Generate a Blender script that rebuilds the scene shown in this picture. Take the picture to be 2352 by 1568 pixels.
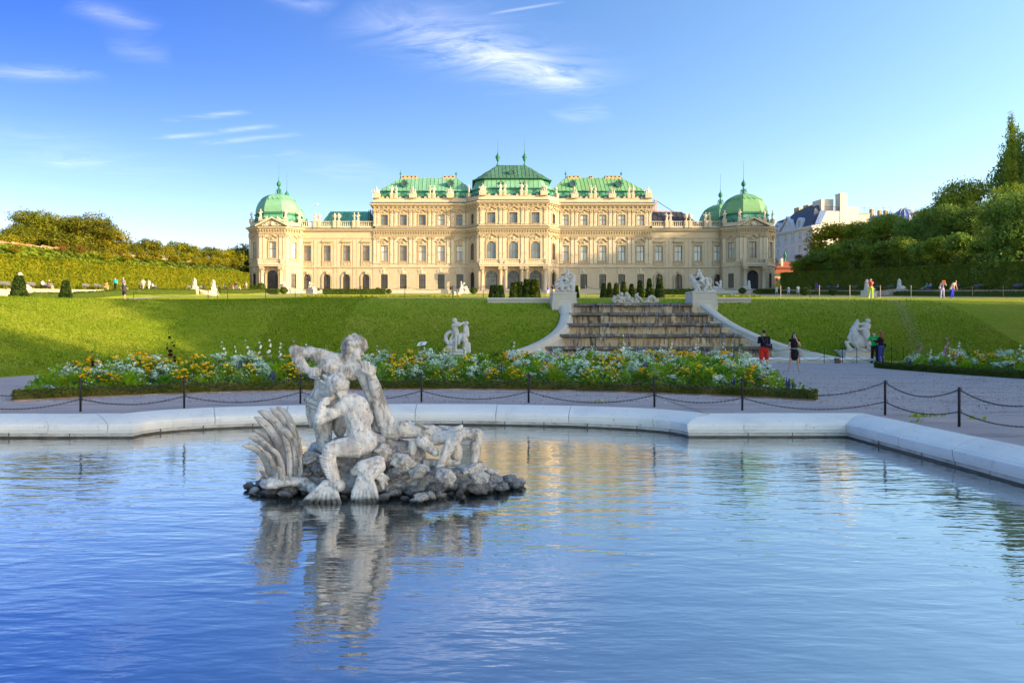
import bpy, bmesh, math, random
from math import sin, cos, pi, radians, sqrt, atan2, exp
from mathutils import Vector, Matrix, noise
from mathutils.geometry import tessellate_polygon
random.seed(11)
D = bpy.data
scene = bpy.context.scene
col = scene.collection
for o in list(D.objects): D.objects.remove(o)

# ---------------------------------------------------------------- camera, sky, sun, exposure
CAMZ, F, PX0, PY0 = 1.7, 1600.0, 1077.0, 764.0
cam = D.cameras.new('camera'); camo = D.objects.new('camera', cam); col.objects.link(camo)
cam.sensor_width = 36; cam.lens = 36*F/2352
cam.shift_x = (1176-PX0)/2352; cam.shift_y = -(784-PY0)/2352
cam.clip_start = .1; cam.clip_end = 6000
camo.location = (0, 0, CAMZ); camo.rotation_euler = (pi/2, 0, 0)
scene.camera = camo
SUN_EL, SUN_AZ = radians(14.5), radians(64)       # azimuth measured from -Y (behind the camera) towards +X
SUNDIR = Vector((cos(SUN_EL)*sin(SUN_AZ), -cos(SUN_EL)*cos(SUN_AZ), sin(SUN_EL)))
sl = D.lights.new('sun', 'SUN'); slo = D.objects.new('sun', sl); col.objects.link(slo)
sl.energy = 2.8; sl.angle = radians(.5); sl.color = (1, .75, .43)
slo.rotation_euler = SUNDIR.to_track_quat('Z', 'Y').to_euler()
slo.location = (120, -80, 60)
vs = scene.view_settings
vs.view_transform = 'Standard'; vs.look = 'None'; vs.gamma = 1; vs.exposure = 1.80; vs.use_curve_mapping = False
scene.cycles.use_denoising = True
scene.cycles.max_bounces = 6; scene.cycles.transparent_max_bounces = 8
scene.cycles.diffuse_bounces = 3; scene.cycles.glossy_bounces = 3
scene.cycles.sample_clamp_indirect = 4

def N(nt, t, **kw):
    n = nt.nodes.new(t)
    for k, v in kw.items(): setattr(n, k, v)
    return n
def setin(n, **kw):
    for k, v in kw.items(): n.inputs[k.replace('_', ' ')].default_value = v
def math_(nt, op, a, b=None, c=None, clamp=False):
    n = N(nt, 'ShaderNodeMath', operation=op); n.use_clamp = clamp
    for i, v in enumerate((a, b, c)):
        if v is None: continue
        if isinstance(v, (int, float)): n.inputs[i].default_value = v
        else: nt.links.new(v, n.inputs[i])
    return n.outputs[0]
def ramp(nt, fac, stops):
    r = N(nt, 'ShaderNodeValToRGB'); e = r.color_ramp.elements
    while len(e) < len(stops): e.new(.5)
    for i, (p, c) in enumerate(stops):
        e[i].position = p; e[i].color = (*c[:3], 1)
    nt.links.new(fac, r.inputs[0]); return r.outputs[0]
def mixc(nt, fac, a, b, mode='MIX'):
    n = N(nt, 'ShaderNodeMix', data_type='RGBA', blend_type=mode)
    for s, v in ((n.inputs[0], fac), (n.inputs[6], a), (n.inputs[7], b)):
        if hasattr(v, 'default_value') or hasattr(v, 'links'): nt.links.new(v, s)
        elif isinstance(v, (int, float)): s.default_value = v
        else: s.default_value = (*v[:3], 1)
    return n.outputs[2]

def make_world():
    w = D.worlds.new('World'); scene.world = w; w.use_nodes = True
    nt = w.node_tree; nt.nodes.clear(); L = nt.links.new
    out = N(nt, 'ShaderNodeOutputWorld'); bg = N(nt, 'ShaderNodeBackground')
    sky = N(nt, 'ShaderNodeTexSky', sky_type='NISHITA')
    sky.sun_disc = False; sky.sun_elevation = SUN_EL
    sky.sun_rotation = pi - SUN_AZ          # sun bearing measured from +Y clockwise
    sky.altitude = 200; sky.air_density = 1.0; sky.dust_density = .9; sky.ozone_density = 2.2
    hs = N(nt, 'ShaderNodeHueSaturation'); setin(hs, Saturation=1.18, Value=1.0)
    L(sky.outputs[0], hs.inputs['Color'])
    # deep polarised blue towards the zenith, pale towards the horizon
    tc = N(nt, 'ShaderNodeTexCoord'); sep = N(nt, 'ShaderNodeSeparateXYZ'); L(tc.outputs['Generated'], sep.inputs[0])
    mr = N(nt, 'ShaderNodeMapRange', interpolation_type='SMOOTHSTEP'); setin(mr, From_Min=.03, From_Max=.46, To_Min=1., To_Max=0.); L(sep.outputs[2], mr.inputs[0]); hz = mr.outputs[0]
    # bluest away from the sun, whiter and warmer on the sun's side of the sky
    dt = N(nt, 'ShaderNodeVectorMath', operation='DOT_PRODUCT'); L(tc.outputs['Generated'], dt.inputs[0]); dt.inputs[1].default_value = tuple(SUNDIR)
    sw = math_(nt, 'MULTIPLY_ADD', dt.outputs['Value'], .62, .50, clamp=True)
    tint = mixc(nt, hz, mixc(nt, sw, (.003, .125, .47), (1.75, 1.38, 1.05)), mixc(nt, sw, (.80, .62, .61), (1.20, 1.05, .95)))
    c0 = mixc(nt, 1.0, hs.outputs[0], tint, 'MULTIPLY')
    # cirrus: direction projected on a cloud plane, stretched noise
    zc = math_(nt, 'MAXIMUM', sep.outputs[2], .03)
    u = math_(nt, 'DIVIDE', sep.outputs[0], zc); v = math_(nt, 'DIVIDE', sep.outputs[1], zc)
    comb = N(nt, 'ShaderNodeCombineXYZ'); L(u, comb.inputs[0]); L(v, comb.inputs[1])
    mp = N(nt, 'ShaderNodeMapping'); mp.inputs['Rotation'].default_value = (0, 0, radians(38)); mp.inputs['Scale'].default_value = (1.1, 2.3, 1)
    L(comb.outputs[0], mp.inputs[0])
    n1 = N(nt, 'ShaderNodeTexNoise'); setin(n1, Scale=2.1, Detail=11.0, Roughness=.70, Distortion=1.1); L(mp.outputs[0], n1.inputs['Vector'])
    n2 = N(nt, 'ShaderNodeTexNoise'); setin(n2, Scale=.55, Detail=3.0); L(comb.outputs[0], n2.inputs['Vector'])
    def at(px, py): return ((px-PX0)/(PY0-py), F/(PY0-py))
    def seg(p, q, wv):                       # soft-edged band of cloud between two directions
        a, b = at(*p), at(*q); du, dv = b[0]-a[0], b[1]-a[1]; ln = sqrt(du*du+dv*dv)/2; rot = atan2(dv, du); ca, sa = cos(rot), sin(rot)
        x = math_(nt, 'SUBTRACT', u, (a[0]+b[0])/2); y = math_(nt, 'SUBTRACT', v, (a[1]+b[1])/2)
        p_ = math_(nt, 'ADD', math_(nt, 'MULTIPLY', x, ca/ln), math_(nt, 'MULTIPLY', y, sa/ln))
        q_ = math_(nt, 'ADD', math_(nt, 'MULTIPLY', x, -sa/wv), math_(nt, 'MULTIPLY', y, ca/wv))
        e = math_(nt, 'SUBTRACT', 1.0, math_(nt, 'MULTIPLY', p_, p_), clamp=True)
        g = math_(nt, 'POWER', 2.718, math_(nt, 'MULTIPLY', math_(nt, 'MULTIPLY', q_, q_), -2.2))
        return math_(nt, 'MULTIPLY', e, g)
    wisp = math_(nt, 'MULTIPLY', math_(nt, 'SUBTRACT', n1.outputs[0], .36, clamp=True), 3.4)
    cl = math_(nt, 'MULTIPLY', seg((790, 15), (1390, 215), .26), wisp)
    cl = math_(nt, 'ADD', cl, math_(nt, 'MULTIPLY', seg((1000, 60), (1360, 205), .12), math_(nt, 'MULTIPLY', wisp, .7)))
    for a, b, wv, k in (((-60, 170), (240, 166), .10, .6), ((615, -20), (770, 25), .08, .5), ((1265, 270), (1405, 252), .14, .7), ((370, 280), (575, 256), .045, .8), ((335, 321), (645, 287), .05, .8), ((440, 332), (700, 307), .05, .8),
                        ((540, 364), (700, 346), .07, .4), ((110, 382), (260, 368), .12, .3), ((-60, 260), (260, 420), .7, .16), ((150, 5), (370, 72), .10, .4), ((240, 110), (400, 130), .15, .3), ((700, 400), (900, 380), .5, .25)):
        cl = math_(nt, 'ADD', cl, math_(nt, 'MULTIPLY', seg(a, b, wv), math_(nt, 'MULTIPLY', wisp, k)))
    cl = math_(nt, 'ADD', cl, math_(nt, 'MULTIPLY', seg((1115, 34), (1300, 4), .012), .45))
    veil = math_(nt, 'MULTIPLY', math_(nt, 'SUBTRACT', math_(nt, 'MULTIPLY', n1.outputs[0], n2.outputs[0]), .29, clamp=True), .8)
    cl = math_(nt, 'ADD', cl, math_(nt, 'MULTIPLY', veil, .3))
    cl = math_(nt, 'MULTIPLY', cl, .36, clamp=True)
    c1 = mixc(nt, cl, c0, (4.0, 3.9, 4.3))
    L(c1, bg.inputs[0]); bg.inputs[1].default_value = .14
    L(bg.outputs[0], out.inputs[0])
make_world()

# ---------------------------------------------------------------- helpers
def W(px, py, d): return Vector(((px-PX0)*d/F, d, CAMZ+(PY0-py)*d/F))
def WX(px, d): return (px-PX0)*d/F
def WZ(py, d): return CAMZ+(PY0-py)*d/F

class MB:
    def __init__(s): s.v = []; s.f = []; s.m = []; s.cur = 0
    def add(s, vs, fs):
        b = len(s.v); s.v += [tuple(v) for v in vs]
        for f in fs: s.f.append([b+i for i in f]); s.m.append(s.cur)
    def box(s, x0, x1, y0, y1, z0, z1):
        s.add([(x0,y0,z0),(x1,y0,z0),(x1,y1,z0),(x0,y1,z0),(x0,y0,z1),(x1,y0,z1),(x1,y1,z1),(x0,y1,z1)],
              [(0,3,2,1),(4,5,6,7),(0,1,5,4),(1,2,6,5),(2,3,7,6),(3,0,4,7)])
    def cbox(s, x0, x1, y0, y1, z0, z1, b):        # box with bevelled top edge
        s.add([(x0,y0,z0),(x1,y0,z0),(x1,y1,z0),(x0,y1,z0),(x0,y0,z1-b),(x1,y0,z1-b),(x1,y1,z1-b),(x0,y1,z1-b),
               (x0+b,y0+b,z1),(x1-b,y0+b,z1),(x1-b,y1-b,z1),(x0+b,y1-b,z1)],
              [(0,3,2,1),(0,1,5,4),(1,2,6,5),(2,3,7,6),(3,0,4,7),(4,5,9,8),(5,6,10,9),(6,7,11,10),(7,4,8,11),(8,9,10,11)])
    def hexa(s, b, t):
        s.add(list(b)+list(t), [(3,2,1,0),(4,5,6,7),(0,1,5,4),(1,2,6,5),(2,3,7,6),(3,0,4,7)])
    def prism(s, poly, y0, y1):                   # polygon in xz (counter-clockwise seen from -y), extruded in y
        n = len(poly)
        s.add([(x,y0,z) for x,z in poly]+[(x,y1,z) for x,z in poly],
              [list(range(n)), list(range(2*n-1, n-1, -1))]+[(i, i+n, (i+1)%n+n, (i+1)%n) for i in range(n)])
    def lathe(s, prof, n=12, c=(0,0,0), ang0=0):
        b = len(prof); vs = []
        for i in range(n):
            a = ang0+2*pi*i/n
            for r, z in prof: vs.append((c[0]+r*cos(a), c[1]+r*sin(a), c[2]+z))
        fs = []
        for i in range(n):
            j = (i+1)%n
            for k in range(b-1): fs.append((i*b+k, j*b+k, j*b+k+1, i*b+k+1))
        fs.append([i*b+b-1 for i in range(n)]); fs.append([i*b for i in range(n-1,-1,-1)])
        s.add(vs, fs)
    def tube(s, pts, rs, n=6, closed=False):
        pts = [Vector(p) for p in pts]
        if not hasattr(rs, '__len__'): rs = [rs]*len(pts)
        vs = []; m = len(pts); up = None
        for i, p in enumerate(pts):
            t = (pts[(i+1)%m if closed else min(i+1, m-1)]-pts[(i-1)%m if closed else max(i-1, 0)])
            if t.length < 1e-9: t = Vector((0,0,1))
            t.normalize()
            if up is None: up = Vector((0,0,1)) if abs(t.z) < .9 else Vector((1,0,0))
            a = t.cross(up)
            if a.length < 1e-6: a = t.orthogonal()
            a.normalize(); b = a.cross(t).normalized(); up = b
            for k in range(n):
                an = 2*pi*k/n; vs.append(p+(a*cos(an)+b*sin(an))*rs[i])
        fs = []
        for i in range(m if closed else m-1):
            j = (i+1)%m
            for k in range(n): fs.append((i*n+k, i*n+(k+1)%n, j*n+(k+1)%n, j*n+k))
        if not closed: fs += [list(range(n-1,-1,-1)), [(m-1)*n+k for k in range(n)]]
        s.add(vs, fs)
    def cap(s, p, q, r0, r1, n=10, h=3):          # tapered capsule
        p, q = Vector(p), Vector(q); t = q-p
        t = t.normalized() if t.length > 1e-6 else Vector((0,0,1))
        a = t.orthogonal().normalized(); b = t.cross(a); vs = []; fs = []
        rows = []
        for i in range(h+1):
            an = -pi/2+pi/2*i/h; rows.append((p+t*r0*sin(an), max(r0*cos(an), 1e-4)))
        for i in range(h+1):
            an = pi/2*i/h; rows.append((q+t*r1*sin(an), max(r1*cos(an), 1e-4)))
        for c, r in rows:
            for k in range(n):
                an = 2*pi*k/n; vs.append(c+(a*cos(an)+b*sin(an))*r)
        for i in range(len(rows)-1):
            for k in range(n): fs.append((i*n+k, i*n+(k+1)%n, (i+1)*n+(k+1)%n, (i+1)*n+k))
        fs += [list(range(n-1,-1,-1)), [(len(rows)-1)*n+k for k in range(n)]]
        s.add(vs, fs)
    def ell(s, c, r, rot=None, n=12, m=8):
        c = Vector(c); vs = []; fs = []
        if not hasattr(r, '__len__'): r = (r, r, r)
        R = rot or Matrix.Identity(3)
        for i in range(m+1):
            th = max(min(pi*i/m, pi-1e-3), 1e-3)
            for k in range(n):
                an = 2*pi*k/n
                vs.append(c+R@Vector((r[0]*sin(th)*cos(an), r[1]*sin(th)*sin(an), -r[2]*cos(th))))
        for i in range(m):
            for k in range(n): fs.append((i*n+k, i*n+(k+1)%n, (i+1)*n+(k+1)%n, (i+1)*n+k))
        fs += [list(range(n-1,-1,-1)), [m*n+k for k in range(n)]]
        s.add(vs, fs)
    def card(s, c, u, v):                          # leaf quad
        s.add([c-u-v, c+u-v, c+u+v, c-u+v], [(0,1,2,3)])
    def leaf(s, c, d, w):                          # pointed leaf from c along d, folded
        n = d.orthogonal().normalized()*w if abs(d.z) > .99*d.length else d.cross(Vector((0,0,1))).normalized()*w
        s.add([c, c+d*.5+n, c+d, c+d*.5-n], [(0,1,2,3)])
    def mesh(s, name, mats=(), smooth=False):
        me = D.meshes.new(name); me.from_pydata(s.v, [], s.f); me.validate(clean_customdata=False)
        if not hasattr(mats, '__len__'): mats = [mats]
        for m in mats: me.materials.append(m)
        if len(mats) > 1 and len(me.polygons) == len(s.m): me.polygons.foreach_set('material_index', s.m)
        if smooth: me.polygons.foreach_set('use_smooth', [True]*len(me.polygons))
        me.update(); return me
    def build(s, name, mats, parent=None, loc=None, smooth=False):
        return link(name, s.mesh(name, mats, smooth), parent, loc)
def link(name, me, parent=None, loc=None, rz=0, sc=None):
    o = D.objects.new(name, me); col.objects.link(o)
    if parent is not None:
        o.parent = parent
        if loc is None:                            # mesh written in world coordinates
            o.matrix_parent_inverse = Matrix.Translation(-Vector(parent.location))
    if loc is not None: o.location = loc
    if rz: o.rotation_euler = (0, 0, rz)
    if sc: o.scale = sc if hasattr(sc, '__len__') else (sc,)*3
    return o
def tag(o, label=None, cat=None, group=None, kind=None):
    if label: o['label'] = label
    if cat: o['category'] = cat
    if group: o['group'] = group
    if kind: o['kind'] = kind
    return o
def thing(name, label, cat, loc=(0,0,0), group=None, rz=0):
    o = D.objects.new(name, None); col.objects.link(o); o.location = loc; o.rotation_euler = (0,0,rz)
    o.empty_display_size = .3
    return tag(o, label, cat, group)
def dup(root, loc, rz=0, sc=None, label=None, group=None):
    r = root.copy(); col.objects.link(r); r.location = loc; r.rotation_euler = (0,0,rz)
    if sc: r.scale = sc if hasattr(sc, '__len__') else (sc,)*3
    if label: r['label'] = label
    if group: r['group'] = group
    for ch in KIDS.get(root.name, root.children):
        c = ch.copy(); col.objects.link(c); c.parent = r
        for g in ch.children:
            e = g.copy(); col.objects.link(e); e.parent = c
    return r
KIDS = {}
WORK = D.scenes.new('work')
def grow(mb, name, mats, voxel, parent=None, loc=None, smooth=2, disp=0, dscale=8, smat=True, sharp=0):
    """union overlapping solids into one continuous skin"""
    me = mb.mesh(name+'_raw'); o = D.objects.new(name+'_raw', me); WORK.collection.objects.link(o)
    r = o.modifiers.new('r', 'REMESH'); r.mode = 'VOXEL'; r.voxel_size = voxel; r.use_smooth_shade = True
    if smooth:
        s = o.modifiers.new('s', 'SMOOTH'); s.factor = .5; s.iterations = smooth
    vl = WORK.view_layers[0]; vl.update(); dg = vl.depsgraph
    m2 = D.meshes.new_from_object(o.evaluated_get(dg)); m2.name = name
    D.objects.remove(o); D.meshes.remove(me)
    if sharp:                                        # crisper carving: push away from the smoothed shape
        import numpy as np
        nv = len(m2.vertices); co = np.empty(nv*3); m2.vertices.foreach_get('co', co); co = co.reshape(-1, 3); ed = np.empty(len(m2.edges)*2, dtype=np.int64); m2.edges.foreach_get('vertices', ed); ed = ed.reshape(-1, 2)
        dg_ = np.bincount(ed.ravel(), minlength=nv).astype(float)[:, None]; dg_[dg_ == 0] = 1; s_ = co.copy()
        for _ in range(7):
            ac = np.zeros_like(s_)
            for k in range(3): ac[:, k] = np.bincount(ed[:, 0], s_[ed[:, 1], k], nv)+np.bincount(ed[:, 1], s_[ed[:, 0], k], nv)
            s_ = .5*s_+.5*ac/dg_
        co = co+np.clip((co-s_)*sharp, -.012, .012); m2.vertices.foreach_set('co', co.ravel())
    m2.materials.clear()
    if not hasattr(mats, '__len__'): mats = [mats]
    for m in mats: m2.materials.append(m)
    if disp:
        no = [v.normal.copy() for v in m2.vertices]
        for v, n_ in zip(m2.vertices, no):
            v.co += n_*disp*(noise.noise(v.co*dscale)+.5*noise.noise(v.co*dscale*2.3))
    m2.polygons.foreach_set('use_smooth', [True]*len(m2.polygons)); m2.update()
    if parent is None and loc is None and not smat: return m2
    return link(name, m2, parent, loc)

# ---------------------------------------------------------------- materials
def pm(name, stops, scale=3., rough=.8, bump=0., bscale=None, detail=6., spec=.3, coord='Object', sc3=None, extra=None, transl=0., metallic=0., rnd=0., distortion=0.):
    m = D.materials.new(name); m.use_nodes = True; nt = m.node_tree; L = nt.links.new
    p = nt.nodes['Principled BSDF']; tc = N(nt, 'ShaderNodeTexCoord')
    vec = tc.outputs[coord]
    if coord == 'World':
        pass
    if sc3:
        mp = N(nt, 'ShaderNodeMapping'); mp.inputs['Scale'].default_value = sc3; L(vec, mp.inputs[0]); vec = mp.outputs[0]
    n = N(nt, 'ShaderNodeTexNoise'); setin(n, Scale=scale, Detail=detail, Roughness=.6, Distortion=distortion); L(vec, n.inputs['Vector'])
    if not isinstance(stops[0], tuple) or not hasattr(stops[0][1], '__len__'):
        k = len(stops); stops = [(.3+.4*i/max(k-1, 1), c) for i, c in enumerate(stops)]
    c = ramp(nt, n.outputs[0], stops)
    if rnd:
        oi = N(nt, 'ShaderNodeObjectInfo'); hs = N(nt, 'ShaderNodeHueSaturation')
        L(c, hs.inputs['Color'])
        L(math_(nt, 'ADD', math_(nt, 'MULTIPLY', oi.outputs['Random'], rnd*2), 1-rnd), hs.inputs['Value'])
        L(math_(nt, 'ADD', math_(nt, 'MULTIPLY', oi.outputs['Random'], rnd*.12), .5-rnd*.06), hs.inputs['Hue'])
        c = hs.outputs[0]
    if extra: c = extra(nt, c, tc)
    L(c, p.inputs['Base Color'])
    setin(p, Roughness=rough, Metallic=metallic); p.inputs['Specular IOR Level'].default_value = spec
    if bump:
        n2 = N(nt, 'ShaderNodeTexNoise'); setin(n2, Scale=bscale or scale*4, Detail=5.); L(vec, n2.inputs['Vector'])
        b = N(nt, 'ShaderNodeBump'); setin(b, Strength=1.0, Distance=bump); L(n2.outputs[0], b.inputs['Height']); L(b.outputs[0], p.inputs['Normal'])
    if transl:
        t = N(nt, 'ShaderNodeBsdfTranslucent'); L(c, t.inputs[0]); ms = N(nt, 'ShaderNodeMixShader'); ms.inputs[0].default_value = transl
        L(p.outputs[0], ms.inputs[1]); L(t.outputs[0], ms.inputs[2]); L(ms.outputs[0], nt.nodes['Material Output'].inputs[0])
    return m
def leafmat(name, cols, scale=.5, transl=.35, rnd=.12):
    return pm(name, cols, scale=scale, rough=.6, spec=.15, transl=transl, rnd=rnd, detail=8.)
def patches(scale, lo, hi, colr, fac=1., sc3=None):
    def ex(nt, c, tc):
        v = tc.outputs['Object']
        if sc3:
            mp = N(nt, 'ShaderNodeMapping'); mp.inputs['Scale'].default_value = sc3; nt.links.new(v, mp.inputs[0]); v = mp.outputs[0]
        n = N(nt, 'ShaderNodeTexNoise'); setin(n, Scale=scale, Detail=7., Roughness=.65); nt.links.new(v, n.inputs['Vector'])
        r = N(nt, 'ShaderNodeMapRange'); setin(r, From_Min=lo, From_Max=hi); nt.links.new(n.outputs[0], r.inputs[0])
        return mixc(nt, math_(nt, 'MULTIPLY', r.outputs[0], fac), c, colr)
    return ex
def wetline(z0, z1, colr):
    def ex(nt, c, tc):                              # dark wet band just above the water
        g = N(nt, 'ShaderNodeNewGeometry'); s = N(nt, 'ShaderNodeSeparateXYZ'); nt.links.new(g.outputs['Position'], s.inputs[0])
        n = N(nt, 'ShaderNodeTexNoise'); setin(n, Scale=9., Detail=4.); nt.links.new(g.outputs['Position'], n.inputs['Vector'])
        z = math_(nt, 'MULTIPLY_ADD', n.outputs[0], -.08, s.outputs[2])
        r = N(nt, 'ShaderNodeMapRange'); setin(r, From_Min=z1, From_Max=z0); nt.links.new(z, r.inputs[0])
        return mixc(nt, math_(nt, 'MULTIPLY', r.outputs[0], .9), c, colr)
    return ex
def chain_ex(*es):
    def ex(nt, c, tc):
        for e in es: c = e(nt, c, tc)
        return c
    return ex
M = {}
M['plaster'] = pm('plaster', [(.475,.39,.262),(.53,.44,.305)], 1.2, .85, extra=patches(.35, .5, .75, (.50,.375,.21), .6))
M['plaster_pale'] = pm('plaster_pale', [(.52,.435,.30),(.57,.49,.35)], 1.5, .85)
M['trim'] = pm('trim', [(.400,.316,.196),(.464,.380,.248)], 2.5, .8, bump=.02, bscale=7, extra=patches(4., .55, .75, (.30,.23,.14), .6))
M['relief'] = pm('relief', [(.377,.295,.180),(.459,.369,.238)], 3., .85, bump=.08, bscale=5)
M['lead'] = pm('lead', [(.06,.07,.07),(.13,.13,.12)], 1.5, .6)
M['copper'] = pm('copper', [(.075,.27,.185),(.115,.35,.235)], .8, .6, spec=.25, rnd=.13, extra=patches(2.2, .55, .8, (.16,.22,.10), .6, (1,1,.3)))
M['copper_yellow'] = pm('copper_yellow', [(.13,.335,.15),(.19,.375,.17)], .7, .55, spec=.25, rnd=.10, extra=patches(1.6, .52, .8, (.33,.36,.13), .75))
M['copper_pale'] = pm('copper_pale', [(.135,.34,.215),(.19,.39,.245)], .7, .55, spec=.25, rnd=.10, extra=patches(1.6, .52, .8, (.24,.36,.17), .7))
M['copper_dark'] = pm('copper_dark', [(.045,.117,.077),(.090,.198,.117)], .9, .55, spec=.3, rnd=.15, extra=patches(2., .5, .75, (.10,.30,.17), .6))
M['copper_trim'] = pm('copper_trim', [(.025,.14,.09),(.04,.21,.13)], 2., .6)
M['slate'] = pm('slate', [(.035,.034,.040),(.058,.055,.066)], 1.2, .5, rnd=.1)
M['wood'] = pm('window_wood', [(.17,.085,.035),(.23,.12,.05)], 4., .55)
M['wood_dark'] = pm('window_wood_dark', [(.05,.03,.02),(.08,.05,.03)], 4., .5)
M['kerb'] = pm('kerb_stone', [(.46,.37,.26),(.54,.45,.33)], 1.5, .8)
M['iron'] = pm('iron', [(.012,.012,.014),(.03,.028,.028)], 8., .5)
M['iron_lattice'] = pm('iron_lattice', [(.035,.028,.025),(.06,.05,.045)], 6., .6)
def glass(name, c1, c2, rough=.08):
    m = pm(name, [c1, c2], .6, rough, spec=.6, rnd=.25)
    return m
M['glass_blind'] = glass('glass_white_blind', (.36,.42,.38), (.46,.50,.46), .25)
M['glass_mid'] = glass('glass_grey', (.10,.11,.105), (.19,.195,.17), .15)
M['glass_dark'] = glass('glass_dark', (.03,.032,.04), (.07,.07,.08), .1)
M['glass_slate'] = glass('glass_roof', (.08,.12,.14), (.14,.18,.20), .1)
M['marble'] = pm('marble', [(.532,.503,.446),(.636,.608,.541)], 3., .6, bump=.012, bscale=16, extra=patches(2.5, .58, .8, (.48,.48,.46), .35))
M['statue_warm'] = pm('statue_warm', [(.492,.435,.336),(.574,.517,.418)], 3., .7, extra=patches(3., .55, .8, (.45,.38,.28), .5))
M['pedestal'] = pm('pedestal', [(.56,.50,.39),(.64,.58,.46)], 1.6, .75, bump=.006, bscale=30, extra=patches(1.2, .55, .8, (.52,.49,.42), .5))
M['coping'] = pm('coping', [(.78,.74,.65),(.85,.81,.72)], 1.3, .62, bump=.006, bscale=26, extra=chain_ex(patches(.9, .50, .75, (.58,.575,.54), .6), patches(9, .60, .70, (.42,.41,.37), .6), patches(3., .6, .7, (.66,.60,.46), .6, (3,3,.4))))
M['plinth'] = pm('plinth', [(.46,.42,.35),(.62,.58,.50)], 3., .75, bump=.012, bscale=18, extra=patches(4., .5, .72, (.18,.15,.10), .75, (1,1,2.5)))
M['plinth_wet'] = pm('plinth_wet', [(.05,.04,.03),(.12,.10,.07)], 5., .35)
M['sand'] = pm('sandstone', [(.524,.375,.200),(.646,.498,.306)], 2.4, .8, rnd=.14, bump=.01, bscale=18, extra=patches(2.2, .48, .60, (.05,.042,.032), .82, (2.6,1,.5)))
M['wetstone'] = pm('wet_stone', [(.035,.03,.028),(.10,.09,.08)], 2.5, .22, spec=.6, rnd=.2, bump=.015, bscale=12, extra=patches(1.8, .54, .62, (.36,.32,.25), .8))
M['grotto'] = pm('grotto_rock', [(.13,.115,.105),(.33,.31,.295),(.50,.49,.48)], 4., .8, bump=.05, bscale=14, extra=chain_ex(patches(5., .48, .58, (.62,.61,.60), .8), patches(6., .6, .66, (.05,.06,.02), .6), wetline(-.41, -.35, (.035,.03,.022))))
M['lattice'] = M['iron_lattice']
M['bark'] = pm('bark', [(.05,.038,.026),(.11,.085,.06)], 6., .9, bump=.02)
M['skin'] = pm('skin', [(.55,.33,.22),(.60,.37,.26)], 4., .55)
M['hair_dark'] = pm('hair_dark', [(.02,.014,.01),(.05,.03,.02)], 20., .5)
M['hair_red'] = pm('hair_red', [(.20,.06,.025),(.30,.10,.04)], 20., .5)
M['black'] = pm('black_cloth', [(.008,.008,.010),(.016,.016,.018)], 9., .85)
M['white_line'] = pm('white_line', [(.7,.7,.66),(.78,.78,.74)], 3., .7)
CL = {}
def cloth(c):
    k = tuple(c)
    if k not in CL:
        CL[k] = pm('cloth', [tuple(x*.85 for x in c), c], 12., .85)
    return CL[k]
# ---------------------------------------------------------------- ground levels
AX = 11.1                                   # axis of the garden
def lerp_tab(t, x):
    if x <= t[0][0]: return t[0][1]
    for (a, b), (c, d) in zip(t, t[1:]):
        if x <= c: return b+(d-b)*(x-a)/(c-a)
    return t[-1][1]
def sm(x): x = min(max(x, 0), 1); return x*x*(3-2*x)
ZC = [(40,-.05),(41.2,.25),(44,1.45),(47,2.85),(49.5,3.72),(51.5,4.05),(54,4.27),(58,4.52),(61,4.72),(64,4.88),(78,5.6),(94,6.5),(134,8.9),(165,11.0),(172,11.4),(300,15),(700,22)]
CURB_L = [(1300,696,48.3),(1302,708,47.5),(1302,722,46.5),(1295,745,45),(1270,768,43.5),(1235,787,42.3),(1190,803,41.4),(1135,817,40.8),(1085,824,40.6)]
CURB_R = [(1618,697,48.3),(1633,709,47.4),(1655,727,46.4),(1692,748,45),(1742,770,43.5),(1795,789,42.3),(1850,804,41.5),(1905,816,40.9),(1945,823,40.6)]
CL_L = [W(*p) for p in CURB_L]; CL_R = [W(*p) for p in CURB_R]
def curb_x(cl, y): return lerp_tab(sorted((p.y, p.x) for p in cl), y)
def ground_z(x, y):
    zb = lerp_tab(ZC, y) if y > 40 else -.05
    dl = (x+20.5)*-.958+(y-15)*.287
    za = 4.8*sm(dl/22)**.8-.05
    if y > 61: za = 0
    z = max(zb, za) if y > 40 else max(-.05, za)
    if y <= 62 and za > 0 and zb > 0: z = (za**4+zb**4)**.25 if max(za, zb) < 4.6 else max(za, zb)
    z = min(z, max(lerp_tab(ZC, max(y, 60)), zb))
    if x < -13 and y > 40: z -= .55*sm((-13-x)/15)*sm((92-y)/20)*min(max(z, 0)/3, 1)
    u = abs(x-AX)
    if y > 62:
        z += .85*sm((u-54.7)/.5)
        z += 4.6*sm((u-66)/9)+min(max(u-75, 0)*.04, 4)
    return z
def side_z(y): return lerp_tab(ZC, y)+.85

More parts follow.
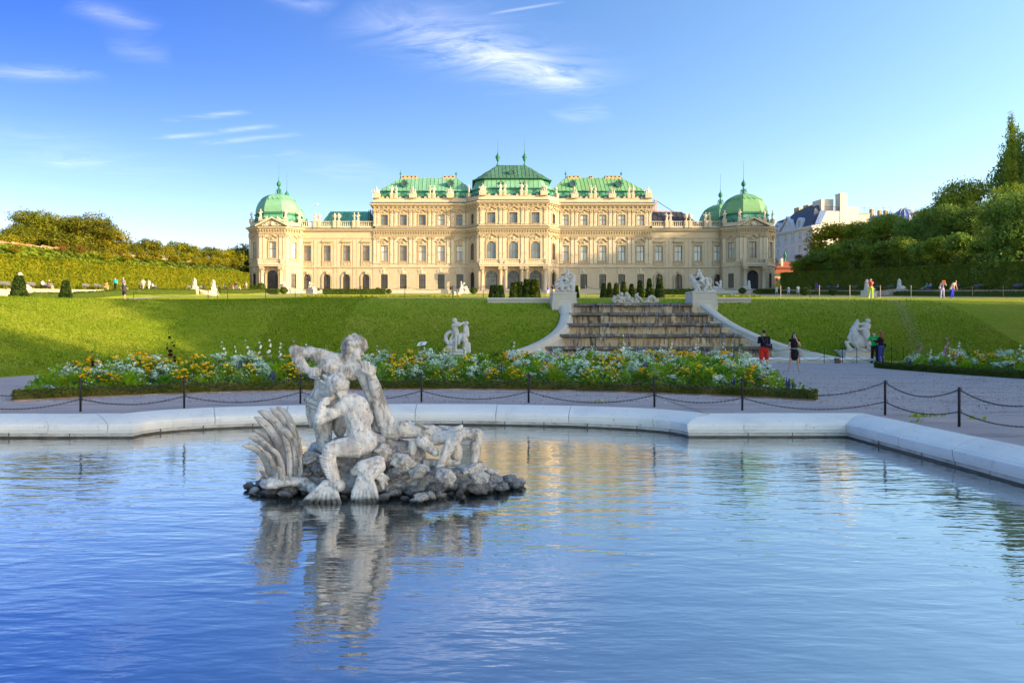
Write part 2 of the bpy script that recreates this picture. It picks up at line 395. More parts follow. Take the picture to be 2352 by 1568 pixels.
def field(name, xs, ys, mt, dz=0, hole=None, parent=None):
    mb = MB()
    idx = {}
    for j, y in enumerate(ys):
        for i, x in enumerate(xs):
            z = ground_z(x, y)+dz
            if hole: z = hole(x, y, z)
            mb.v.append((x, y, z))
    n = len(xs)
    for j in range(len(ys)-1):
        for i in range(n-1):
            mb.f.append([j*n+i, j*n+i+1, (j+1)*n+i+1, (j+1)*n+i]); mb.m.append(0)
    o = mb.build(name, mt, smooth=True); o['kind'] = 'structure'; return o
def frange(a, b, s):
    r = []; x = a
    while x < b-1e-6: r.append(x); x += s
    return r
def cascade_hole(x, y, z):
    if 39.2 < y < 48.4 and curb_x(CL_L, y)+.1 < x < curb_x(CL_R, y)-.1: return min(z, -.7)
    return z
def lawn_extra(nt, c, tc):
    L = nt.links.new
    n = N(nt, 'ShaderNodeTexNoise'); setin(n, Scale=.22, Detail=5., Roughness=.6); L(tc.outputs['Object'], n.inputs['Vector'])
    r = N(nt, 'ShaderNodeMapRange'); setin(r, From_Min=.44, From_Max=.62); L(n.outputs[0], r.inputs[0])
    c = mixc(nt, math_(nt, 'MULTIPLY', r.outputs[0], .55), c, (.31,.28,.04))
    # worn footpath up the bank on the far side of the cascade
    sp = N(nt, 'ShaderNodeSeparateXYZ'); L(tc.outputs['Object'], sp.inputs[0])
    dx = math_(nt, 'SUBTRACT', sp.outputs[0], math_(nt, 'ADD', math_(nt, 'MULTIPLY', math_(nt, 'SUBTRACT', sp.outputs[1], 40.5), .47), 26.4))
    n2 = N(nt, 'ShaderNodeTexNoise'); setin(n2, Scale=1.2, Detail=6.); L(tc.outputs['Object'], n2.inputs['Vector'])
    k = math_(nt, 'SUBTRACT', 1.0, math_(nt, 'DIVIDE', math_(nt, 'ABSOLUTE', dx), math_(nt, 'MULTIPLY', n2.outputs[0], 1.5)), clamp=True)
    k = math_(nt, 'MULTIPLY', k, math_(nt, 'LESS_THAN', sp.outputs[1], 57.5))
    return mixc(nt, math_(nt, 'MULTIPLY', k, .75), c, (.30,.25,.12))
M['lawn'] = pm('lawn_grass', [(.14,.225,.008),(.19,.27,.010),(.24,.30,.014)], 2.6, .9, bump=.22, bscale=8, sc3=(.7,1.5,1), spec=.1, detail=9., extra=chain_ex(patches(.5, .5, .68, (.09,.175,.008), .5, (1,1,1)), lawn_extra, patches(1.1, .54, .68, (.30,.25,.06), .45, (.5,1.2,1)), patches(11, .5, .7, (.02,.05,.004), .6, (.5,1,1))))
_p = M['lawn'].node_tree.nodes['Principled BSDF']; _p.inputs['Sheen Weight'].default_value = .45; _p.inputs['Sheen Roughness'].default_value = .6; _p.inputs['Sheen Tint'].default_value = (.55, .62, .04, 1)   # fuzz of the blades
xs = sorted(set([-300,-220,-150,-110,-90]+frange(-76,-30,2)+frange(-30,34,.5)+frange(34,100,2)+[100,120,150,220,300]))
ys = frange(22,40,.6)+frange(40,52,.4)+frange(52,66,1)+frange(66,180,4)+[180,220,300,450,700]
field('lawn', xs, ys, M['lawn'], hole=cascade_hole)
xs2 = [-300,-200,-120]+frange(-80,-18,1.5)+[-17]
field('lawn', xs2, frange(-40,22.5,1.5)+[22.0], M['lawn'], dz=-.004)
def hill_back():
    pass

# ---------------------------------------------------------------- pool outline
POOL = []
ARC_A, ARC_B, ARC_APEX = (-6.72, 13.92), (4.42, 14.0), 15.88
def pool_path():
    pts = [(-10.0, 1.2), (-10.0, 13.9)]
    (xa, ya), (xb, yb) = ARC_A, ARC_B
    cx = (xa+xb)/2; h = (xb-xa)/2; sag = ARC_APEX-(ya+yb)/2; R = (h*h+sag*sag)/(2*sag); cy = ARC_APEX-R
    a0 = atan2(ya-cy, xa-cx); a1 = atan2(yb-cy, xb-cx)
    arc = [(cx-h*cos(pi*i/24), (ya+yb)/2+sag*sin(pi*i/24)**.9) for i in range(25)]
    arc[0] = ARC_A; arc[-1] = ARC_B
    return pts+arc+[(7.6, 14.0), (7.6, 1.2)], arc
PP, PARC = pool_path()
CORN = {1, 2, 26, 27}
def mitres(pp, closed=True):
    n = len(pp); out = []
    for i in range(n):
        p = Vector(pp[i]); a = Vector(pp[i-1]); b = Vector(pp[(i+1)%n])
        d1 = (p-a).normalized(); d2 = (b-p).normalized()
        n1 = Vector((-d1.y, d1.x)); n2 = Vector((-d2.y, d2.x)); m = (n1+n2)
        m = m/max(m.length_squared/2, .3); out.append(m)
    return out
PM = mitres(PP)
def offpt(s_i, t, off):
    i, j = s_i, (s_i+1)%len(PP)
    p = Vector(PP[i])+PM[i]*off; q = Vector(PP[j])+PM[j]*off
    return p+(q-p)*t
COP = [(-.05,-.245),(-.055,-.15),(-.045,-.125),(-.005,-.118),(.02,-.10),(.13,-.062),(.30,-.022),(.48,.004),(.58,.014),(.66,.012),(.67,-.02),(.67,-.3),(-.02,-.3),(-.02,-.245)]
PLI = [(0,-.55),(0,-.37),(.004,-.27),(.015,-.248),(.12,-.248),(.12,-.55)]
def sweep(mb, stations, prof):
    n = len(prof); vs = []
    for st in stations:
        for o, z in prof:
            p = offpt(st[0], st[1], o); vs.append((p.x, p.y, z))
    fs = []
    for i in range(len(stations)-1):
        for k in range(n): fs.append((i*n+k, i*n+(k+1)%n, (i+1)*n+(k+1)%n, (i+1)*n+k))
    fs += [list(range(n-1,-1,-1)), [(len(stations)-1)*n+k for k in range(n)]]
    mb.add(vs, fs)
def stones(parent, name, prof, mt, lens, gap, jit=0):
    segs = [(0,1),(1,2),(2,26),(26,27),(27,28)]     # runs between corners
    rr = random.Random(5)
    for a, b in segs:
        cum = [0]
        for i in range(a, b): cum.append(cum[-1]+(Vector(PP[i+1])-Vector(PP[i])).length)
        tot = cum[-1]; cuts = [0]; 
        while cuts[-1] < tot-.3:
            cuts.append(cuts[-1]+lens*rr.uniform(.75, 1.3))
        cuts[-1] = tot
        if len(cuts) > 2 and cuts[-1]-cuts[-2] < .35: del cuts[-2]
        def loc(s):
            s = min(max(s, 0), tot)
            for i in range(a, b):
                if s <= cum[i-a+1]+1e-9: return (i, (s-cum[i-a])/(cum[i-a+1]-cum[i-a]))
            return (b-1, 1.0)
        for c0, c1 in zip(cuts, cuts[1:]):
            g0 = 0 if c0 == 0 else gap/2; g1 = 0 if c1 == tot else gap/2
            sts = [loc(c0+g0)]+[(i, 0.0) for i in range(a+1, b) if c0+g0+.02 < cum[i-a] < c1-g1-.02]+[loc(c1-g1)]
            mb = MB(); dz = rr.uniform(-jit, jit); do = rr.uniform(-jit, jit)
            sweep(mb, sts, [(o+do, z+dz) for o, z in prof]); mb.build(name, mt, parent)
rim = thing('pool_rim', 'pale stone rim with sloping coping around the pool', 'pool rim', (7.6, 14, 0))
stones(rim, 'coping_stone', COP, M['coping'], 1.45, .013, .004)
stones(rim, 'plinth_stone', PLI, M['plinth'], .95, .022, .007)
mb = MB(); sweep(mb, [(i, 0.0) for i in range(0, 28)]+[(27, 1.0)], [(.03,-.7),(.03,-.25),(.5,-.25),(.5,-.7)]); mb.build('core', M['plinth_wet'], rim)
mb = MB(); sweep(mb, [(i, 0.0) for i in range(0, 28)]+[(27, 1.0)], [(-.007,-.6),(-.007,-.368),(.01,-.36),(.01,-.6)]); mb.build('wet_line', M['plinth_wet'], rim)

def water_mat():
    m = D.materials.new('water'); m.use_nodes = True; nt = m.node_tree; L = nt.links.new
    p = nt.nodes['Principled BSDF']; tc = N(nt, 'ShaderNodeTexCoord')
    p.inputs['Base Color'].default_value = (.022, .042, .045, 1); setin(p, Roughness=.25, IOR=1.33)
    gl = N(nt, 'ShaderNodeBsdfGlossy'); gl.inputs[0].default_value = (.93, .95, .95, 1); setin(gl, Roughness=.012)
    fr = N(nt, 'ShaderNodeFresnel'); setin(fr, IOR=1.5); mx = N(nt, 'ShaderNodeMixShader')
    L(math_(nt, 'MULTIPLY_ADD', fr.outputs[0], .46, .47), mx.inputs[0]); L(p.outputs[0], mx.inputs[1]); L(gl.outputs[0], mx.inputs[2]); L(mx.outputs[0], nt.nodes['Material Output'].inputs[0])
    def wn(scale, sc, det, w=0):
        mp = N(nt, 'ShaderNodeMapping'); mp.inputs['Scale'].default_value = sc; mp.inputs['Location'].default_value = (w, w*.7, 0); mp.inputs['Rotation'].default_value = (0,0,w)
        L(tc.outputs['Object'], mp.inputs[0]); n = N(nt, 'ShaderNodeTexNoise'); setin(n, Scale=scale, Detail=det, Roughness=.5, Distortion=.3); L(mp.outputs[0], n.inputs['Vector']); return n.outputs[0]
    h = math_(nt, 'MULTIPLY', wn(1.6, (.8,2.0,1), 2., .2), .0105)
    h = math_(nt, 'ADD', h, math_(nt, 'MULTIPLY', wn(5.5, (.6,1.9,1), 2., -.1), .0036))
    # breeze patches: more fine ripple in some places
    pa = N(nt, 'ShaderNodeMapRange'); setin(pa, From_Min=.35, From_Max=.65, To_Min=.35, To_Max=1.5); L(wn(.35, (1,1,1), 2., .5), pa.inputs[0])
    h = math_(nt, 'ADD', h, math_(nt, 'MULTIPLY', math_(nt, 'MULTIPLY', wn(15, (.7,1.8,1), 2., .05), .0009), pa.outputs[0]))
    b = N(nt, 'ShaderNodeBump'); setin(b, Strength=1.0, Distance=1.0); L(h, b.inputs['Height']); L(b.outputs[0], p.inputs['Normal']); L(b.outputs[0], gl.inputs['Normal']); L(b.outputs[0], fr.inputs['Normal'])
    return m
M['water'] = water_mat()
mb = MB(); ip = [offpt(i, 0, .05) for i in range(28)]+[Vector((7.65, 1.15))]
ip[0] = Vector((-10.05, 1.15))
tri = tessellate_polygon([[Vector((p.x, p.y, 0)) for p in ip]])
mb.add([(p.x, p.y, -.4) for p in ip], [tuple(t) for t in tri])
wo = mb.build('water', M['water']); wo['kind'] = 'structure'
me = wo.data
if me.polygons[0].normal.z < 0: me.flip_normals()

# ---------------------------------------------------------------- gravel court around the pool
def gravel_ex(nt, c, tc):
    L = nt.links.new
    n = N(nt, 'ShaderNodeTexNoise'); setin(n, Scale=55., Detail=4., Roughness=.7); L(tc.outputs['Object'], n.inputs['Vector'])
    c = mixc(nt, .55, c, ramp(nt, n.outputs[0], [(.35, (.15,.115,.10)), (.5, (.36,.28,.255)), (.68, (.62,.53,.50))]))
    mp = N(nt, 'ShaderNodeMapping'); mp.inputs['Scale'].default_value = (.6,2.2,1); L(tc.outputs['Object'], mp.inputs[0])
    n = N(nt, 'ShaderNodeTexNoise'); setin(n, Scale=1.5, Detail=10., Roughness=.78); L(mp.outputs[0], n.inputs['Vector'])
    r = N(nt, 'ShaderNodeMapRange'); setin(r, From_Min=.56, From_Max=.70); L(n.outputs[0], r.inputs[0])
    c = mixc(nt, math_(nt, 'MULTIPLY', r.outputs[0], .8), c, (.66,.58,.56))
    n = N(nt, 'ShaderNodeTexNoise'); setin(n, Scale=.9, Detail=8., Roughness=.7); mp2 = N(nt, 'ShaderNodeMapping'); mp2.inputs['Scale'].default_value = (.5,1.6,1); mp2.inputs['Location'].default_value = (7,3,0); L(tc.outputs['Object'], mp2.inputs[0]); L(mp2.outputs[0], n.inputs['Vector'])
    r = N(nt, 'ShaderNodeMapRange'); setin(r, From_Min=.50, From_Max=.66); L(n.outputs[0], r.inputs[0])
    return mixc(nt, math_(nt, 'MULTIPLY', r.outputs[0], .55), c, (.23,.17,.16))
M['gravel'] = pm('gravel', [(.560,.470,.431),(.650,.560,.515)], .5, .9, bump=.02, bscale=60, extra=gravel_ex)
M['gravel_pale'] = pm('gravel_pale', [(.400,.336,.264),(.480,.416,.336)], .8, .9, bump=.01, bscale=40)
mb = MB(); inner = [offpt(i, 0, .66) for i in range(1, 28)]
for p, q in zip(inner, inner[1:]): mb.add([(p.x,p.y,0),(q.x,q.y,0),(q.x,41.6,0),(p.x,41.6,0)], [(0,1,2,3)])
xl, xr = inner[0].x, inner[-1].x
for x0, x1, y0, y1 in ((-60,xl,-40,41.6),(xr,70,-40,41.6),(xl,xr,-40,.55)): mb.add([(x0,y0,0),(x1,y0,0),(x1,y1,0),(x0,y1,0)], [(0,1,2,3)])
g = mb.build('gravel_path', M['gravel']); g['kind'] = 'structure'
def strip(name, xs, ys, mt, dz=.03): return field(name, xs, ys, mt, dz)
M['carpet'] = pm('carpet_bedding', [(.12,.17,.01),(.24,.24,.012),(.10,.15,.02)], 3., .9, bump=.05, bscale=12)
strip('gravel_path', [-43.2,-42.4,-41.6,-40.8,-40,-39.4], frange(62,168,3), M['gravel_pale'])
strip('gravel_path', [57,58.5,60,62,64,65.4], frange(62,168,3), M['gravel_pale'])
strip('gravel_path', frange(-30,57,3)+[57], [60.2,61,61.7], M['gravel_pale'], .035)
strip('gravel_path', frange(-30,57,3)+[57], [96,98,101], M['gravel_pale'], .06)
strip('gravel_path', frange(-42,65,3), [150,156,162,168], M['gravel_pale'], .05)
strip('gravel_path', [-52.3,-48,-44.2], frange(62,168,3), M['gravel_pale'], .04)
strip('gravel_path', [66.6,70,74.4], frange(62,168,3), M['gravel_pale'], .04)

# ---------------------------------------------------------------- side terraces: kerbs, steps, low hedges
def leafy(mb, fn, n, s, rr):
    for _ in range(n):
        c, nr = fn(); c = Vector(c); nr = Vector(nr)
        d = Vector((rr.gauss(0,1), rr.gauss(0,1), rr.gauss(0,1)+.3)); d = (d.normalized()+nr*.6).normalized()
        u = d.orthogonal().normalized(); v = d.cross(u)
        a = rr.uniform(0, 2*pi); u, v = u*cos(a)+v*sin(a), v*cos(a)-u*sin(a)
        k = s*rr.uniform(.6, 1.3); mb.card(c, u*k, v*k*.6)
def hedge(name, p0, p1, w, h, zf, mt, dens, s, label, group=None, seed=1, step=2.0, faces=None, cat='hedge', lean=0):
    """clipped hedge from p0 to p1 (plan), core solid plus a skin of small leaves"""
    rr = random.Random(seed); p0 = Vector(p0); p1 = Vector(p1); d = p1-p0; Ln = d.length; d.normalize(); n = Vector((-d.y, d.x))
    mb = MB(); k = max(2, int(Ln/step)+1); vs = []
    for i in range(k):
        t = i/(k-1); p = p0+d*Ln*t; z = zf(p.x, p.y); hh = h*(1+.02*sin(i*1.7))
        for o, zz in ((-w/2, -.3), (-w/2+.06*h, hh*.93), (-w/2+.14, hh-.03), (w/2-.14, hh-.03), (w/2-.06*h, hh*.93), (w/2, -.3)):
            q = p+n*o; vs.append((q.x, q.y, z+zz))
    fs = [(i*6+j, i*6+(j+1)%6, i*6+6+(j+1)%6, i*6+6+j) for i in range(k-1) for j in range(6)]
    fs += [[5,4,3,2,1,0], [(k-1)*6+j for j in range(6)]]
    mb.add(vs, fs)
    def fn():
        t = rr.random(); p = p0+d*Ln*t; z = zf(p.x, p.y); r = rr.random()
        side = (faces or 'ab')
        if r < w/(w+h*len(side)):
            q = p+n*rr.uniform(-w/2, w/2); return (q.x, q.y, z+h+rr.uniform(-.04, .05)*min(h, 2)), (0,0,1)
        s_ = -1 if side[rr.randrange(len(side))] == 'a' else 1
        hh = rr.random(); q = p+n*s_*(w/2+rr.uniform(-.05,.04)-.06*h*hh); return (q.x, q.y, z+h*hh), n.to_3d()*s_
    leafy(mb, fn, int(dens), s, rr)
    o = mb.build(name, mt); tag(o, label, cat, group); return o
M['hedge_sun'] = leafmat('hornbeam_leaf_sunlit', [(.10,.14,.006),(.18,.205,.008),(.26,.25,.012)], .8, .3)  # sunlit yellow of the left hedge put into the leaf colour
M['hedge_shade'] = leafmat('hornbeam_leaf_shaded', [(.108,.180,.021),(.171,.252,.028),(.252,.297,.036)], .7, .3)  # copy of that leaf with the shaded hedge's green tone in its colour
M['box_leaf'] = leafmat('box_leaf', [(.05,.085,.010),(.09,.13,.014)], 2., .25)
M['box_brown'] = leafmat('box_leaf_browned', [(.06,.085,.010),(.10,.115,.016),(.20,.15,.05)], 1.6, .25)
M['yew'] = leafmat('yew_leaf', [(.018,.040,.010),(.04,.07,.012),(.06,.09,.016)], 2., .15)
def zt(x, y): return side_z(y)
def zlow(x, y): return lerp_tab(ZC, y)-(.55*sm((92-y)/20) if x < 0 else 0)
hedge('hedge', (-53.6, 62), (-53.6, 168), 1.6, 4.0, zt, M['hedge_sun'], 70000, .125, 'tall clipped yellow-green hedge in full sun behind the benches', seed=2, faces='a')
hedge('hedge', (75.8, 66), (75.8, 168), 1.6, 4.0, zt, M['hedge_shade'], 52000, .13, 'tall clipped dark green hedge in shade below the dense trees', seed=3, faces='b')
def kerb(x, ya, yb, s):
    mb = MB(); k = frange(ya, yb, 3)+[yb]; vs = []
    for y in k:
        z = side_z(y); zl = lerp_tab(ZC, y)-.8
        for dx, zz in ((0, zl), (0, z-.12), (-.06*s, z-.12), (-.06*s, z+.09), (.55*s, z+.09), (.55*s, zl)):
            vs.append((x+dx, y, zz))
    fs = [(i*6+j, i*6+(j+1)%6, i*6+6+(j+1)%6, i*6+6+j) for i in range(len(k)-1) for j in range(6)]
    fs += [[5,4,3,2,1,0], [(len(k)-1)*6+j for j in range(6)]]
    mb.add(vs, fs); o = mb.build('kerb', M['kerb']); o['kind'] = 'structure'
ST = {-1: [(62.0, 67.2), (112.4, 119.2)], 1: [(108.0, 115.2)]}
for s_, x in ((-1, -44), (1, 66.2)):
    cuts = [62]+[v for ab in ST[s_] for v in ab]+[168]
    for a, b in zip(cuts[::2], cuts[1::2]):
        if b > a: kerb(x, a, b, s_)
        if b-a > 4:
            hedge('low_hedge', (x+.75*-s_, a+1.3), (x+.75*-s_, b-1.2), .8, 1.05 if s_ < 0 else .72, lambda X, Y: zlow(X, Y), M['box_leaf'], 2600*(b-a)/50, .10,
                  'low clipped hedge along the foot of the %s terrace kerb, %s the sphinx steps' % ('sunlit' if s_ < 0 else 'shaded', 'nearer than' if a < 100 else 'beyond'),
                  'low hedges below the side terraces', seed=int(a)+9, faces='ba'[0 if s_ < 0 else 1])
    for (a, b) in ST[s_]:
        t = thing('garden_steps', 'pale stone steps up to the %s terrace between two sphinxes' % ('left' if s_ < 0 else 'right') if a > 100 else 'pale stone steps beside the nearest sphinx at the picture edge', 'steps', (x, (a+b)/2, side_z((a+b)/2)))
        for i in range(6):
            mb = MB(); zz = side_z((a+b)/2)+.04-.16*i; mb.cbox(min(x+s_*.5, x-s_*(.35*i+.35)), max(x+s_*.5, x-s_*(.35*i+.35)), a-.06*i, b+.06*i, zz-.158, zz, .02)
            mb.build('step', M['kerb'], t)
# bank behind each tall hedge
M['ivy'] = leafmat('ivy_leaf', [(.060,.111,.007),(.136,.187,.010),(.221,.230,.012)], 1.0, .3)
rr = random.Random(8); mb = MB()
def ivyf():
    y = rr.uniform(64, 168); x = rr.uniform(-58.6, -53.8); u = (-53.8-x)/4.8
    return (x, y, side_z(y)+3.7+u*2.0+rr.uniform(-.1,.25)), (.5,0,.8)
leafy(mb, ivyf, 9000, .26, rr)
vs = []
yy = frange(62, 170, 4)
for y in yy: vs += [(-53.4,y,side_z(y)+2.5),(-54.2,y,side_z(y)+3.7),(-58.8,y,side_z(y)+5.7),(-60,y,side_z(y)+3)]
mb.add(vs, [(i*4+j, i*4+j+1, i*4+j+5, i*4+j+4) for i in range(len(yy)-1) for j in range(3)])
tag(mb.build('ivy_ground_cover', M['ivy']), kind='stuff')
M['brick'] = pm('red_coping', [(.336,.152,.072),(.448,.224,.112)], 2., .85, extra=patches(1., .5, .6, (.60,.46,.30), .7))
def garden_wall(name, x, ya, yb, z0f, h, w, label, seed, mt, capm):
    t = thing(name, label, 'wall', (x, (ya+yb)/2, z0f((ya+yb)/2))); rr = random.Random(seed)
    for i, y in enumerate(frange(ya, yb, 3.2)):
        z = z0f(y+1.6)
        mb = MB(); mb.box(x-w/2, x+w/2, y, y+3.2, z-2.5, z+h); mb.build('wall_panel', mt, t)
        mb = MB(); j = rr.uniform(-.06,.06); zz = z+h+.003+j
        mb.hexa([(x-w*.8,y+.02,zz),(x+w*.8,y+.02,zz),(x+w*.8,y+3.16,zz+rr.uniform(-.05,.05)),(x-w*.8,y+3.16,zz)],
                [(x-w*.1,y+.02,zz+.42),(x+w*.1,y+.02,zz+.42),(x+w*.1,y+3.16,zz+.42),(x-w*.1,y+3.16,zz+.42)]); mb.build('coping_slab', capm, t)
garden_wall('garden_wall', -59.6, 62, 168, lambda y: side_z(y)+5.4, .45, .5, 'old garden wall with red and cream coping above the sunlit hedge', 4, M['plaster'], M['brick'])
M['brick_dull'] = pm('dull_coping', [(.20,.12,.085),(.30,.19,.13)], 2., .9, extra=patches(1., .5, .6, (.42,.34,.26), .7))
garden_wall('garden_wall', 81.5, 62, 150, lambda y: side_z(y)+3.9, .45, .5, 'old garden wall with dull red coping behind the shaded hedge', 5, M['plaster'], M['brick_dull'])
# ================================================================ PALACE
PCX, PCZ, PS = 10.75, 11.75, .1075
palace = thing('palace', 'long cream baroque palace with green copper roofs across the end of the garden', 'palace', (PCX, 172, PCZ))
def pxm(px): return (px-1177)*PS
PW = lambda x, y, z: Vector((PCX+x, y, PCZ+z))
class Face:
    def __init__(s, p, q):                          # plan points left to right as seen from outside (camera side)
        s.p = Vector((PCX+p[0], p[1], PCZ)); s.q = Vector((PCX+q[0], q[1], PCZ)); d = s.q-s.p
        s.L = d.length; s.u = d.normalized(); s.n = Vector((s.u.y, -s.u.x, 0)); s.rz = atan2(s.u.y, s.u.x)
    def pt(s, a, o, z): return s.p+s.u*a+s.n*o+Vector((0,0,z))
    def bx(s, mb, a0, a1, o0, o1, z0, z1):          # o0 inner, o1 outer
        mb.hexa([s.pt(a0,o1,z0), s.pt(a1,o1,z0), s.pt(a1,o0,z0), s.pt(a0,o0,z0)], [s.pt(a0,o1,z1), s.pt(a1,o1,z1), s.pt(a1,o0,z1), s.pt(a0,o0,z1)])
    def poly(s, mb, pts, o0, o1):
        n = len(pts)
        mb.add([s.pt(a,o1,z) for a,z in pts]+[s.pt(a,o0,z) for a,z in pts],
               [list(range(n)), list(range(2*n-1,n-1,-1))]+[(i, i+n, (i+1)%n+n, (i+1)%n) for i in range(n)])
    def put(s, name, me, a, o, z, parent=palace):
        p = s.pt(a, o, z); par = Vector(parent.location) if parent is palace else None
        ob = link(name, me, parent, p-par, s.rz); return ob
def wall(mb, f, z0, z1, ops, a0=0, a1=None, o=0, th=.5):
    """solid wall with real openings (a, w, zb, zt, arch rise)"""
    a1 = f.L if a1 is None else a1; x = a0
    for a, w, zb, zt, ar in sorted(ops):
        if a-w/2 > x+1e-4: f.bx(mb, x, a-w/2, o-th, o, z0, z1)
        if zb > z0+1e-4: f.bx(mb, a-w/2, a+w/2, o-th, o, z0, zb)
        if zt < z1-1e-4: f.bx(mb, a-w/2, a+w/2, o-th, o, zt, z1)
        if ar:
            for sg in (-1, 1):
                arc = [(a+sg*w/2*cos(pi/2*k/6), zt-ar+ar*sin(pi/2*k/6)) for k in range(7)]
                pts = arc+[(a+sg*w/2, zt)]
                if sg > 0: pts = pts[::-1]
                f.poly(mb, pts[::-1] if sg < 0 else pts[::-1], o-th, o)
        x = a+w/2
    if a1 > x+1e-4: f.bx(mb, x, a1, o-th, o, z0, z1)
def arch_outline(w, h, ar, n=8):
    if not ar: return [(-w/2,0),(w/2,0),(w/2,h),(-w/2,h)]
    return [(-w/2,0),(w/2,0)]+[(w/2*cos(pi*k/(2*n)*1.0), h-ar+ar*sin(pi*k/(2*n))) for k in range(2*n+1)]
def inset(poly, d):
    cx = sum(p[0] for p in poly)/len(poly); xs_ = [p[0] for p in poly]; zs_ = [p[1] for p in poly]
    w = max(xs_)-min(xs_); h = max(zs_)-min(zs_); zc_ = (max(zs_)+min(zs_))/2
    return [((x-cx)*(w-2*d)/w+cx, (z-zc_)*(h-2*d)/h+zc_) for x, z in poly]
def ring(mb, po, pi_, y0, y1):
    n = len(po); b = [(x,y0,z) for x,z in po]+[(x,y0,z) for x,z in pi_]+[(x,y1,z) for x,z in po]+[(x,y1,z) for x,z in pi_]; fs = []
    for i in range(n):
        j = (i+1)%n
        fs += [(i,j,n+j,n+i), (2*n+j,2*n+i,3*n+i,3*n+j), (j,i,2*n+i,2*n+j), (n+i,n+j,3*n+j,3*n+i)]
    mb.add(b, fs)
def clip(poly, axis, v, keep_ge):
    out = []
    for i, p in enumerate(poly):
        q = poly[(i+1)%len(poly)]; a = (p[axis]-v)*(1 if keep_ge else -1); b = (q[axis]-v)*(1 if keep_ge else -1)
        if a >= 0: out.append(p)
        if (a > 0 > b) or (a < 0 < b):
            t = a/(a-b); out.append(tuple(p[k]+(q[k]-p[k])*t for k in range(len(p))))
    return out
WIN = {}
def window_kind(key, w, h, ar, trans, frame_m, bars=0, lattice=False, octa=False):
    po = arch_outline(w, h, ar)
    if octa: k = .24*w; po = [(-w/2+k,0),(w/2-k,0),(w/2-k*.3,k*.55),(w/2,k*.9),(w/2,h-k),(w/2-k*.9,h-.12),(0,h),(-w/2+k*.9,h-.12),(-w/2,h-k),(-w/2,k*.9),(-w/2+k*.3,k*.55)]
    pi_ = inset(po, .11); mb = MB(); ring(mb, po, pi_, -.10, .02)
    zt_ = h*trans; hi = max(z for x, z in pi_); 
    mb.box(-.055,.055,-.08,.015,.1,hi-.01); mb.box(-w/2+.1,-.055,-.075,.01,zt_-.06,zt_+.06); mb.box(.055,w/2-.1,-.075,.01,zt_-.06,zt_+.06)
    if bars:
        for i in range(bars):
            x = -w/2+w*(i+.5)/bars; mb.box(x-.028,x+.028,-.15,-.11,.12,h-(.12 if not ar else .12+ar*(1-sqrt(max(0,1-(2*x/w)**2)))))
        for z in (.5, h*.42, h*.86 if not ar else h*.7): mb.box(-w/2+.02,w/2-.02,-.17,-.155,z-.03,z+.03)
    fm = mb.mesh(key+'_frame', frame_m); panes = []
    for sx in (0, 1):
        for sz in (0, 1):
            p = [(x, 0, z) for x, z in pi_]
            p = clip(p, 0, .055 if sx else -.055, bool(sx)); p = clip(p, 2, zt_+.06 if sz else zt_-.06, bool(sz))
            m2 = MB(); n = len(p); m2.add([(x,-.02,z) for x,y,z in p]+[(x,.02,z) for x,y,z in p], [list(range(n)), list(range(2*n-1,n-1,-1))]+[(i,i+n,(i+1)%n+n,(i+1)%n) for i in range(n)])
            panes.append(m2)
    WIN[key] = (fm, panes, {})
def put_window(f, key, a, z, gl, o=-.28):
    fm, panes, cache = WIN[key]
    w = f.put('window', fm, a, o, z)
    if gl not in cache: cache[gl] = [p.mesh(key+'_pane', M[gl]) for p in panes]
    for me in cache[gl]: link('pane', me, w, (0,0,0))
window_kind('pn', 1.77, 3.78, 0, .60, M['wood']); window_kind('up', 1.74, 2.55, 0, .54, M['wood'])
window_kind('gf', 1.70, 3.55, 0, .60, M['wood_dark'], bars=7); window_kind('gfa', 1.75, 3.65, .875, .60, M['wood_dark'], bars=6)
window_kind('pna', 2.2, 4.15, 1.1, .47, M['wood']); window_kind('pnc', 1.45, 4.1, .72, .47, M['wood']); window_kind('upo', 1.9, 2.55, 0, .5, M['wood'], octa=True)
window_kind('upc', 1.2, 2.5, .5, .5, M['wood']); window_kind('pp', 1.7, 3.85, 0, .58, M['wood']); window_kind('ppo', 1.35, 3.85, 0, .58, M['wood']); window_kind('ppg', 1.35, 3.5, 0, .58, M['wood_dark'], bars=5)
def door_mesh(w, h, ar):
    mb = MB(); po = arch_outline(w, h, ar, 8); ring(mb, po, inset(po, .12), -.12, .03)
    mb.box(-.06,.06,-.1,.02,.1,h-.1); 
    for k in range(9):
        x = -w/2+w*(k+.5)/9; mb.box(x-.03,x+.03,-.06,-.01,.1,h-ar*.9)
    for z in (.3, 1.2, h-ar*1.0): mb.box(-w/2+.1,w/2-.1,-.08,-.065,z-.05,z+.05)
    for k in range(7):                              # scrollwork in the head of the gate
        an = pi*(k+.5)/7; r = w*.33; mb.tube([(r*cos(an)+.2*cos(t), -.05, h-ar+r*sin(an)*.9+.2*sin(t)) for t in [i*pi/4 for i in range(8)]], .035, 4, True)
    for k in range(4):
        mb.tube([((-1)**k*w*.2+.17*cos(t), -.05, .75+1.05*k*.9+.17*sin(t)) for t in [i*pi/4 for i in range(8)]], .03, 4, True)
    a = mb.mesh('gate', M['iron_lattice']); m2 = MB(); m2.prism(inset(po, .1), .02, .06); return a, m2
DOOR = {'big': door_mesh(2.85, 5.0, 1.42), 'side': door_mesh(1.7, 4.75, .85), 'pav': door_mesh(2.75, 5.05, 1.37)}
DCACHE = {}
def put_door(f, key, a, z, gl='glass_dark', o=-.35):
    g_, m2 = DOOR[key]; d = f.put('door', g_, a, o, z)
    if (key, gl) not in DCACHE: DCACHE[key, gl] = m2.mesh('leaf', M[gl])
    link('leaf', DCACHE[key, gl], d, (0,0,0))
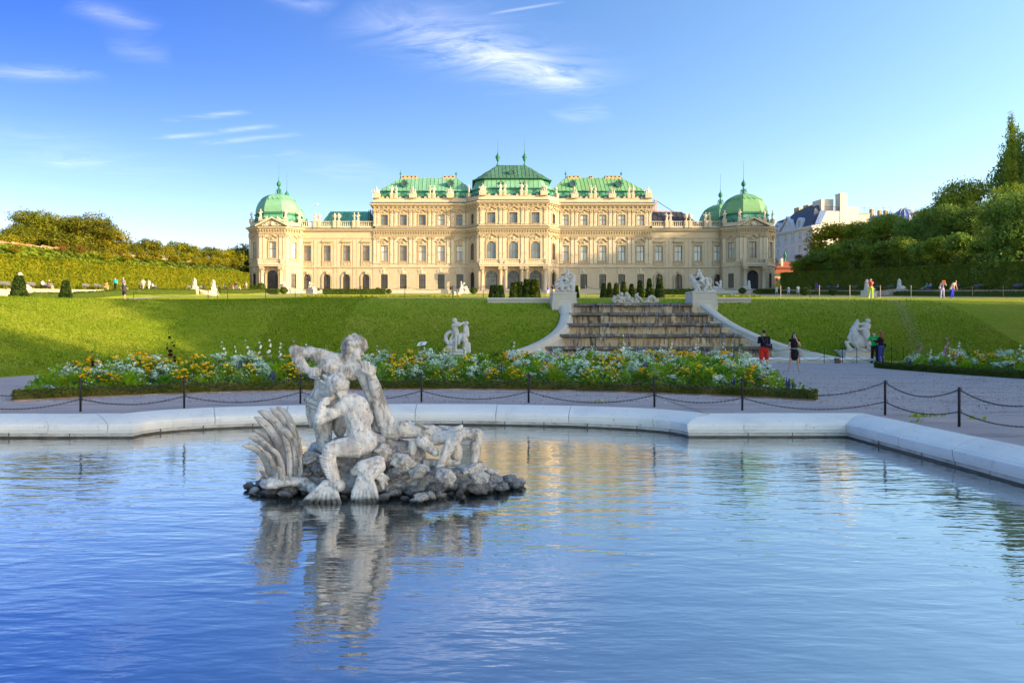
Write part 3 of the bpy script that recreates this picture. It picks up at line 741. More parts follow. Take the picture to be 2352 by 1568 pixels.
# ---- ornaments, modelled once
def hood(w, h, curved, dz=0):
    """window head: relief panel under a broken, swelling hood mould"""
    mb = MB(); W2 = w/2+.42; n = 12; top = []
    for i in range(n+1):
        x = -W2+2*W2*i/n; t = abs(x)/W2
        z = (h*.55+h*.45*(cos(min(t/.72, 1)*pi)*.5+.5)) if curved else (h*.5 if t > .72 else h*(.62 if t > .55 else 1-.38*t/.55))
        if t > .8: z = h*.5
        top.append((x, z))
    for (x0, z0), (x1, z1) in zip(top, top[1:]):
        mb.add([(x0,-.42,z0),(x1,-.42,z1),(x1,-.42,z1+.16),(x0,-.42,z0+.16),(x0,.05,z0),(x1,.05,z1),(x1,.05,z1+.16),(x0,.05,z0+.16)], [(0,1,2,3),(7,6,5,4),(3,2,6,7),(4,5,1,0),(0,3,7,4),(1,5,6,2)])
        mb.add([(x0,-.30,z0-.14),(x1,-.30,z1-.14),(x1,-.30,z1-.003),(x0,-.30,z0-.003),(x0,.04,z0-.14),(x1,.04,z1-.14),(x1,.04,z1-.003),(x0,.04,z0-.003)], [(0,1,2,3),(7,6,5,4),(4,5,1,0),(0,3,7,4),(1,5,6,2)])
    return mb
def relief(w, h, seed, k=12):
    rr = random.Random(seed); mb = MB(); mb.box(-w/2, w/2, -.10, .04, 0, h)
    mb.ell((0,-.16,h*.5), (w*.16,.14,h*.34), n=8, m=6)
    for _ in range(k):
        x = rr.uniform(-w*.42, w*.42); z = h*rr.uniform(.15,.8)
        mb.ell((x,-.12,z), (rr.uniform(.08,.22),.10,rr.uniform(.07,.16)), n=6, m=4)
    return mb
def surround(w, h, hd, curved, sill=True, apron=.95, rel=.75):
    mb = MB(); j = .26
    mb.box(-w/2-j,-w/2-.01,-.14,.05,-.05,h+.02); mb.box(w/2+.01,w/2+j,-.14,.05,-.05,h+.02); mb.box(-w/2-j,w/2+j,-.143,.05,h+.023,h+.24)
    mb.box(-w/2-j-.1,-w/2-j-.003,-.09,.05,h*.55,h+.1); mb.box(w/2+j+.003,w/2+j+.1,-.09,.05,h*.55,h+.1)
    mb.box(-w/2-.38,w/2+.38,-.26,.05,-.24,-.053)
    b = len(mb.v); hm = hood(w, hd, curved); mb.add([(x,y,z+h+.27) for x,y,z in hm.v], hm.f)
    rm = relief(w+.3, rel*hd, int(w*100+hd*10)); mb.add([(x,y,z+h+.245) for x,y,z in rm.v], rm.f)
    if apron:
        mb.box(-w/2-.3,-w/2-.05,-.12,.05,-apron,-.243); mb.box(w/2+.05,w/2+.3,-.12,.05,-apron,-.243); mb.box(-w/2-.047,w/2+.047,-.06,.05,-apron+.1,-.246)
        for q in (-.45,-.15,.15,.45): mb.ell((q*w,-.08,-apron*.62), (.18,.07,.16), n=6, m=4)
    return mb.mesh('surround', M['trim'])
SU = {'pn': surround(1.77,3.78,1.5,True), 'pn2': surround(1.77,3.78,1.5,False), 'up': surround(1.74,2.55,1.05,True,apron=0), 'up2': surround(1.74,2.55,1.05,False,apron=0),
      'pna': surround(2.2,4.15,1.75,False,apron=0), 'upo': surround(1.9,2.55,1.25,False,apron=.3), 'pnc': surround(1.45,4.1,1.6,True,apron=.8), 'upc': surround(1.2,2.5,1.2,True,apron=0),
      'pp': surround(1.7,3.85,1.45,False,apron=0), 'ppo': surround(1.35,3.85,1.35,True)}
def wing_surround():
    mb = MB(); w, h = 1.77, 3.78
    mb.box(-w/2-.3,-w/2-.01,-.16,.05,-.05,h+.02); mb.box(w/2+.01,w/2+.3,-.16,.05,-.05,h+.02); mb.box(-w/2-.3,w/2+.3,-.10,.05,h+.023,h+.85)
    for q in (-.6,-.25,.25,.6): mb.ell((q*w*.75,-.1,h+.42), (.22,.08,.2), n=7, m=4)
    mb.box(-w/2-.48,w/2+.48,-.44,.05,h+.853,h+1.03); mb.add([(-w/2-.42,-.36,h+1.033),(w/2+.42,-.36,h+1.033),(w/2-.05,-.05,h+1.75),(-w/2+.05,-.05,h+1.75),(-w/2-.42,.05,h+1.033),(w/2+.42,.05,h+1.033),(w/2-.05,.05,h+1.75),(-w/2+.05,.05,h+1.75)], [(0,1,2,3),(7,6,5,4),(0,3,7,4),(1,5,6,2),(3,2,6,7)])
    mb.box(-w/2-.42,w/2+.42,-.28,.05,-.25,-.053); mb.box(-w/2-.36,w/2+.36,-.08,.05,-1.25,-.253)
    mb.ell((-.5,-.1,-.75),(.4,.06,.3),n=8,m=4); mb.ell((.5,-.1,-.75),(.4,.06,.3),n=8,m=4); mb.box(-w/2-.36,-w/2-.1,-.16,.05,-1.25,-.256); mb.box(w/2+.1,w/2+.36,-.16,.05,-1.25,-.256)
    return mb.mesh('surround', M['trim'])
SU['wing'] = wing_surround()
def arch_surround(w, h, ar, key=True, t=.34, mtr='trim', pier=True):
    mb = MB(); po = arch_outline(w+2*t, h+t, ar+t); pi_ = arch_outline(w+.02, h+.01, ar+.01)
    n = len(po); pts = []
    ring(mb, po, pi_, -.16, .05)
    po2 = arch_outline(w+2*t+.16, h+t+.08, ar+t+.08); po1 = arch_outline(w+2*t+.004, h+t+.002, ar+t+.002); ring(mb, po2, po1, -.22, .05)
    if key:
        mb.add([(-.2,-.34,h-.05),(.2,-.34,h-.05),(.32,-.34,h+t+.42),(-.32,-.34,h+t+.42),(-.2,.05,h-.05),(.2,.05,h-.05),(.32,.05,h+t+.42),(-.32,.05,h+t+.42)], [(0,1,2,3),(7,6,5,4),(3,2,6,7),(4,5,1,0),(0,3,7,4),(1,5,6,2)])
        mb.ell((0,-.36,h+t*.6),(.24,.14,.3),n=8,m=5)
    if pier: mb.box(-w/2-t-.18,-w/2-.02,-.24,.05,h-ar-.12,h-ar+.1); mb.box(w/2+.02,w/2+t+.18,-.24,.05,h-ar-.12,h-ar+.1)
    return mb.mesh('arch_surround', M[mtr])
SU['gfa'] = arch_surround(1.75,3.65,.875); SU['big'] = arch_surround(2.85,5.0,1.42,t=.3); SU['side'] = arch_surround(1.7,4.75,.85,t=.24); SU['pav'] = arch_surround(2.75,5.05,1.37,t=.3)
def gf_head():
    mb = MB(); w = 1.7; h = 3.55
    mb.box(-w/2-.28,w/2+.28,-.2,.05,-.24,-.05)
    for z in range(5): mb.box(-w/2-.3-.1*(z%2),-w/2-.005,-.07,.05,.1+z*.72,.1+z*.72+.5); mb.box(w/2+.005,w/2+.3+.1*(z%2),-.07,.05,.1+z*.72,.1+z*.72+.5)
    rm = relief(1.9,1.05,77,5); mb.add([(x,y+.03,z+h+.2) for x,y,z in rm.v], rm.f)
    hm = hood(1.35,1.1,True); mb.add([(x,y*.5,z+h+.5) for x,y,z in hm.v], hm.f)
    mb.add([(-.2,-.22,h+.2),(.2,-.22,h+.2),(.34,-.22,h+1.4),(-.34,-.22,h+1.4),(-.2,.05,h+.2),(.2,.05,h+.2),(.34,.05,h+1.4),(-.34,.05,h+1.4)], [(0,1,2,3),(7,6,5,4),(3,2,6,7),(4,5,1,0),(0,3,7,4),(1,5,6,2)])
    return mb.mesh('window_head', M['plaster_pale'])
SU['gf'] = gf_head()
def pil(w, h, orn):
    mb = MB(); mb.box(-w/2-.05,w/2+.05,-.22,.02,0,.45); mb.box(-w/2,w/2,-.16,.02,.453,h)
    if orn: 
        for k in range(7): mb.ell((.12*(-1)**k,-.17,h*.18+h*.1*k),(w*.28,.07,h*.055),n=6,m=4)
        mb.ell((0,-.17,h*.92),(w*.4,.07,.25),n=6,m=4)
    else:
        mb.tube([(.2*cos(t),-.175,h*.36+.2*sin(t)) for t in [i*pi/5 for i in range(10)]], .045, 4, True); mb.box(-w/2+.1,w/2-.1,-.185,-.16,h*.42,h*.46)
    return mb.mesh('pilaster', M['plaster_pale'])
def capit(w, h):
    mb = MB(); mb.box(-w/2-.1,w/2+.1,-.30,.02,h-.14,h); mb.box(-w/2-.02,w/2+.02,-.19,.02,0,h-.143)
    for sx in (-1,1): mb.ell((sx*w*.42,-.26,h*.66),(.15,.11,.17),n=7,m=5); mb.ell((sx*w*.26,-.23,h*.3),(.13,.09,.2),n=6,m=4)
    mb.ell((0,-.25,h*.5),(.12,.09,.2),n=6,m=4)
    return mb.mesh('capital', M['trim'])
PIL = {'pn': (pil(.72,5.85,False), capit(.72,.75)), 'up': (pil(.68,3.15,True), capit(.68,.95))}
def put_pil(f, key, a, z, h):
    p = f.put('pilaster', PIL[key][0], a, 0, z); link('capital', PIL[key][1], p, (0,0,h+.003))
def plan_sweep(mb, pts, prof):
    """moulding along a plan polyline; profile is (outwards, z); outwards is to the right of the walking direction reversed = camera side"""
    P = [Vector((PCX+x, y)) for x, y in pts]; n = len(P); k = len(prof); vs = []
    for i, p in enumerate(P):
        ns = []
        if i > 0: d = (p-P[i-1]).normalized(); ns.append(Vector((d.y, -d.x)))
        if i < n-1: d = (P[i+1]-p).normalized(); ns.append(Vector((d.y, -d.x)))
        m = ns[0] if len(ns) == 1 else (ns[0]+ns[1])/max((ns[0]+ns[1]).length_squared/2, .3)
        for o, z in prof: q = p+m*o; vs.append((q.x, q.y, PCZ+z))
    fs = [(i*k+j, i*k+(j+1)%k, (i+1)*k+(j+1)%k, (i+1)*k+j) for i in range(n-1) for j in range(k)]
    fs += [list(range(k-1,-1,-1)), [(n-1)*k+j for j in range(k)]]
    mb.add(vs, fs)
def moulding(name, pts, prof, mt):
    mb = MB(); plan_sweep(mb, pts, prof); return mb.build(name, mt, palace)
BX, WX_, CF, CC = 34.4, 52.3, 8.4, 11.4
PC_ = [(-CC,172),(-CF,168.5),(CF,168.5),(CC,172)]
P_MAIN = [(-WX_,172)]+PC_+[(WX_,172)]
P_TOP = [(-BX,184),(-BX,172)]+PC_+[(BX,172),(BX,184)]
CORNICE = [(-.2,14.86),(.12,14.86),(.16,15.0),(.55,15.06),(.60,15.22),(.78,15.27),(.84,15.44),(-.2,15.44)]
LEADC = [(-.2,15.445),(.87,15.445),(.86,15.50),(-.04,15.86),(-.2,15.86)]
ARCHI = [(-.2,13.75),(.20,13.75),(.20,13.88),(.25,13.9),(.25,14.02),(.3,14.05),(.3,14.12),(-.2,14.12)]
STRING = [(-.2,5.86),(.14,5.86),(.2,6.02),(.36,6.06),(.38,6.2),(.1,6.3),(-.2,6.3)]
TOPC = [(-.2,21.05),(.1,21.05),(.14,21.2),(.60,21.28),(.65,21.45),(.85,21.5),(.9,21.72),(-.2,21.72)]
TOPL = [(-.2,21.725),(.93,21.725),(.92,21.78),(-.05,22.22),(-.2,22.22)]
UARCH = [(-.2,20.3),(.16,20.3),(.18,20.45),(.22,20.47),(.22,20.55),(-.2,20.55)]
moulding('cornice', P_MAIN, CORNICE, M['plaster_pale']); moulding('lead_flashing', P_MAIN, LEADC, M['lead']); 
moulding('architrave', [(-BX,172)]+PC_+[(BX,172)], ARCHI, M['trim']); moulding('string_course', P_MAIN, STRING, M['plaster_pale'])
moulding('cornice', P_TOP, TOPC, M['plaster_pale']); moulding('lead_flashing', P_TOP, TOPL, M['lead']); moulding('architrave', P_TOP, UARCH, M['trim'])
moulding('plinth', P_MAIN, [(-.2,-1.2),(.16,-1.2),(.16,.45),(.08,.52),(-.2,.52)], M['plaster_pale'])
for s_ in (-1, 1):
    for a, b, z in ((-WX_, -BX, 13.2),): 
        pts = [(a,172),(b,172)] if s_ < 0 else [(-b,172),(-a,172)]
        moulding('frieze_moulding', pts, [(-.2,z),(.07,z),(.09,z+.2),(.14,z+.25),(.14,z+.36),(-.2,z+.36)], M['plaster'])
# brackets in the friezes
def brackets(f, z0, z1, step, dep, a0=.3, a1=None):
    mb = MB(); a1 = a1 or f.L-.3; n = max(1, round((a1-a0)/step))
    for i in range(n+1):
        a = a0+(a1-a0)*i/n; f.bx(mb, a-.15, a+.15, -.05, dep*.55, z0, z0+(z1-z0)*.5); f.bx(mb, a-.17, a+.17, -.05, dep, z0+(z1-z0)*.5+.003, z1)
    o = mb.build('brackets', M['trim'], palace); o['kind'] = 'stuff'
F_BL = Face((-BX,172), (-CC,172)); F_BR = Face((CC,172), (BX,172)); F_WL = Face((-WX_,172), (-BX,172)); F_WR = Face((BX,172), (WX_,172))
F_CL = Face((-CC,172), (-CF,168.5)); F_C = Face((-CF,168.5), (CF,168.5)); F_CR = Face((CF,168.5), (CC,172))
rp = random.Random(21)
def block(f, mirror):
    pos = [pxm(p)+BX for p in (882.7,926.1,969.7,1013.1,1056.3)]
    if mirror: pos = [f.L-p for p in pos][::-1]
    mb = MB()
    wall(mb, f, -1, 6.0, [(a,1.70,.78,4.33,0) for a in pos], o=-.05); wall(mb, f, 6.0, 14.9, [(a,1.77,7.62,11.40,0) for a in pos]); wall(mb, f, 14.9, 21.1, [(a,1.74,16.45,19.0,0) for a in pos])
    for k in range(14):                             # banded rendering of the ground storey
        z = .55+k*.375
        wall(mb, f, z, z+.325, [(a,2.5,z-1,z+1,0) for a in pos] if .55 < z+.3 and z < 4.9 else [], o=.015, th=.05)
    mb.build('wall', M['plaster'], palace)
    for i, a in enumerate(pos):
        gl = ('glass_blind' if (i >= 2 or rp.random() < .4) else 'glass_mid') if not mirror else ('glass_blind' if rp.random() < .8 else 'glass_mid')
        put_window(f, 'gf', a, .78, 'glass_mid' if rp.random() < .6 else 'glass_dark', o=-.3); f.put('window_head', SU['gf'], a, 0, .78)
        put_window(f, 'pn', a, 7.62, gl); f.put('window_surround', SU['pn' if (i+mirror)%2 else 'pn2'], a, 0, 7.62)
        put_window(f, 'up', a, 16.45, ('glass_slate' if not mirror and i != 3 else 'glass_blind')); f.put('window_surround', SU['up' if i%2 == 0 else 'up2'], a, 0, 16.45)
    gaps = [(a+b)/2 for a, b in zip(pos, pos[1:])]
    for g_ in gaps:
        for d in (-.5, .5): put_pil(f, 'pn', g_+d, 7.0, 5.85); put_pil(f, 'up', g_+d, 16.2, 3.15)
    for a in ((.45, 1.3, f.L-.6) if not mirror else (.6, f.L-1.3, f.L-.45)): put_pil(f, 'pn', a, 7.0, 5.85); put_pil(f, 'up', a, 16.2, 3.15)
    brackets(f, 14.15, 14.85, .62, .42); brackets(f, 20.56, 21.04, 1.12, .45)
block(F_BL, 0); block(F_BR, 1)
for f in (Face((-BX,184), (-BX,172)), Face((BX,172), (BX,184))):
    mb = MB(); f.bx(mb, 0, f.L, -.5, 0, 14.9, 21.1); mb.build('wall', M['plaster'], palace)
    for a in (1.0, 2.0, 10.5): put_pil(f, 'up', a, 16.2, 3.15)
def wing(f, mirror):
    pos = [pxm(p)+WX_ for p in (706,751,795.7,840.5)]
    if mirror: pos = [f.L-p for p in pos][::-1]
    mb = MB(); wall(mb, f, -1, 6.0, [(a,1.75,.72,4.37,.875) for a in pos], o=-.08); wall(mb, f, 6.0, 14.9, [(a,1.77,7.62,11.40,0) for a in pos], o=-.08)
    bays = [0]+[(a+b)/2 for a, b in zip(pos, pos[1:])]+[f.L]
    for i, a in enumerate(pos):                     # raised flat panels between the bays
        for lo, hi in ((bays[i], a-1.55), (a+1.55, bays[i+1])):
            lo2, hi2 = lo+(.05 if lo > 0 else 0), hi-(.05 if hi < f.L else 0)
            if hi2-lo2 > .2:
                f.bx(mb, lo2, hi2, -.1, .01, 6.32, 12.9)
                for k in range(9): f.bx(mb, lo2, hi2, -.1, .02, .55+k*.585, .55+k*.585+.53)
    mb.build('wall', M['plaster'], palace)
    for i, a in enumerate(pos):
        put_window(f, 'gfa', a, .72, 'glass_dark' if mirror or i != 0 else 'glass_mid', o=-.35); f.put('arch_surround', SU['gfa'], a, 0, .72)
        put_window(f, 'pn', a, 7.62, 'glass_blind' if mirror else 'glass_mid', o=-.36); f.put('window_surround', SU['wing'], a, -.08, 7.62)
wing(F_WL, 0); wing(F_WR, 1)
# centre
mb = MB(); cp = [CF-5.35, CF, CF+5.35]
wall(mb, F_C, -1, 6.0, [(a,2.85,-.95,5.0,1.42) for a in cp]); wall(mb, F_C, 6.0, 14.9, [(a,2.2,7.85,12.0,1.1) for a in cp]); wall(mb, F_C, 14.9, 21.1, [(a,1.9,16.45,19.0,0) for a in cp])
for f in (F_CL, F_CR):
    a = f.L/2; wall(mb, f, -1, 6.0, [(a,1.7,-.95,4.75,.85)]); wall(mb, f, 6.0, 14.9, [(a,1.45,7.7,11.8,.72)]); wall(mb, f, 14.9, 21.1, [(a,1.2,16.5,19.0,.5)])
mb.build('wall', M['plaster'], palace)
for a in cp:
    put_door(F_C, 'big', a, 0, 'glass_mid' if a == cp[0] else 'glass_dark'); F_C.put('arch_surround', SU['big'], a, 0, 0)
    put_window(F_C, 'pna', a, 7.85, 'glass_slate'); F_C.put('window_surround', SU['pna'], a, 0, 7.85)
    put_window(F_C, 'upo', a, 16.45, 'glass_slate'); F_C.put('window_surround', SU['upo'], a, 0, 16.45)
for f in (F_CL, F_CR):
    a = f.L/2; put_door(f, 'side', a, 0); f.put('arch_surround', SU['side'], a, 0, 0); put_window(f, 'pnc', a, 7.7, 'glass_dark'); f.put('window_surround', SU['pnc'], a, 0, 7.7)
    put_window(f, 'upc', a, 16.5, 'glass_dark'); f.put('window_surround', SU['upc'], a, 0, 16.5)
    for a in (.5, f.L-.5): put_pil(f, 'pn', a, 7.0, 5.85); put_pil(f, 'up', a, 16.2, 3.15)
    brackets(f, 14.15, 14.85, .62, .42); brackets(f, 20.56, 21.04, 1.12, .45)
for a in (.7, CF-3.1, CF-2.2, CF+2.2, CF+3.1, 2*CF-.7): put_pil(F_C, 'pn', a, 7.0, 5.85); put_pil(F_C, 'up', a, 16.2, 3.15)
brackets(F_C, 14.15, 14.85, .62, .42); brackets(F_C, 20.56, 21.04, 1.12, .45)
def column_mesh(h, r):
    mb = MB(); mb.box(-r*1.3,r*1.3,-r*1.3,r*1.3,0,.35); mb.lathe([(r*1.25,.353),(r*1.25,.5),(r*1.05,.58),(r,.7),(r*1.02,h*.4),(r*.88,h-.75),(r*1.0,h-.72),(r*1.0,h-.66),(r*.9,h-.62)], 14)
    a = mb.mesh('column', M['plaster_pale'], True); mb = MB(); mb.lathe([(r*.92,0),(r*1.0,.1),(r*.95,.25),(r*1.25,.42),(r*1.3,.5)], 12); mb.box(-r*1.4,r*1.4,-r*1.4,r*1.4,.503,.64)
    for k in range(4): mb.ell((r*1.15*cos(pi/4+k*pi/2), r*1.15*sin(pi/4+k*pi/2), .42), .15, n=6, m=4)
    return a, mb.mesh('capital', M['trim'])
COL = column_mesh(5.3, .42)
def put_col(f, a, o):
    c = f.put('column', COL[0], a, o, 0); link('capital', COL[1], c, (0,0,4.68))
    mb = MB(); f.bx(mb, a-.5, a+.5, .02, o+.5, 5.33, 5.84); mb.build('impost_block', M['trim'], palace)
for a in (.85, CF-3.15, CF-1.95, CF+1.95, CF+3.15, 2*CF-.85): put_col(F_C, a, 1.15)
BAL = MB(); BAL.lathe([(.10,0),(.10,.06),(.06,.1),(.11,.3),(.10,.42),(.05,.62),(.06,.72),(.10,.78),(.10,.84)], 6)
def balustrade(f, a0, a1, o, z, h=1.0, base=.25, step=.42, parent=None, wood=False, name='balustrade'):
    mb = MB(); f.bx(mb, a0, a1, o-.2, o+.2, z, z+base); f.bx(mb, a0, a1, o-.19, o+.21, z+h-.16, z+h)
    n = max(2, int((a1-a0)/step)); k = (h-.16-base)/.84
    for i in range(n):
        p = f.pt(a0+(a1-a0)*(i+.5)/n, o, z+base); mb.add([(p.x+x*1.15, p.y+y*1.15, p.z+zz*k) for x,y,zz in BAL.v], BAL.f)
    return mb.build(name, M['plaster_pale'], palace)
def pier(f, a, o, z0, z1, w=.85, name='pier', d=None):
    mb = MB(); d = d or w; f.bx(mb, a-w/2, a+w/2, o-d/2, o+d/2, z0, z1-.18); f.bx(mb, a-w/2-.07, a+w/2+.07, o-d/2-.07, o+d/2+.07, z1-.178, z1)
    f.bx(mb, a-w*.28, a+w*.28, o+d/2+.003, o+d/2+.05, z0+.35, z1-.35); return mb.build(name, M['plaster_pale'], palace)
mb = MB(); F_C.bx(mb, .15, 2*CF-.15, .05, 1.75, 5.85, 6.28); F_C.bx(mb, .05, 2*CF-.05, .05, 1.9, 6.283, 6.45); mb.build('balcony_floor', M['plaster_pale'], palace)
bx_ = [.5, CF-3.0, CF-1.9, CF+1.9, CF+3.0, 2*CF-.5]
for a in bx_: pier(F_C, a, 1.55, 6.453, 7.6, .7)
for a, b in ((.87, CF-3.38), (CF-1.53, CF+1.53), (CF+3.38, 2*CF-.87)): balustrade(F_C, a, b, 1.55, 6.453, 1.12)
# attic parapets, piers
ATT = {}                                            # places for the attic figures: (x, y, z, kind)
FIG = []
def parapet(f, a0, a1, o=-.25):
    mb = MB(); f.bx(mb, a0, a1, o-.2, o+.2, 22.0, 22.95); f.bx(mb, a0, a1, o-.26, o+.26, 22.953, 23.12); mb.build('parapet', M['plaster_pale'], palace)
def scroll(f, a, o, sg):
    mb = MB(); pts = [(a, 23.123), (a+sg*.9, 23.123), (a+sg*.95, 23.4), (a+sg*.75, 23.62), (a+sg*.5, 23.6), (a+sg*.32, 23.4), (a, 23.3)]
    f.poly(mb, pts if sg > 0 else pts[::-1], o-.2, o+.2); mb.build('scroll', M['trim'], palace)
def attic(f, items, holes):
    """items: (a, kind) pairs on the parapet of face f"""
    parapet(f, 0, f.L)
    for a, kind in items:
        if kind == 'pair':
            for d in (-.52, .52): pier(f, a+d, -.25, 23.123, 24.2, .78); FIG.append((f.pt(a+d, -.25, 24.2), f.rz, 'stand'))
            for sg in (-1, 1): scroll(f, a+sg*.95, -.25, sg)
        elif kind == 'group':
            pier(f, a, -.25, 23.123, 24.2, 1.75); FIG.append((f.pt(a, -.25, 24.2), f.rz, 'group'))
            for sg in (-1, 1):
                if .9 < a+sg*1.2 < f.L-.9: scroll(f, a+sg*.95, -.25, sg)
        else:
            pier(f, a, -.25, 23.123, 24.2, .85); FIG.append((f.pt(a, -.25, 24.2), f.rz, 'stand'))
pos = [pxm(p)+BX for p in (861.5+3,904.4,948.3,991.8,1034.4)]
it = list(zip(pos, ('group','pair','group','pair','group')))
attic(F_BL, it, 0); attic(F_BR, [(F_BR.L-a, k) for a, k in it], 0)
attic(F_C, [(1.0,'group'), (CF-2.55,'pair'), (CF+2.55,'pair'), (2*CF-1.0,'group')], 0)
attic(F_CL, [(.6,'one')], 0); attic(F_CR, [(F_CR.L-.6,'one')], 0)
def wing_top(f, mirror):
    prs = [pxm(p)+WX_ for p in (727.8,772.8,817.5)]
    if mirror: prs = [f.L-p for p in prs][::-1]
    x = .1
    for i, a in enumerate(prs):
        balustrade(f, x, a-.98, -.35, 15.87, 1.62, .42)
        for d in (-.5, .5): pier(f, a+d, -.35, 15.87, 17.6, .84); FIG.append((f.pt(a+d, -.35, 17.6), f.rz, 'vase' if i == 1 else 'stand'))
        x = a+.98
    balustrade(f, x, f.L-.05, -.35, 15.87, 1.62, .42)
wing_top(F_WL, 0); wing_top(F_WR, 1)
# ---- roofs
def roof_face(parent, e0, e1, r0, r1, step, mt, th=.05, rows=1):
    e0, e1, r0, r1 = map(Vector, (e0, e1, r0, r1)); ud = (e1-e0).normalized(); L0 = (e1-e0).length
    up = (r0-e0); up = (up-ud*up.dot(ud)); H = up.length; vd = up.normalized(); nr = ud.cross(vd)
    a, b = (r0-e0).dot(ud), (r1-e0).dot(ud)
    poly = [(0,0),(L0,0),(b,H),(a,H)]; lo = min(0,a); hi = max(L0,b); n = max(1, round((hi-lo)/step))
    for i in range(n):
        u0 = lo+(hi-lo)*i/n; u1 = lo+(hi-lo)*(i+1)/n
        p = clip(clip(poly, 0, u0+.02, True), 0, u1-.02, False)
        for r in range(rows):
            q = p
            if rows > 1: q = clip(clip(p, 1, H*r/rows+.01, True), 1, H*(r+1)/rows-.01, False) if p else p
            q = [x for k, x in enumerate(q) if (Vector(x)-Vector(q[k-1])).length > 1e-4]
            if len(q) < 3: continue
            mb = MB(); k = len(q)
            mb.add([e0+ud*x+vd*y+nr*th for x, y in q]+[e0+ud*x+vd*y for x, y in q], [list(range(k)), list(range(2*k-1,k-1,-1))]+[(j,j+k,(j+1)%k+k,(j+1)%k) for j in range(k)])
            s = clip(clip(q, 0, u0, True), 0, u0+.09, False)
            if len(s) >= 3:
                k = len(s); mb.add([e0+ud*x+vd*y+nr*(th+.07) for x, y in s]+[e0+ud*x+vd*y+nr*(th+.002) for x, y in s], [list(range(k)), list(range(2*k-1,k-1,-1))]+[(j,j+k,(j+1)%k+k,(j+1)%k) for j in range(k)])
            ob = mb.build('roof_panel', mt, None); ob.parent = parent
def roof_obj(mb, mt): return mb.build('roof', mt, palace)
def solid(mb, lo, hi):
    """frustum between two plan polygons [(x,y,z)...] of equal length"""
    n = len(lo); mb.add([PW(*p) for p in lo]+[PW(*p) for p in hi], [(i,(i+1)%n,(i+1)%n+n,i+n) for i in range(n)]+[list(range(n-1,-1,-1)), list(range(n,2*n))])
def dormer(f, a, o, z, w=1.55, h=1.75, gl='glass_slate', dep=1.6):
    d = MB(); f.bx(d, a-w/2, a+w/2, o-dep, o, z, z+h*.62)
    pts = [(a-w/2-.18,z+h*.62),(a+w/2+.18,z+h*.62),(a+w/2+.15,z+h*.72),(a+w*.28,z+h*.84),(a,z+h),(a-w*.28,z+h*.84),(a-w/2-.15,z+h*.72)]
    f.poly(d, pts, o-dep, o+.22)
    for sg in (-1,1): f.bx(d, a+sg*w*.5-.1, a+sg*w*.5+.1, o+.003, o+.14, z, z+h*.6)
    ob = d.build('dormer', M['copper_trim'], palace)
    m = MB(); f.poly(m, [(a-w*.36,z+.12),(a-.04,z+.12),(a-.04,z+h*.66),(a-w*.2,z+h*.62),(a-w*.36,z+h*.5)], o+.0, o+.08); m.build('pane', M[gl], None).parent = ob
    m = MB(); f.poly(m, [(a+.04,z+.12),(a+w*.36,z+.12),(a+w*.36,z+h*.5),(a+w*.2,z+h*.62),(a+.04,z+h*.66)], o+.0, o+.08); m.build('pane', M['glass_dark'], None).parent = ob
def round_dormer(f, a, o, z, r=.62, dep=1.3):
    d = MB(); c = f.pt(a, o, z)
    R = Matrix((f.u, Vector((0,0,1)), f.n)).transposed()
    def circ(rr_, oo, n=14, sq=1): return [c+f.u*(rr_*cos(2*pi*k/n))+Vector((0,0,rr_*sin(2*pi*k/n)*sq))+f.n*oo for k in range(n)]
    n = 14; A = circ(r*1.5, -dep); B = circ(r*1.5, .1); C_ = circ(r, .18); D_ = circ(r*.95, -.05)
    d.add(A+B+C_+D_, [(i,(i+1)%n,n+(i+1)%n,n+i) for i in range(n)]+[(n+i,n+(i+1)%n,2*n+(i+1)%n,2*n+i) for i in range(n)]+[(2*n+i,2*n+(i+1)%n,3*n+(i+1)%n,3*n+i) for i in range(n)])
    for k in range(8): q = c+f.u*(r*1.42*cos(pi/4*k))+Vector((0,0,r*1.42*sin(pi/4*k)))+f.n*.12; d.ell(q, .17, n=6, m=4)
    ob = d.build('round_dormer', M['copper_trim'], palace)
    m = MB(); m.add(circ(r*.94, -.02), [list(range(14))]); p = m.build('pane', M['glass_dark'], None); p.parent = ob
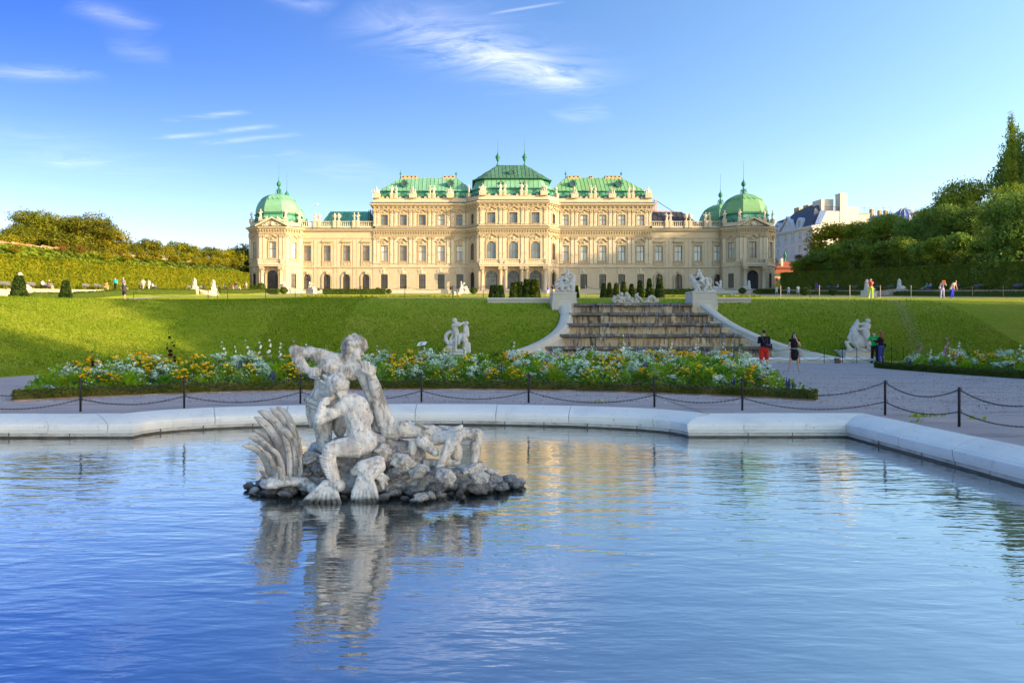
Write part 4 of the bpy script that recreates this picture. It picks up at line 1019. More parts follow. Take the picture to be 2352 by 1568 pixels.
for s_ in (-1, 1):
    def X(x): return -x*s_
    def fr(a, b): return (a, b) if s_ < 0 else (b, a)
    # lower mansard
    lo = [(X(-33.6),172.9,22.2),(X(-10.6),172.9,22.2),(X(-10.6),183.2,22.2),(X(-33.6),183.2,22.2)]; hi = [(X(-33.0),173.7,25.0),(X(-10.0),173.7,25.0),(X(-10.0),182.6,25.0),(X(-33.0),182.6,25.0)]
    if s_ > 0: lo = [lo[1],lo[0],lo[3],lo[2]]; hi = [hi[1],hi[0],hi[3],hi[2]]
    mb = MB(); solid(mb, lo, hi); low = roof_obj(mb, M['copper_trim'])
    e0, e1 = fr(PW(X(-33.6),172.9,22.2), PW(X(-10.6),172.9,22.2)); r0, r1 = fr(PW(X(-33),173.7,25), PW(X(-10),173.7,25))
    roof_face(low, e0, e1, r0, r1, 1.5, M['copper'])
    roof_face(low, *( (PW(-33.6,183.2,22.2), PW(-33.6,172.9,22.2), PW(-33,182.6,25), PW(-33,173.7,25)) if s_ < 0 else (PW(33.6,172.9,22.2), PW(33.6,183.2,22.2), PW(33,173.7,25), PW(33,182.6,25)) ), 1.5, M['copper'])
    moulding('roof_eave', [(-33.0,182.6),(-33.0,173.7),(-9.6,173.7)] if s_ < 0 else [(9.6,173.7),(33.0,173.7),(33.0,182.6)], [(-.3,24.95),(.3,24.95),(.42,25.12),(.3,25.28),(-.3,25.28)], M['copper_trim'])
    rx0, rx1 = (-28.2, -14.0)
    E = [(X(-33.2),173.5,25.2),(X(-9.6),173.5,25.2),(X(-9.6),182.8,25.2),(X(-33.2),182.8,25.2)]; Rg = [(X(rx0),178.0,29.45),(X(rx1),178.0,29.45),(X(rx1),178.3,29.45),(X(rx0),178.3,29.45)]
    if s_ > 0: E = [E[1],E[0],E[3],E[2]]; Rg = [Rg[1],Rg[0],Rg[3],Rg[2]]
    mb = MB(); solid(mb, E, Rg); up_ = roof_obj(mb, M['copper_trim'])
    mt = M['copper_pale'] if s_ < 0 else M['copper_yellow']
    roof_face(up_, PW(*E[0]), PW(*E[1]), PW(*Rg[0]), PW(*Rg[1]), .98, mt, rows=1)
    roof_face(up_, PW(*E[3]), PW(*E[0]), PW(*Rg[3]), PW(*Rg[0]), .98, mt); roof_face(up_, PW(*E[1]), PW(*E[2]), PW(*Rg[1]), PW(*Rg[2]), .98, mt)
    f = F_BL if s_ < 0 else F_BR
    for i, p in enumerate((882.7,926.1,969.7,1013.1,1056.3)):
        a = pxm(p)+BX; a = a if s_ < 0 else f.L-a
        dormer(f, a, -.75, 22.55, gl='glass_slate')
    for p in (927, 1034.4):
        a = pxm(p)+BX; a = a if s_ < 0 else f.L-a; round_dormer(f, a, -2.5, 27.3)
    spans = ((-28.0,-23.9),(-17.4,-14.3)) if s_ < 0 else ((14.4,17.6),(20.1,20.8),(24.0,28.1))
    for a, b in spans:
        mb = MB(); mb.cbox(PCX+a, PCX+b, 177.6, 178.9, PCZ+29.0, PCZ+29.85, .02); mb.box(PCX+a-.08, PCX+b+.08, 177.5, 179.0, PCZ+29.853, PCZ+29.98)
        ch = mb.build('chimney', M['brick'] if 0 else M['relief'], palace)
        n = max(1, int((b-a)/.95)); mb = MB()
        for i in range(n): x = PCX+a+(b-a)*(i+.5)/n; mb.box(x-.16, x+.16, 177.59, 177.7, PCZ+29.5, PCZ+29.8)
        v = mb.build('flue_opening', M['black'], None); v.parent = ch
    for x in (rx0, rx1):
        mb = MB(); mb.lathe([(.12,0),(.14,.2),(.07,.35),(.09,.8),(.26,1.0),(.28,1.2),(.14,1.4),(.06,1.55),(.05,1.9),(.02,2.1)], 8, PW(X(x),178.1,29.4)); mb.build('finial', M['copper_trim'], palace)
    # small corner urns half way up the hips
    # wing roofs standing further back
    if s_ < 0: a0, a1, b0, b1, zr, mt2 = -49.9, -33.6, -47.3, -36.9, 21.9, M['copper']
    else: a0, a1, b0, b1, zr, mt2 = 33.2, 50.5, 37.6, 45.4, 21.8, M['slate']
    E = [(a0,178,15.9),(a1,178,15.9),(a1,190,15.9),(a0,190,15.9)]; Rg = [(b0,184,zr),(b1,184,zr),(b1,184.3,zr),(b0,184.3,zr)]
    mb = MB(); solid(mb, E, Rg); wr = roof_obj(mb, M['copper_trim'] if s_ < 0 else M['slate'])
    roof_face(wr, PW(*E[0]), PW(*E[1]), PW(*Rg[0]), PW(*Rg[1]), 1.3, mt2, rows=2 if s_ < 0 else 1); roof_face(wr, PW(*E[3]), PW(*E[0]), PW(*Rg[3]), PW(*Rg[0]), 1.3, mt2); roof_face(wr, PW(*E[1]), PW(*E[2]), PW(*Rg[1]), PW(*Rg[2]), 1.3, mt2)
    mb = MB(); f = F_WL if s_ < 0 else F_WR; f.bx(mb, 0, f.L, -12, -.52, 14.9, 15.85); mb.build('terrace_roof', M['lead'], palace)
    # rear mass so nothing is hollow
    mb = MB(); mb.box(PCX+min(X(-52),X(-11)), PCX+max(X(-52),X(-11)), 173, 190, PCZ-1, PCZ+15.8); mb.box(PCX+min(X(-33.8),X(-10)), PCX+max(X(-33.8),X(-10)), 173, 183.6, PCZ+15.81, PCZ+22.1); mb.build('rear_wall', M['plaster'], palace)
# centre roof (three tiers, chamfered like the walls)
def oct_(hw, yf, hs, ys_, z, yb=184): return [(-hw,yf,z),(hw,yf,z),(hs,ys_,z),(hs,yb,z),(-hs,yb,z),(-hs,ys_,z)]
L1, L2, L3, L4, L5 = oct_(7.9,169.2,10.7,172.5,22.2), oct_(7.4,170.0,9.9,172.9,25.0), oct_(6.65,171.3,8.9,173.7,27.6,183), oct_(7.1,170.7,9.7,173.2,27.75,183.6), oct_(3.5,176.4,3.55,176.5,32.3,177.4)
mb = MB(); solid(mb, L1, L2); t1 = roof_obj(mb, M['copper_trim']); mb = MB(); solid(mb, [(x,y,z+.25) for x,y,z in L2], L3); t2 = roof_obj(mb, M['copper_trim']); mb = MB(); solid(mb, L4, L5); t3 = roof_obj(mb, M['copper_trim'])
for par, A, B, st, mt, rows in ((t1,L1,L2,1.5,M['copper'],1),(t2,[(x,y,z+.25) for x,y,z in L2],L3,1.15,M['copper_pale'],1),(t3,L4,L5,.95,M['copper_dark'],1)):
    for i, j in ((5,0),(0,1),(1,2),(2,3),(4,5)): roof_face(par, PW(*A[i]), PW(*A[j]), PW(*B[i]), PW(*B[j]), st, mt, rows=rows)
for Lx, h_, o_ in ((L2,.25,.35),(L4,.16,.12)):
    pts = [(x,y) for x,y,z in (Lx[4],Lx[5],Lx[0],Lx[1],Lx[2],Lx[3])]; z = Lx[0][2]
    moulding('roof_eave', pts, [(-.4,z-.05),(o_,z-.05),(o_+.1,z+h_*.5),(o_,z+h_),(-.4,z+h_)], M['copper_trim'])
for a in cp: dormer(F_C, a, -.8, 22.5, gl='glass_slate')
for a in (CF-2.75, CF+2.75): dormer(F_C, a, -1.9, 25.75, .95, 1.3, 'glass_dark', 1.5)
round_dormer(F_C, CF, -3.6, 29.4, .58)
for f, a in ((F_CL, 2.3), (F_CR, 2.3)): dormer(f, a, -.9, 22.5, 1.2, 1.7)
for sx in (-1, 1):
    mb = MB(); mb.box(PCX+sx*6.2-.7, PCX+sx*6.2+.7, 176.2, 177.4, PCZ+28, PCZ+30.0); mb.build('roof_hatch', M['copper_trim'], palace)
    mb = MB(); mb.lathe([(.45,0),(.40,.35),(.2,.5),(.16,1.1),(.42,1.6),(.48,2.0),(.62,2.1),(.60,2.5),(.40,2.7),(.2,3.1),(.12,3.4),(.06,3.9),(.03,6.6)], 8, PW(sx*3.4,176.8,32.2)); mb.build('finial', M['copper_trim'], palace)
mb = MB(); mb.add([PW(*p) for p in [(-10.6,172.5,-1),(-8,169.3,-1),(8,169.3,-1),(10.6,172.5,-1),(10.6,184,-1),(-10.6,184,-1)]]+[PW(*p) for p in [(-10.6,172.5,22),(-8,169.3,22),(8,169.3,22),(10.6,172.5,22),(10.6,184,22),(-10.6,184,22)]], [(i,(i+1)%6,(i+1)%6+6,i+6) for i in range(6)]+[(11,10,9,8,7,6)[::-1]]); mb.build('rear_wall', M['plaster'], palace)
# ---- corner pavilions
def pavilion(cx, yf, k, front):
    """octagonal corner pavilion: centre x, front plane, s: side"""
    hw, ow, dp = 3.2, 6.35, 2.4
    fs = [Face((cx-ow, yf+dp+4), (cx-ow, yf+dp)), Face((cx-ow, yf+dp), (cx-hw, yf)), Face((cx-hw, yf), (cx+hw, yf)), Face((cx+hw, yf), (cx+ow, yf+dp)), Face((cx+ow, yf+dp), (cx+ow, yf+dp+4))]
    pp = [(cx-ow, yf+dp+7), (cx-ow, yf+dp), (cx-hw, yf), (cx+hw, yf), (cx+ow, yf+dp), (cx+ow, yf+dp+7)]
    mb = MB()
    for i, f in enumerate(fs):
        a = f.L/2
        if i == 2: wall(mb, f, -1, 6.0, [(a,2.75,-.95,5.05,1.37)]); wall(mb, f, 6.0, 14.9, [(a,1.7,8.0,11.85,0)])
        elif i in (1, 3): wall(mb, f, -1, 6.0, [(a,1.35,.8,4.3,0)]); wall(mb, f, 6.0, 14.9, [(a,1.35,8.0,11.85,0)])
        else: f.bx(mb, 0, f.L, -.5, 0, -1, 14.9)
        if i != 2:
            for q in range(9): wall(mb, f, .55+q*.58, .55+q*.58+.52, [(a,1.9,-1,9,0)] if i in (1,3) and q < 7 else [], o=.03, th=.03)
    mb.build('wall', M['plaster'], palace)
    if front:
        f = fs[2]; a = f.L/2; put_door(f, 'pav', a, 0, 'glass_dark'); f.put('arch_surround', SU['pav'], a, 0, 0)
        put_window(f, 'pp', a, 8.0, 'glass_blind' if cx < 0 else 'glass_mid'); f.put('window_surround', SU['pp'], a, 0, 8.0)
        for i in (1, 3):
            g_ = fs[i]; put_window(g_, 'ppo', g_.L/2, 8.0, 'glass_blind'); g_.put('window_surround', SU['ppo'], g_.L/2, 0, 8.0)
            put_window(g_, 'ppg', g_.L/2, .8, 'glass_dark'); g_.put('window_head', SU['gf'], g_.L/2, .02, .8).scale = (.8,1,1)
            for q in (.4, g_.L-.4): put_pil(g_, 'pn', q, 7.0, 5.85)
        for q in (.35, 1.25, f.L-1.25, f.L-.35): put_pil(f, 'pn', q, 7.0, 5.85)
        for q in (.95, f.L-.95): put_col(f, q, 1.1)
        mb = MB(); f.bx(mb, .3, f.L-.3, .05, 1.6, 5.85, 6.2); f.bx(mb, .2, f.L-.2, .05, 1.75, 6.203, 6.4); mb.build('balcony_floor', M['plaster_pale'], palace)
        for q in (.55, f.L-.55): pier(f, q, 1.4, 6.403, 7.6, .8)
        balustrade(f, .97, f.L-.97, 1.4, 6.403, 1.15)
        for f2 in fs[1:4]: brackets(f2, 14.15, 14.85, .62, .42)
        moulding('string_course', pp, STRING, M['plaster_pale']); moulding('architrave', pp, ARCHI, M['trim'])
    moulding('cornice', pp, CORNICE, M['plaster_pale']); moulding('lead_flashing', pp, LEADC, M['lead']); moulding('plinth', pp, [(-.2,-1.2),(.16,-1.2),(.16,.45),(.08,.52),(-.2,.52)], M['plaster_pale'])
    # attic
    for i, f in enumerate(fs[1:4]):
        mb = MB(); f.bx(mb, 0, f.L, -.6, -.2, 15.6, 16.55); f.bx(mb, 0, f.L, -.66, -.14, 16.553, 16.7); mb.build('parapet', M['plaster_pale'], palace)
    if front:
        f = fs[2]; mb = MB(); f.poly(mb, [(-.35,15.45),(f.L+.35,15.45),(f.L/2,17.35)], -.3, .25); m2 = f.build if 0 else None
        pd = mb.build('pediment', M['relief'], palace)
        mb = MB()
        for sg in (0, 1):
            a, b = (-.75, f.L/2) if sg == 0 else (f.L+.75, f.L/2); t = .34
            pts = [(a,15.47),(b,17.45),(b,17.45+t),(a,15.47+t)] if sg == 0 else [(b,17.45),(a,15.47),(a,15.47+t),(b,17.45+t)]
            f.poly(mb, pts, -.3, .85)
        mb.build('pediment_cornice', M['plaster_pale'], palace)
        mb = MB(); rq = random.Random(5); c = f.pt(f.L/2, .3, 16.2); mb.ell(c, (.55,.3,.6), n=10, m=6)
        for q in range(22):
            a = rq.uniform(-2.4,2.4); h = max(0, 1-abs(a)/3.0)
            p = f.pt(f.L/2+a, .3, 15.65+h*rq.uniform(0,1.1)); mb.ell(p, (rq.uniform(.15,.32), .2, rq.uniform(.12,.28)), n=7, m=5)
        mb.build('pediment_relief', M['statue_warm'], palace)
        for q, f2 in ((.3, fs[1]), (.2, fs[2]), (fs[2].L-.2, fs[2]), (fs[3].L-.3, fs[3])):
            pier(f2, q, -.4, 16.703, 17.7, .8); FIG.append((f2.pt(q, -.4, 17.7), f2.rz, 'stand'))
        for sg in (-1, 1): FIG.append((f.pt(f.L/2+sg*1.75, .25, 16.75), f.rz, 'recline'+('L' if sg < 0 else 'R')))
        for i in (1, 3): dormer(fs[i], fs[i].L/2, -.9, 16.2, 1.25, 1.7)
    # drum roof + dome
    cy = yf+5.6; cxd = cx
    def ringp(r, z, n=8, rot=pi/8): return [(cxd+r*cos(rot+2*pi*i/n), cy+r*sin(rot+2*pi*i/n), z) for i in range(n)]
    mb = MB(); solid(mb, ringp(6.15,16.3), ringp(5.55,18.75)); rf = roof_obj(mb, M['copper_trim'])
    A, B = ringp(6.15,16.3), ringp(5.55,18.75)
    for i in range(8):
        j = (i+1)%8; roof_face(rf, PW(*A[i]), PW(*A[j]), PW(*B[i]), PW(*B[j]), 1.4, M['copper'])
    mb = MB(); solid(mb, ringp(5.9,18.7), ringp(5.95,18.95)); solid(mb, ringp(5.62,18.953), ringp(5.5,19.25)); mb.build('roof_eave', M['copper_trim'], palace)
    dm = MB(); solid(dm, ringp(5.3,18.9), ringp(5.2,19.2)); dome = dm.build('dome', M['copper_trim'], palace)
    prof = [(5.62*cos(t)**.82+.0, 19.2+5.1*sin(t)) for t in [pi/2*.97*k/10 for k in range(11)]]
    def gore(i, k0, k1, off, scal, mt, name):
        mb = MB(); a0, a1 = pi/8+pi/4*i, pi/8+pi/4*(i+1); nc = 12; rows = []
        for k in range(k0, k1+1):
            r, z = prof[k]; row = []
            for c in range(nc+1):
                t = c/nc; p = Vector((cos(a0), sin(a0)))*(1-t)+Vector((cos(a1), sin(a1)))*t
                rr_, zz = r, z
                if k == k0 and scal:                  # scalloped lower hem
                    d = abs(((t*3)%1)-.5)*2; kk = k0+(d-.6)*1.1; lo_ = max(0, int(math.floor(kk))); fr_ = kk-lo_; rr_ = prof[lo_][0]*(1-fr_)+prof[lo_+1][0]*fr_; zz = prof[lo_][1]*(1-fr_)+prof[lo_+1][1]*fr_
                row.append(PW(cxd+p.x*(rr_+off), cy+p.y*(rr_+off), zz+off*.6))
            rows.append(row)
        vs = [p for r_ in rows for p in r_]; n_ = nc+1
        mb.add(vs, [(r_*n_+c, r_*n_+c+1, (r_+1)*n_+c+1, (r_+1)*n_+c) for r_ in range(len(rows)-1) for c in range(nc)])
        if scal:
            lo2 = [PW(PCX*0+v.x-PCX+(cxd+PCX-v.x)*.02, v.y+(cy-v.y)*.02, v.z-PCZ-.02) for v in rows[0]]
            mb.add(rows[0]+lo2, [(c+1, c, n_+c, n_+c+1) for c in range(nc)])
        ob = mb.build(name, mt, None); ob.parent = dome
    for i in range(8):
        mt = M['copper_yellow'] if cx > 0 else M['copper_pale']
        for k0, k1 in ((0,2),(2,4),(4,7),(7,10)): gore(i, k0, k1, 0, False, mt, 'dome_panel')
        gore(i, 5, 10, .10, True, mt, 'scalloped_panel')
    zt_ = 19.2+5.1
    mb = MB(); mb.lathe([(1.0,-.15),(.85,.2),(.55,.35),(.5,1.0),(.62,1.1),(.4,1.3),(.22,1.7),(.2,2.1),(.5,2.4),(.6,2.75),(.5,3.1),(.2,3.5),(.1,3.8),(.05,4.6),(.025,8.6)], 8, PW(cxd,cy,zt_-.1))
    for q in range(4): a = pi/4+pi/2*q; mb.tube([PW(cxd+.5*cos(a),cy+.5*sin(a),zt_+1.5), PW(cxd+.75*cos(a),cy+.75*sin(a),zt_+.9), PW(cxd+.95*cos(a),cy+.95*sin(a),zt_+.1)], .07, 5)
    mb.build('finial', M['copper_trim'], palace)
    mb = MB(); mb.box(PCX+cx-ow+.6, PCX+cx+ow-.6, yf+2.6, yf+11, PCZ-1, PCZ+16.2); mb.build('rear_wall', M['plaster'], palace)
pavilion(-58.1, 168, 0, True); pavilion(57.7, 168, 1, True)
pavilion(-59.5, 181, 0, False); pavilion(57.0, 182, 1, False)
# drainpipes at the pavilion joints
for x, sg in ((-51.9, 1), (51.5, -1)):
    mb = MB(); y = 171.7; mb.tube([PW(x-sg*.2,y-.5,15.2), PW(x-sg*.1,y-.4,14.4), PW(x-sg*.55,y-.25,13.2), PW(x-sg*.6,y-.2,12.6), PW(x-sg*.6,y-.2,0)], .09, 6); mb.lathe([(.1,0),(.24,.25),(.3,.6)], 8, PW(x-sg*.2,y-.5,15.0)); mb.build('drainpipe', M['copper_trim'], palace)
# entrance stairs
for cx, hw, yf in ((0, 13.5, 168.2), (-58.1, 7.5, 167.4), (57.7, 9, 167.4)):
    n = 8
    for i in range(n):
        mb = MB(); mb.cbox(PCX+cx-hw+.0, PCX+cx+hw, yf-1.6-.42*(i+1), yf-1.6-.42*i+.001 if i else yf+.6, PCZ-.03-.15*(i+1)-.3, PCZ-.02-.15*i, .02); mb.build('entrance_step', M['pedestal'] if cx else M['relief'], palace)
# ================================================================ CASCADE
cas = thing('cascade', 'five-tier stone water cascade with curved white cheek walls in the grass bank', 'cascade', (AX, 44, 0))
rc = random.Random(31)
TIERS = [(47.9, 3.72, 7.30, 15.35), (46.4, 3.04, 6.75, 15.95), (45.0, 2.32, 6.35, 16.35), (43.6, 1.62, 5.55, 17.05), (42.2, .86, 4.2, 18.35)]
M['water_film'] = pm('water_film', [(.10,.13,.20),(.22,.27,.38)], 3., .06, spec=.8)
M['foam'] = pm('falling_water', [(.20,.22,.32),(.55,.58,.70)], 5., .2, spec=.8, transl=.3)
_nt = M['foam'].node_tree; _o = _nt.nodes['Material Output']; _s = _o.inputs[0].links[0].from_socket; _t = N(_nt, 'ShaderNodeBsdfTransparent'); _m = N(_nt, 'ShaderNodeMixShader'); _m.inputs[0].default_value = .3
_nt.links.new(_s, _m.inputs[1]); _nt.links.new(_t.outputs[0], _m.inputs[2]); _nt.links.new(_m.outputs[0], _o.inputs[0])
for i, (yf, zt_, xa, xb) in enumerate(TIERS):
    zb = TIERS[i+1][1] if i < 4 else -.1
    yb = yf+1.6; cap_h = .22; mid = (xa+xb)/2; bay = (xb-xa)*.30
    def off(x): return -.28 if abs(x-mid) < bay else 0
    x = xa
    while x < xb-.05:                               # face blocks
        w = min(rc.uniform(.48, .85), xb-x)
        if xb-x-w < .3: w = xb-x
        o = off(x+w/2); j = rc.uniform(-.012, .012); g = .008
        mb = MB(); mb.cbox(x+g, x+w-g, yf+.32+o+j, yf+.95, zb-.25, zt_-cap_h-.003, .012); mb.build('stone_block', M['sand'], cas); x += w
    mb = MB(); mb.box(xa-.02, xb+.02, yf+.45, yf+1.75, zb-.4, zt_-.02); mb.build('tier_core', M['wetstone'], cas)
    x = xa-.05
    while x < xb:                                   # coping slabs with a lip
        w = min(rc.uniform(1.1, 1.7), xb+.05-x)
        if xb-x-w < .5: w = xb+.05-x
        o = off(x+w/2); g = .006; dz = rc.uniform(-.012,.012)
        mb = MB(); y0 = yf+o; mb.add([(a,y,z+dz) for a in (x+g, x+w-g) for y, z in ((y0+.08,zt_-cap_h),(y0,zt_-cap_h+.05),(y0,zt_-.03),(y0+.04,zt_),(yf+.62,zt_),(yf+.62,zt_-cap_h))], [(5,4,3,2,1,0),(6,7,8,9,10,11)]+[(k,(k+1)%6,6+(k+1)%6,6+k) for k in range(6)])
        mb.build('coping_slab', M['wetstone'], cas); x += w
    mb = MB(); mb.box(xa+.02, xb-.02, yf+.62, yf+1.35, zt_-.2, zt_-.012); mb.build('water_sheet', M['water_film'], cas)
    # falling water: thin curved ribbons, each with thickness
    fl = MB(); n = 30 if i in (0,) else 20
    clumps = [rc.uniform(xa+.2, xb-.2) for _ in range(7)]
    for k in range(n):
        x = (rc.gauss(rc.choice(clumps), .45) if rc.random() < .75 else rc.uniform(xa+.1, xb-.1)); x = min(max(x, xa+.1), xb-.1)
        w = rc.uniform(.006, .026); o = off(x); H = (zt_-zb)*(rc.uniform(.35, 1) if rc.random() < .7 else 1); thr = rc.uniform(.03, .22); sl_ = rc.uniform(-.18, .18)
        vs = []
        for q in range(7):
            t = q/6; y = yf+o+.12-(.16+thr)*t**.6 if q else yf+o+.12; z = zt_+.012-H*t*t; xx = x+sl_*t*thr*2; ww = w*(1-.5*t)
            vs += [(xx-ww,y,z),(xx+ww,y,z),(xx+ww,y-.02,z),(xx-ww,y-.02,z)]
        fl.add(vs, [(q*4+a, q*4+(a+1)%4, q*4+4+(a+1)%4, q*4+4+a) for q in range(6) for a in range(4)]+[(3,2,1,0),(24,25,26,27)])
    w_ = fl.build('falling_water', M['foam'], cas, smooth=True); w_['kind'] = 'stuff'
# side stones stepping out behind each tier up to the cheek walls
for sg, cl in ((0, CL_L), (1, CL_R)):
    for i, (yf, zt_, xa, xb) in enumerate(TIERS):
        for r in range(2):
            y0 = yf-.9+.0*r; xe = curb_x(cl, yf-.4); x0, x1 = (xe, xa) if sg == 0 else (xb, xe)
            if x1-x0 < .25: continue
            zz = zt_-.28-.33*r
            mb = MB(); mb.cbox(x0-.3*(sg==0), x1+.3*(sg==1), yf+.1-.45*r, yf+1.7, zz-.6, zz, .02); mb.build('stone_block', M['sand'], cas)
# cheek walls (swept curbs)
def curb(cl, sg):
    P = cl; n = len(P); k = 0
    fine = []
    for i in range(n-1):
        for q in range(3): fine.append(P[i].lerp(P[i+1], q/3))
    fine.append(P[-1])
    for _ in range(2): fine = [fine[0]]+[(fine[i-1]+fine[i]*2+fine[i+1])/4 for i in range(1, len(fine)-1)]+[fine[-1]]
    prof = [(-.62,-1.6),(-.62,-.34),(-.52,-.30),(-.50,-.14),(-.40,-.06),(-.2,0),(.22,0),(.40,-.08),(.42,-.3),(.50,-.34),(.50,-1.6)]
    if sg > 0: prof = [(-o, z) for o, z in prof][::-1]
    rows = []
    for i, p in enumerate(fine):
        t = (fine[min(i+1, len(fine)-1)]-fine[max(i-1, 0)]); t.z = 0; t.normalize(); s = Vector((-t.y, t.x, 0))
        rows.append([p+s*o*.85+Vector((0,0,z)) for o, z in prof])
    step = 3; kk = len(prof)
    for a in range(0, len(fine)-1, step):
        b = min(a+step, len(fine)-1); mb = MB(); seg = rows[a:b+1]
        vs = []
        for j, r in enumerate(seg):
            sh = .006 if j == 0 else (-.006 if j == len(seg)-1 else 0)
            d = (fine[min(a+j+1,len(fine)-1)]-fine[max(a+j-1,0)]).normalized()
            vs += [v+d*sh for v in r]
        m = len(seg); mb.add(vs, [(i*kk+j, i*kk+(j+1)%kk, (i+1)*kk+(j+1)%kk, (i+1)*kk+j) for i in range(m-1) for j in range(kk)]+[list(range(kk-1,-1,-1)), [(m-1)*kk+j for j in range(kk)]])
        mb.build('cheek_wall_stone', M['pedestal'], cas)
curb(CL_L, -1); curb(CL_R, 1)
# basin at the foot with its long white coping
xa, xb = curb_x(CL_L, 40.6)-1.0, W(2008, 824, 40)[0]
mb = MB(); mb.box(xa, xb-3, 40.2, 42.3, -.3, .02); bw = mb.build('basin_water', M['water_film'], cas)
x = xa-.5
while x < xb:
    w = min(2.2, xb-x)
    mb = MB(); mb.add([(a,y,z) for a in (x+.006, x+w-.006) for y, z in ((39.35,-.1),(39.35,.10),(39.25,.12),(39.22,.2),(39.3,.28),(39.8,.30),(39.9,.2),(39.9,-.1))], [list(range(7,-1,-1)), list(range(8,16))]+[(k,(k+1)%8,8+(k+1)%8,8+k) for k in range(8)])
    mb.build('basin_coping', M['coping'], cas); x += w
mb = MB(); mb.box(xb-4.6, xb+.2, 39.9, 43, -.3, .22); mb.build('paved_ledge', M['pedestal'], cas)
# retaining coping either side at the head of the cascade
for px0, px1, side in ((1120, 1270, 'left'), (1648, 1725, 'right')):
    mb = MB(); y = 50.3; x0, x1 = WX(px0, y), WX(px1, y); zb = 3.3; zt_ = WZ(685, y)
    mb.cbox(x0, x1, y, y+.7, zb, zt_-.12, .02); mb.cbox(x0-.05, x1, y-.08, y+.8, zt_-.117, zt_+.05, .05)
    o = mb.build('low_wall', M['pedestal']); tag(o, 'low pale stone wall running from the %s cascade pedestal' % side, 'wall')

# ================================================================ STATUES
def blob_fig(mb, J, R, n=8):
    for a, b, r0, r1 in R: mb.cap(J[a], J[b], r0, r1, n)
def stand_statue(seed):
    """robed attic figure about 2.1 m high"""
    r = random.Random(seed); mb = MB(); sx = r.choice((-1,1)); hip = Vector((.07*sx, 0, 1.05)); nk = Vector((-.03*sx, 0, 1.68))
    mb.cap((.14,-.05,.12), (.12,0,.6), .13, .15); mb.cap((.12,0,.6), hip+Vector((.08,0,0)), .15, .19)
    mb.cap((-.16,.02,.12), (-.13,-.1*sx,.6), .12, .14); mb.cap((-.13,-.1*sx,.6), hip-Vector((.1,0,0)), .14, .18)
    mb.cap(hip, nk-Vector((0,0,.28)), .23, .25); mb.cap(nk-Vector((.22,0,.16)), nk+Vector((.22,0,-.16)), .12, .12)
    mb.cap(nk, nk+Vector((0,-.02,.12)), .08, .08); mb.ell(nk+Vector((.03*sx,-.03,.27)), (.13,.15,.17)); mb.ell(nk+Vector((.02,.05,.33)), (.15,.15,.13))
    for s in (-1, 1):
        sh = nk+Vector((.27*s, 0, -.17)); k = r.randrange(4)
        el = sh+Vector(((.2,.28,.12,.16)[k]*s, -.1, (-.33,-.12,-.34,.1)[k])); ha = el+Vector((-.18*s if k != 1 else .1*s, -.2, (.02,.33,-.3,.3)[k]))
        mb.cap(sh, el, .09, .075); mb.cap(el, ha, .075, .055); mb.ell(ha, .075)
    mb.ell((.02*sx,.08,.55), (.26,.17,.55)); mb.ell((.15*sx,.05,.95), (.22,.24,.3)); mb.cap((-.25*sx,.1,1.4), (.25*sx,.05,.25), .09, .16)
    mb.box(-.3,.3,-.25,.28,0,.12)
    return mb
def group_statue(seed):
    r = random.Random(seed); mb = MB(); mb.ell((0,.05,.35), (.75,.32,.4)); mb.cap((0,0,.4), (0,0,1.1), .32, .24); mb.cap((-.2,0,1.2), (.2,0,1.2), .12, .12); mb.ell((0,-.02,1.5), (.13,.15,.17)); mb.ell((0,.02,1.68), (.14,.16,.16)); mb.cap((0,0,1.7),(0,.05,1.98),.08,.04)
    for s in (-1, 1):
        mb.cap((.2*s,0,1.2), (.48*s,-.1,.95), .1,.08); mb.cap((.48*s,-.1,.95), (.62*s,-.2,.7), .08,.07)
        for k in range(4):
            a = r.uniform(.2, 1.1); L = r.uniform(.7, 1.15); mb.cap((.25*s,.05,.45), (.25*s+s*L*cos(a),.05+r.uniform(-.1,.1),.45+L*sin(a)*.9), .07, .05)
        mb.ell((.55*s,-.05,.35), (.28,.22,.3)); mb.cap((.12*s,-.15,.7),(.25*s,-.35,.2),.14,.11)
    mb.box(-.8,.8,-.3,.3,0,.14)
    return mb
def recline_statue(sg):
    mb = MB(); mb.cap((-.7*sg,0,.25), (0,0,.35), .22,.26); mb.cap((0,0,.35), (.35*sg,0,.75), .27,.24); mb.cap((.35*sg,0,.75),(.45*sg,0,1.0),.1,.09); mb.ell((.5*sg,-.03,1.15), (.15,.16,.18)); mb.cap((.4*sg,-.15,.8),(.7*sg,-.2,.45),.1,.08); mb.cap((.3*sg,.1,.85),(-.1*sg,-.1,1.1),.09,.07); mb.cap((-.7*sg,0,.25),(-1.15*sg,-.05,-.1),.17,.1); mb.ell((0,.1,.3),(.7,.25,.3)); return mb
VASE = MB(); VASE.lathe([(.30,0),(.30,.15),(.14,.25),(.12,.42),(.26,.55),(.46,.85),(.52,1.15),(.40,1.32),(.30,1.4),(.42,1.5),(.38,1.58),(.2,1.72),(.08,1.85),(.05,1.98)], 12)
for s in (-1, 1): VASE.tube([(.48*s,0,.95),(.66*s,0,1.1),(.66*s,0,1.35),(.44*s,0,1.42)], .06, 6)
SM = {'stand': [grow(stand_statue(k), 'statue', M['statue_warm'], .045, smat=False) for k in range(5)], 'group': [grow(group_statue(k), 'statue', M['statue_warm'], .05, smat=False) for k in range(3)],
      'reclineL': [grow(recline_statue(1), 'statue', M['statue_warm'], .05, smat=False)], 'reclineR': [grow(recline_statue(-1), 'statue', M['statue_warm'], .05, smat=False)], 'vase': [VASE.mesh('vase', M['statue_warm'], True)]}
FIG.sort(key=lambda t: t[0].x)
